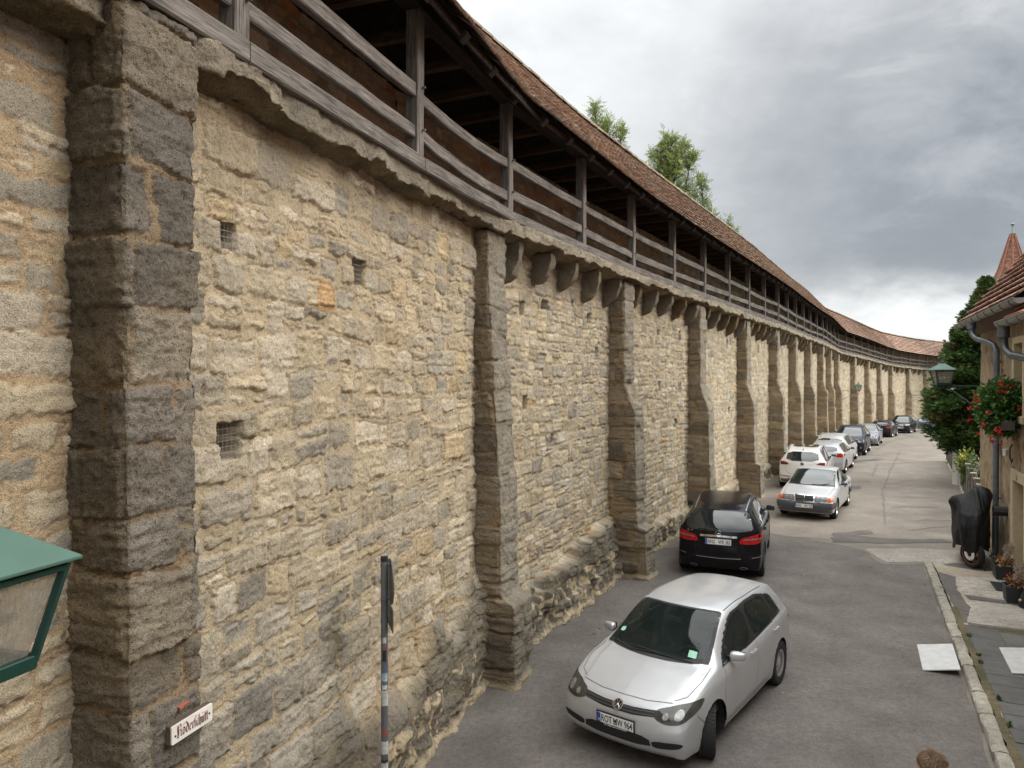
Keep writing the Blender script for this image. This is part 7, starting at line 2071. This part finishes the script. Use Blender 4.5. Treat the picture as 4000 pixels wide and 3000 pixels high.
ramp('metal_ramp', [(7.16, 10.40), (7.71, 10.38), (7.22, 9.47), (6.71, 9.49)], [g1 + .135] * 4, .016, 'white checker-plate ramp lying on the dark paving at the right edge')
M_MAT = plain('black_rubber_mat', (.025, .026, .028), .8, 0, .25, 20)
m = MB(); zp = gz(9, 13.4) + ph(9.2, 13.4) + .01; A = Vector((9.28, 13.62, zp)); 
Mx = frame_M((9.42, 13.45, zp + .008), tuple(HD), tuple(-HN)); m.box((0, 0, 0), (.62, .48, .012), Mx)
for q in range(13): m.box((-.27 + q * .045, 0, .009), (.018, .44, .006), Mx)
props(m.build('door_mat', M_MAT, None), 'ribbed black rubber door mat between the two planters', 'door mat')
M_PLANT = plain('anthracite_planter', (.018, .02, .024), .6, 0, .15, 12)
def planter(loc, w, d, h, label, seed, corn=True):
    rng = np.random.default_rng(seed); z = gz(*loc) + ph(*loc) + .008
    root = empty('planter', (loc[0], loc[1], z), rz=math.atan2(HN.y, HN.x) + math.pi / 2, label=label, cat='planter', group='dark planters beside the house door')
    m = MB(); b = .88
    lo = [(-w / 2 * b, -d / 2 * b, 0), (w / 2 * b, -d / 2 * b, 0), (w / 2 * b, d / 2 * b, 0), (-w / 2 * b, d / 2 * b, 0)]; hi = [(-w / 2, -d / 2, h), (w / 2, -d / 2, h), (w / 2, d / 2, h), (-w / 2, d / 2, h)]; hi2 = [(x * .9, y * .9, h) for x, y, _ in hi]; lo2 = [(x * .88, y * .88, h - .05) for x, y, _ in hi]
    m.add(lo + hi + hi2 + lo2, [(3, 2, 1, 0)] + [(j, (j + 1) % 4, 4 + (j + 1) % 4, 4 + j) for j in range(4)] + [(4 + j, 4 + (j + 1) % 4, 8 + (j + 1) % 4, 8 + j) for j in range(4)] + [(8 + j, 8 + (j + 1) % 4, 12 + (j + 1) % 4, 12 + j) for j in range(4)] + [(12, 13, 14, 15)])
    m.build('pot', M_PLANT, root, bevel=.006)
    def cloud(name, n, cx, cz, s, pal, ls, mat=M_LEAF, up=.6):
        P = rng.normal(size=(n, 3)) * np.array(s) + np.array([cx, 0, cz]); D = rng.normal(size=(n, 3)) + np.array([0, 0, up]); V, F, C = blades(P, D, rng.normal(size=(n, 3)), rng.uniform(.6, 1.2, n) * ls, rng.uniform(.25, .6, n) * ls, pal_pick(rng, n, pal)); mesh_np(name, V, F, mat, root, col=C)
    cloud('autumn_berries', 420, -.22 * w, h + .06, (.07, .06, .05), [(.42, .03, .02), (.35, .05, .03), (.5, .09, .03)], .035, M_PETAL)
    cloud('foliage', 300, -.2 * w, h + .02, (.10, .07, .05), [(.06, .10, .03), (.10, .13, .05), (.14, .09, .05)], .06)
    cloud('dried_leaves', 200, .12 * w, h + .05, (.08, .06, .05), [(.30, .17, .07), (.42, .30, .15), (.24, .11, .06)], .07)
    # pampas plumes
    n = 1500; k = rng.integers(0, 3, n); base = np.array([[-.05, .04, h + .18], [.12, .05, h + .22], [.16, -.02, h + .12]]); tip = base + np.array([[-.03, 0, .17], [.09, .02, .22], [.13, 0, .16]])
    f = rng.random(n)[:, None]; P = base[k] * (1 - f) + tip[k] * f + rng.normal(size=(n, 3)) * .028 * np.sin(np.pi * np.clip(f * .85 + .1, 0, 1)); D = (tip - base)[k] + rng.normal(size=(n, 3)) * .16
    V, F, C = blades(P, D, rng.normal(size=(n, 3)), rng.uniform(.03, .07, n), rng.uniform(.004, .010, n), pal_pick(rng, n, [(.42, .345, .265), (.50, .42, .33), (.34, .27, .21)], .2)); mesh_np('pampas_plumes', V, F, M_PETAL, root, col=C)
    m = MB()
    for q in range(3): m.tube([(.02 * q, 0, h - .02), tuple(base[q])], .005, 5)
    m.build('stalks', plain('straw_stalk', (.38, .30, .17), .8), root, True)
    if corn: m = MB(); m.lathe([(.0, h - .02), (.026, h), (.03, h + .08), (.022, h + .14), (.0, h + .17)], 12, Matrix.Translation((.09, -.05, 0))); m.build('corn_cob', plain('orange_corn', (.45, .20, .05), .6, 0, .3, 60), root, True)
    return root
planter((9.83, 14.12), .42, .40, .27, 'square anthracite planter with pampas plumes and red berries left of the house door', 81)
planter((8.98, 12.62), .36, .36, .29, 'square anthracite planter with berries and plumes nearest, next to the witch doll', 82, False)
# little witch doll in front of the second planter
zp = gz(8.9, 12.3) + ph(8.9, 12.3) + .008; wd_ = empty('witch_doll', (8.93, 12.28, zp), label='small black cloth witch doll holding a broom at the right edge', cat='doll')
m = MB(); m.lathe([(0, .0), (.11, .0), (.125, .03), (.10, .16), (.07, .24), (.045, .30), (.0, .31)], 18); m.build('dress', plain('black_cloth', (.018, .019, .022), .9, 0, .2, 30), wd_, True)
m = MB(); m.lathe([(0, .29), (.035, .305), (.05, .345), (.042, .385), (0, .40)], 16); m.build('head', plain('pale_felt', (.62, .48, .34), .8), wd_, True)
m = MB(); m.lathe([(.11, .375), (.11, .381), (.05, .39), (.035, .44), (.012, .50), (0, .52)], 16, Matrix.Rotation(R(6), 4, 'Y')); m.build('hat', plain('black_cloth', (.018, .019, .022), .9, 0, .2, 30), wd_, True)
m = MB(); m.tube([(-.05, -.05, .29), (-.075, -.085, .24), (-.08, -.09, .17)], [.014, .016, .02], 8); m.tube([(.03, -.05, .29), (.01, -.10, .22), (.0, -.105, .15)], [.014, .016, .02], 8); m.build('scarf', plain('blue_scarf', (.25, .38, .48), .8), wd_, True)
for i_, (x_, z_, s_) in enumerate([(-.075, .19, .02), (-.05, .215, .017), (.02, .14, .02), (-.06, .06, .035)]):
    m = MB(); m.box((x_, -.098 - .0 * i_ - (.02 if z_ < .1 else -.01), z_), (s_ * 1.5, .006, s_ * 1.4)); m.build('patch', plain('cream_patch', (.65, .60, .42), .8), wd_)
for x_, y_ in ((-.13, -.02), (.11, -.06)):
    m = MB(); m.lathe([(0, -.025), (.024, -.01), (.026, .012), (0, .03)], 12, Matrix.Translation((x_, y_, .13))); m.build('hand', plain('tan_felt', (.45, .27, .13), .8), wd_, True)
m = MB(); m.tube([(.05, -.13, .02), (.04, -.12, .11)], [.045, .018], 10); m.tube([(.04, -.12, .11), (.02, -.11, .30)], .006, 6); m.build('broom', plain('broom_straw', (.28, .16, .07), .9, 0, .4, 80), wd_, True)

# ================================================================== COVERED MOTORCYCLE
mc = Vector((9.83, 15.12, 0)); zb = gz(9.8, 15.1) + ph(9.8, 15.1) + .006
ax = Vector((.50, .866, 0)).normalized(); sx_ = Vector((ax.y, -ax.x, 0))
mo = empty('covered_motorcycle', (mc.x, mc.y, zb), label='motorcycle under a black tarpaulin cover with one wheel showing below', cat='motorcycle')
nu, nv = 150, 60
th = np.linspace(0, 2 * math.pi, nu); hv_ = np.linspace(0, 1, nv); TH, HV = np.meshgrid(th, hv_, indexing='ij')
cs, sn = np.cos(TH), np.sin(TH)
# plan: s along the bike (0 at the front wheel hub), w across
pw_ = lambda v, e: np.sign(v) * np.abs(v) ** e
sc = .78 + 1.02 * pw_(cs, .8); wc = .335 * pw_(sn, .75)
prof_k = np.interp(HV, [0, .25, .55, .78, .9, .97, 1], [1.0, 1.03, 1.0, .93, .74, .42, .02])
S_ = .66 + (sc - .66) * prof_k; W__ = wc * prof_k * np.interp(HV, [0, .4, .75, 1], [.92, 1.0, 1.08, 1.0])
front = sstep(.9, .1, S_)
topz = 1.22 + .42 * np.exp(-((S_ - .38) / .38) ** 2) + .08 * np.exp(-((S_ - 1.4) / .3) ** 2)
hem = .27 + .13 * front + .05 * np.sin(TH * 5 + .6) + .05 * fbm(TH * 3, TH * 0, 5, 3)
topz = topz + .12 * np.clip(wc / .335, -1, 1) * np.exp(-((S_ - .3) / .4) ** 2)
Zc = hem + (topz - hem) * np.interp(HV, [0, .85, 1], [0, .93, 1.0])
fold = (np.abs(np.mod(TH * 1.9 + .8 * fbm(HV * 1.2, TH * 1.2, 8, 3) * 2 + .25 * HV, 1) * 2 - 1) - .5) * .05 * sstep(1.05, .2, HV) + .13 * fbm(TH * 2.6 + HV * .6, HV * 1.6 - TH * .5, 9, 4) + .022 * fbm(TH * 9 + HV * 2, HV * 4, 10, 4)
S_ = S_ + cs * fold; W__ = W__ + sn * fold
bar = np.exp(-((S_ - .42) / .2) ** 2) * np.exp(-((HV - .80) / .14) ** 2); W__ = W__ * (1 + .22 * bar)
X = ax.x * S_ + sx_.x * W__; Y = ax.y * S_ + sx_.y * W__
M_TARP = NT('black_tarpaulin'); nn_ = M_TARP.noise(M_TARP.obj(), 9, 5); M_TARP.base(M_TARP.mix(M_TARP.map(nn_, .3, .7), (.006, .006, .007), (.014, .014, .015))); M_TARP.set(Roughness=.55); M_TARP.b.inputs['Specular IOR Level'].default_value = .25; M_TARP.bump(M_TARP.noise(M_TARP.obj(), 22, 5, .6, 1.2), .5, .02)
mesh_np('cover', np.stack([X, Y, Zc], -1).reshape(-1, 3), grid_faces(nu, nv), M_TARP.m, mo, True)
we = empty('wheel', (0, 0, .30), parent=mo); we.rotation_euler = (0, 0, math.atan2(ax.y, ax.x) + R(38))
Rm = Matrix.Rotation(math.pi / 2, 4, 'X')
m = MB(); m.lathe([(.21, -.05), (.27, -.065), (.297, -.03), (.302, 0), (.297, .03), (.27, .065), (.21, .05)], 40, Rm, cap=False); m.build('tyre', M_RUB, we, True, angle=50)
m = MB(); m.lathe([(.212, -.052), (.20, -.045), (.19, 0), (.20, .045), (.212, .052)], 40, Rm, cap=False)
for j in range(5):
    a_ = 2 * math.pi * j / 5; m.beam((.03 * math.cos(a_), 0, .03 * math.sin(a_)), (.2 * math.cos(a_ + .2), 0, .2 * math.sin(a_ + .2)), .03, .03, up=(0, 1, 0))
m.lathe([(0, -.05), (.045, -.05), (.045, .05), (0, .05)], 16, Rm); m.build('rim', M_BLKPL, we, True)
m = MB()
for sg_ in (-1, 1): m.lathe([(.214, sg_ * .0535), (.222, sg_ * .0565), (.222, sg_ * .0555)], 40, Rm, cap=False)
m.build('rim_stripe', plain('red_rim_tape', (.40, .06, .035), .5), we)
m = MB(); m.lathe([(.06, -.075), (.14, -.075), (.14, -.07), (.06, -.07)], 28, Rm, cap=False); m.box((.10, -.075, .08), (.07, .03, .09)); m.build('brake_disc', M_CHROME, we, True)
m = MB()
for sg_ in (-1, 1): m.tube([(0, sg_ * .09, 0), (.12, sg_ * .09, .35)], .022, 8)
m.build('fork', M_CHROME, we, True)
w2 = empty('wheel', (ax.x * 1.35, ax.y * 1.35, .30), parent=mo); w2.rotation_euler = (0, 0, math.atan2(ax.y, ax.x))
m = MB(); m.lathe([(.2, -.06), (.27, -.075), (.302, 0), (.27, .075), (.2, .06)], 32, Rm, cap=False); m.build('tyre', M_RUB, w2, True)
m = MB(); m.tube([(.09, -.22, .25), (.06, -.30, .02)], .015, 6); m.build('side_stand', M_BLKPL, mo)

# ================================================================== PERSON (only the top of the head reaches the frame)
pe = empty('person', (2.86, 4.86, gz(0, 4.5)), rz=R(-38), label='man with short brown hair walking past below, only his head visible', cat='person')
pe.scale = (.89, .89, .89)
def skin_body(name, verts, edges, radii, mat, parent, sub=2, root_i=0):
    me = bpy.data.meshes.new(name); me.from_pydata(verts, edges, []); o = link(name, me, mat, parent)
    mo_ = o.modifiers.new('skin', 'SKIN'); mo_.use_smooth_shade = True
    for i, r_ in enumerate(radii): me.skin_vertices[0].data[i].radius = r_ if isinstance(r_, tuple) else (r_, r_)
    me.skin_vertices[0].data[root_i].use_root = True
    s_ = o.modifiers.new('sub', 'SUBSURF'); s_.levels = sub; s_.render_levels = sub
    return o
M_SKIN = plain('skin', (.55, .31, .215), .5, 0, .08, 20); M_SKIN.node_tree.nodes['Principled BSDF'].inputs['Subsurface Weight'].default_value = .08
M_SHIRT = plain('navy_shirt', (.03, .04, .07), .85, 0, .15, 12); M_TROU = plain('grey_trousers', (.07, .07, .072), .85, 0, .15, 12); M_SHOE = plain('brown_shoe', (.05, .03, .02), .5)
V = [(0, 0, .93), (.0, 0, 1.12), (0, 0, 1.32), (-.01, 0, 1.44), (.015, 0, 1.53), (0, .19, 1.40), (-.03, .25, 1.13), (.08, .27, .90), (0, -.19, 1.40), (-.02, -.25, 1.13), (.05, -.27, .89), (0, .09, .90), (.08, .10, .50), (.0, .10, .09), (.13, .11, .05), (0, -.09, .90), (-.03, -.10, .50), (-.16, -.10, .10), (-.03, -.11, .05)]
E = [(0, 1), (1, 2), (2, 3), (3, 4), (2, 5), (5, 6), (6, 7), (2, 8), (8, 9), (9, 10), (0, 11), (11, 12), (12, 13), (13, 14), (0, 15), (15, 16), (16, 17), (17, 18)]
Rr = [(.12, .16), (.11, .15), (.12, .17), .075, .058, .062, .048, .033, .062, .048, .033, .088, .062, .042, .035, .088, .062, .042, .035]
skin_body('body', V, E, Rr, M_SKIN, pe)
# clothes follow the body
skin_body('shirt', [V[0], V[1], V[2], (-.01, 0, 1.43), V[5], V[6], V[8], V[9], (.05, .265, .98), (.03, -.265, .97)], [(0, 1), (1, 2), (2, 3), (2, 4), (4, 5), (2, 6), (6, 7), (5, 8), (7, 9)], [(.135, .175), (.128, .17), (.14, .19), .09, .078, .062, .078, .062, .05, .05], M_SHIRT, pe)
skin_body('trousers', [(0, 0, .96), V[11], V[12], (.0, .10, .12), V[15], V[16], (-.15, -.10, .13)], [(0, 1), (1, 2), (2, 3), (0, 4), (4, 5), (5, 6)], [(.135, .17), .105, .078, .062, .105, .078, .062], M_TROU, pe)
for (x_, y_) in ((.07, .105), (-.09, -.105)):
    m = MB(); m.lathe([(0, 0), (.05, .0), (.055, .03), (.04, .075), (.0, .085)], 14, Matrix.Translation((x_, y_, 0)) @ Matrix.Diagonal((2.5, .9, 1, 1))); m.build('shoe', M_SHOE, pe, True)
# hands
for sg_, hx, hy, hz in ((1, .085, .272, .87), (-1, .055, -.272, .86)):
    hv = [(0, 0, 0), (.0, 0, -.05), (.0, 0, -.085)]; he_ = [(0, 1), (1, 2)]; hr = [(.024, .014), (.036, .014), (.034, .012)]
    for q, (dx_, ln_) in enumerate(((-.028, .070), (-.009, .082), (.010, .077), (.027, .060))):
        b_ = len(hv); hv += [(dx_, 0, -.092), (dx_ * 1.05, -.006 * sg_, -.092 - ln_ * .5), (dx_ * 1.05, -.02 * sg_, -.092 - ln_)]; he_ += [(2, b_), (b_, b_ + 1), (b_ + 1, b_ + 2)]; hr += [.0092, .0085, .0072]
    b_ = len(hv); hv += [(.034, -.006 * sg_, -.045), (.050, -.018 * sg_, -.080), (.050, -.026 * sg_, -.105)]; he_ += [(1, b_), (b_, b_ + 1), (b_ + 1, b_ + 2)]; hr += [.012, .010, .0085]
    o = skin_body('hand', hv, he_, hr, M_SKIN, pe, 1); o.location = (hx, hy, hz)
# head: sculpted ellipsoid facing local +X, slightly bowed
def head_pts(th, ph_, grow=0.0):
    d = np.array([math.cos(ph_) * math.cos(th), math.cos(ph_) * math.sin(th), math.sin(ph_)])
    x, y, z = d * np.array([.098, .078, .118])
    if x > 0: x += .004 * math.exp(-((z - .035) / .03) ** 2)
    jaw = max(0, -z / .118); y *= 1 - .28 * jaw; x = x * (1 - .12 * jaw) if x < 0 else x * (1 - .05 * jaw)
    fr = math.exp(-(y / .016) ** 2)
    if x > 0:
        x += .024 * fr * math.exp(-((z + .022) / .016) ** 2) + .012 * fr * math.exp(-((z - .0) / .022) ** 2)      # nose
        x -= .010 * (math.exp(-((abs(y) - .032) / .014) ** 2) * math.exp(-((z - .006) / .014) ** 2))                # eye sockets
        x += .006 * math.exp(-(y / .026) ** 2) * math.exp(-((z + .062) / .009) ** 2)                                # lips
        x += .008 * math.exp(-(y / .025) ** 2) * math.exp(-((z + .098) / .016) ** 2)                                # chin
    return np.array([x, y, z]) * (1 + grow)
hc = np.array([.025, 0, 1.62]); tilt = Matrix.Rotation(R(42), 3, 'Y')
ths = np.linspace(-math.pi, math.pi, 72); phs = np.linspace(-1.5, 1.55, 48)
HV_ = np.array([[tuple(tilt @ Vector(head_pts(a_, p_)) + Vector(hc)) for p_ in phs] for a_ in ths])
mesh_np('head', HV_.reshape(-1, 3), grid_faces(72, 48), M_SKIN, pe, True)
for sg_ in (-1, 1):
    m = MB(); m.lathe([(0, -.006), (.016, -.004), (.026, .004), (.024, .010), (.0, .004)], 14, Matrix.Translation(Vector(hc) + Vector((-.012, sg_ * .078, -.012))) @ Matrix.Rotation(-sg_ * R(75), 4, 'X') @ Matrix.Diagonal((.75, 1.25, 1, 1))); m.build('ear', M_SKIN, pe, True)
    m = MB(); m.lathe([(0, -.011), (.008, -.008), (.011, 0), (.008, .008), (0, .011)], 12, Matrix.Translation(Vector(hc) + tilt @ Vector((.081, sg_ * .032, .006)))); m.build('eye', plain('eye_white', (.7, .68, .64), .2), pe, True)
# hair: many thin strands combed from the crown, leaving the forehead free
rng = np.random.default_rng(91); nh = 5200
cap = []
for a_ in ths:
    for p_ in phs:
        pass
th_ = rng.uniform(-math.pi, math.pi, nh * 2); ph_r = np.arcsin(rng.uniform(-.35, 1.0, nh * 2))
lim = np.where(np.abs(th_) < 1.05, 1.16, np.where(np.abs(th_) < 1.75, .28, -.28)) + rng.normal(size=nh * 2) * .05
ok = ph_r > lim; th_ = th_[ok][:nh]; ph_r = ph_r[ok][:nh]; nh = len(th_)
P = np.array([head_pts(a_, p_, .01) for a_, p_ in zip(th_, ph_r)]); crown = np.array([-.055, .02, .10])
D = P - crown; D[:, 2] -= .03; nrm = P / np.linalg.norm(P, axis=1, keepdims=True); D -= nrm * (D * nrm).sum(1, keepdims=True); D = D / (np.linalg.norm(D, axis=1, keepdims=True) + 1e-6) + nrm * .07 + rng.normal(size=(nh, 3)) * .09
Tm = np.array(tilt); P = P @ Tm.T + hc; D = D @ Tm.T; nrm = nrm @ Tm.T
V_, F_, C_ = blades(P, D, np.cross(D, nrm), rng.uniform(.02, .04, nh), rng.uniform(.003, .006, nh), pal_pick(rng, nh, [(.14, .085, .05), (.20, .13, .078), (.10, .06, .036), (.32, .22, .14)], .3))
hr = mesh_np('hair', V_, F_, M_PETAL, pe, col=C_)
capV = np.array([[tuple(tilt @ Vector(head_pts(a_, max(p_, (1.15 if abs(a_) < 1.05 else .26 if abs(a_) < 1.75 else -.28)), .012)) + Vector(hc)) for p_ in np.linspace(-.3, 1.55, 26)] for a_ in ths])
mesh_np('scalp_hair', capV.reshape(-1, 3), grid_faces(72, 26), plain('brown_hair_base', (.055, .032, .019), .7, 0, .3, 60), hr, True)

# ================================================================== WEEDS AND LITTER
rw = random.Random(12)
for j, (s_, o_) in enumerate([(5.15, .235), (6.0, .25), (6.3, .25), (7.55, .26), (8.3, .25)]):
    q = kp(s_, o_); shrub('kerb_weed', (q[0], q[1], gz(*q) + ph(*q)), rw.uniform(.03, .055), rw.uniform(.03, .055), 50, 200 + j, 'small green weed growing behind the kerb stones', 'weed', [(.07, .14, .03), (.10, .17, .04), (.05, .10, .03)], (.02, .04), stems=5)['group'] = 'weeds along the kerb'
rng = np.random.default_rng(17); n = 46; P = []
for j in range(n):
    if rng.random() < .5: q = kp(rng.uniform(0, 9), -rng.uniform(.03, 1.2) if rng.random() < .8 else -rng.uniform(1, 4))
    else:
        i = int(rng.integers(1, 4)); q = wl(i, rng.uniform(.5, 5), rng.uniform(.1, .8))
    P.append((q[0], q[1], gz(*q) + .012))
P = np.array(P); D = rng.normal(size=(n, 3)); D[:, 2] = rng.uniform(0, .25, n); V, F, C = blades(P, D, rng.normal(size=(n, 3)), rng.uniform(.025, .06, n), rng.uniform(.015, .03, n), pal_pick(rng, n, [(.42, .30, .14), (.30, .16, .07), (.50, .42, .28), (.36, .12, .06)]), .3)
props(mesh_np('fallen_leaves', V, F, M_LEAF, None, col=C), 'scattered dry leaf scraps on the asphalt', 'leaves', None, 'stuff')
# ================================================================== SKY, SUN, CAMERA
SUN_EL, SUN_AZ = 34.0, 96.0          # azimuth from +Y towards +X
w = bpy.data.worlds.new('World'); scene.world = w; w.use_nodes = True
nt = w.node_tree; nt.nodes.clear()
def N(ty, **k):
    x = nt.nodes.new(ty)
    for a, b in k.items(): setattr(x, a, b)
    return x
def LK(a, b): nt.links.new(a, b)
out = N('ShaderNodeOutputWorld'); bg = N('ShaderNodeBackground'); bg.inputs[1].default_value = .10
sky = N('ShaderNodeTexSky', sky_type='NISHITA'); sky.sun_disc = False; sky.sun_elevation = R(SUN_EL); sky.sun_rotation = R(SUN_AZ)
sky.air_density = 1.0; sky.dust_density = 2.0; sky.altitude = 400
tc = N('ShaderNodeTexCoord'); sep = N('ShaderNodeSeparateXYZ'); LK(tc.outputs['Generated'], sep.inputs[0])
def mth(op, a, b=0.0, c=None):
    x = N('ShaderNodeMath', operation=op)
    for i, v in enumerate((a, b) if c is None else (a, b, c)):
        if isinstance(v, (int, float)): x.inputs[i].default_value = v
        else: LK(v, x.inputs[i])
    return x.outputs[0]
def mr(v, a, b, c, d, sm=True):
    x = N('ShaderNodeMapRange'); LK(v, x.inputs[0]); x.interpolation_type = 'SMOOTHSTEP' if sm else 'LINEAR'
    for i, q in enumerate((a, b, c, d)): x.inputs[i + 1].default_value = q
    return x.outputs[0]
def noise(vec, sc, det, ro, dist=0.0):
    x = N('ShaderNodeTexNoise'); LK(vec, x.inputs['Vector']); x.inputs['Scale'].default_value = sc; x.inputs['Detail'].default_value = det
    x.inputs['Roughness'].default_value = ro; x.inputs['Distortion'].default_value = dist; return x.outputs['Fac']
zc = mth('MAXIMUM', sep.outputs[2], 0.0)
den = mth('ADD', zc, .34)                                     # project the view ray onto a cloud deck
cx = mth('DIVIDE', sep.outputs[0], den); cy = mth('DIVIDE', sep.outputs[1], den)
cmb = N('ShaderNodeCombineXYZ'); LK(cx, cmb.inputs[0]); LK(cy, cmb.inputs[1])
n1 = noise(cmb.outputs[0], 1.0, 5, .55, .6)
mp = N('ShaderNodeMapping'); LK(cmb.outputs[0], mp.inputs[0]); mp.inputs['Location'].default_value = (3.1, 1.7, 0)
n2 = noise(mp.outputs[0], 3.4, 7, .56, .4)
# a heavy dark bank to the right of the street, brighter towards the left and overhead
n3 = noise(mp.outputs[0], 8.0, 6, .6, .2)
xb = mth('ADD', sep.outputs[0], mth('ADD', mth('MULTIPLY', mth('SUBTRACT', n2, .5), .7), mth('MULTIPLY', mth('SUBTRACT', n1, .5), .5)))
bank = mth('MULTIPLY', mr(xb, -.08, .50, 0, 1), mth('MULTIPLY', mr(sep.outputs[2], .07, .15, .25, 1), mr(sep.outputs[2], .26, .60, 1, .15)))
v = mth('ADD', mth('ADD', mth('MULTIPLY', mth('SUBTRACT', n1, .5), .7), mth('MULTIPLY', mth('SUBTRACT', n2, .5), 1.05)), mth('MULTIPLY', mth('SUBTRACT', n3, .5), .22))
v = mth('SUBTRACT', mth('ADD', v, .96), mth('MULTIPLY', bank, .64))
ramp = N('ShaderNodeValToRGB'); LK(v, ramp.inputs[0])
E_ = ramp.color_ramp.elements
E_[0].position = 0.0; E_[0].color = (.14, .15, .163, 1)
E_[1].position = 1.0; E_[1].color = (.60, .608, .606, 1)
for p, c in ((.28, (.185, .196, .21)), (.5, (.28, .29, .30)), (.72, (.435, .444, .447))):
    q = E_.new(p); q.color = (*c, 1)
# overhead an overcast sky is brighter than near the horizon
up = mr(sep.outputs[2], .45, .95, 1.0, 3.9)
mul = N('ShaderNodeVectorMath', operation='SCALE'); LK(ramp.outputs[0], mul.inputs[0]); LK(mth('MULTIPLY', up, 10.0), mul.inputs[3])
mixs = N('ShaderNodeMix', data_type='RGBA'); mixs.inputs[0].default_value = .93
LK(sky.outputs[0], mixs.inputs[6]); LK(mul.outputs[0], mixs.inputs[7])
LK(mixs.outputs[2], bg.inputs[0]); LK(bg.outputs[0], out.inputs[0])

sl = bpy.data.lights.new('sun', 'SUN'); sl.energy = 1.5; sl.angle = R(30); sl.color = (1.0, .955, .88)
so = bpy.data.objects.new('sun', sl); COL.objects.link(so)
d = Vector((math.sin(R(SUN_AZ)) * math.cos(R(SUN_EL)), math.cos(R(SUN_AZ)) * math.cos(R(SUN_EL)), math.sin(R(SUN_EL))))
so.rotation_euler = d.to_track_quat('Z', 'Y').to_euler(); so.location = (20, 20, 40)

cam = bpy.data.cameras.new('camera'); co = bpy.data.objects.new('camera', cam); COL.objects.link(co)
cam.sensor_width = 36; cam.lens = 2773 / 4000 * 36; cam.clip_end = 6000; cam.clip_start = .05
co.location = (0, 0, 4.1); co.rotation_euler = (R(90 - math.degrees(math.atan(25 / 2773))), 0, 0)
scene.camera = co
scene.view_settings.view_transform = 'Standard'; scene.view_settings.look = 'None'
scene.view_settings.exposure = 0.92; scene.view_settings.gamma = 1.0
scene.render.film_transparent = False
scene.cycles.max_bounces = 6
scene.cycles.diffuse_bounces = 3
scene.cycles.use_denoising = True
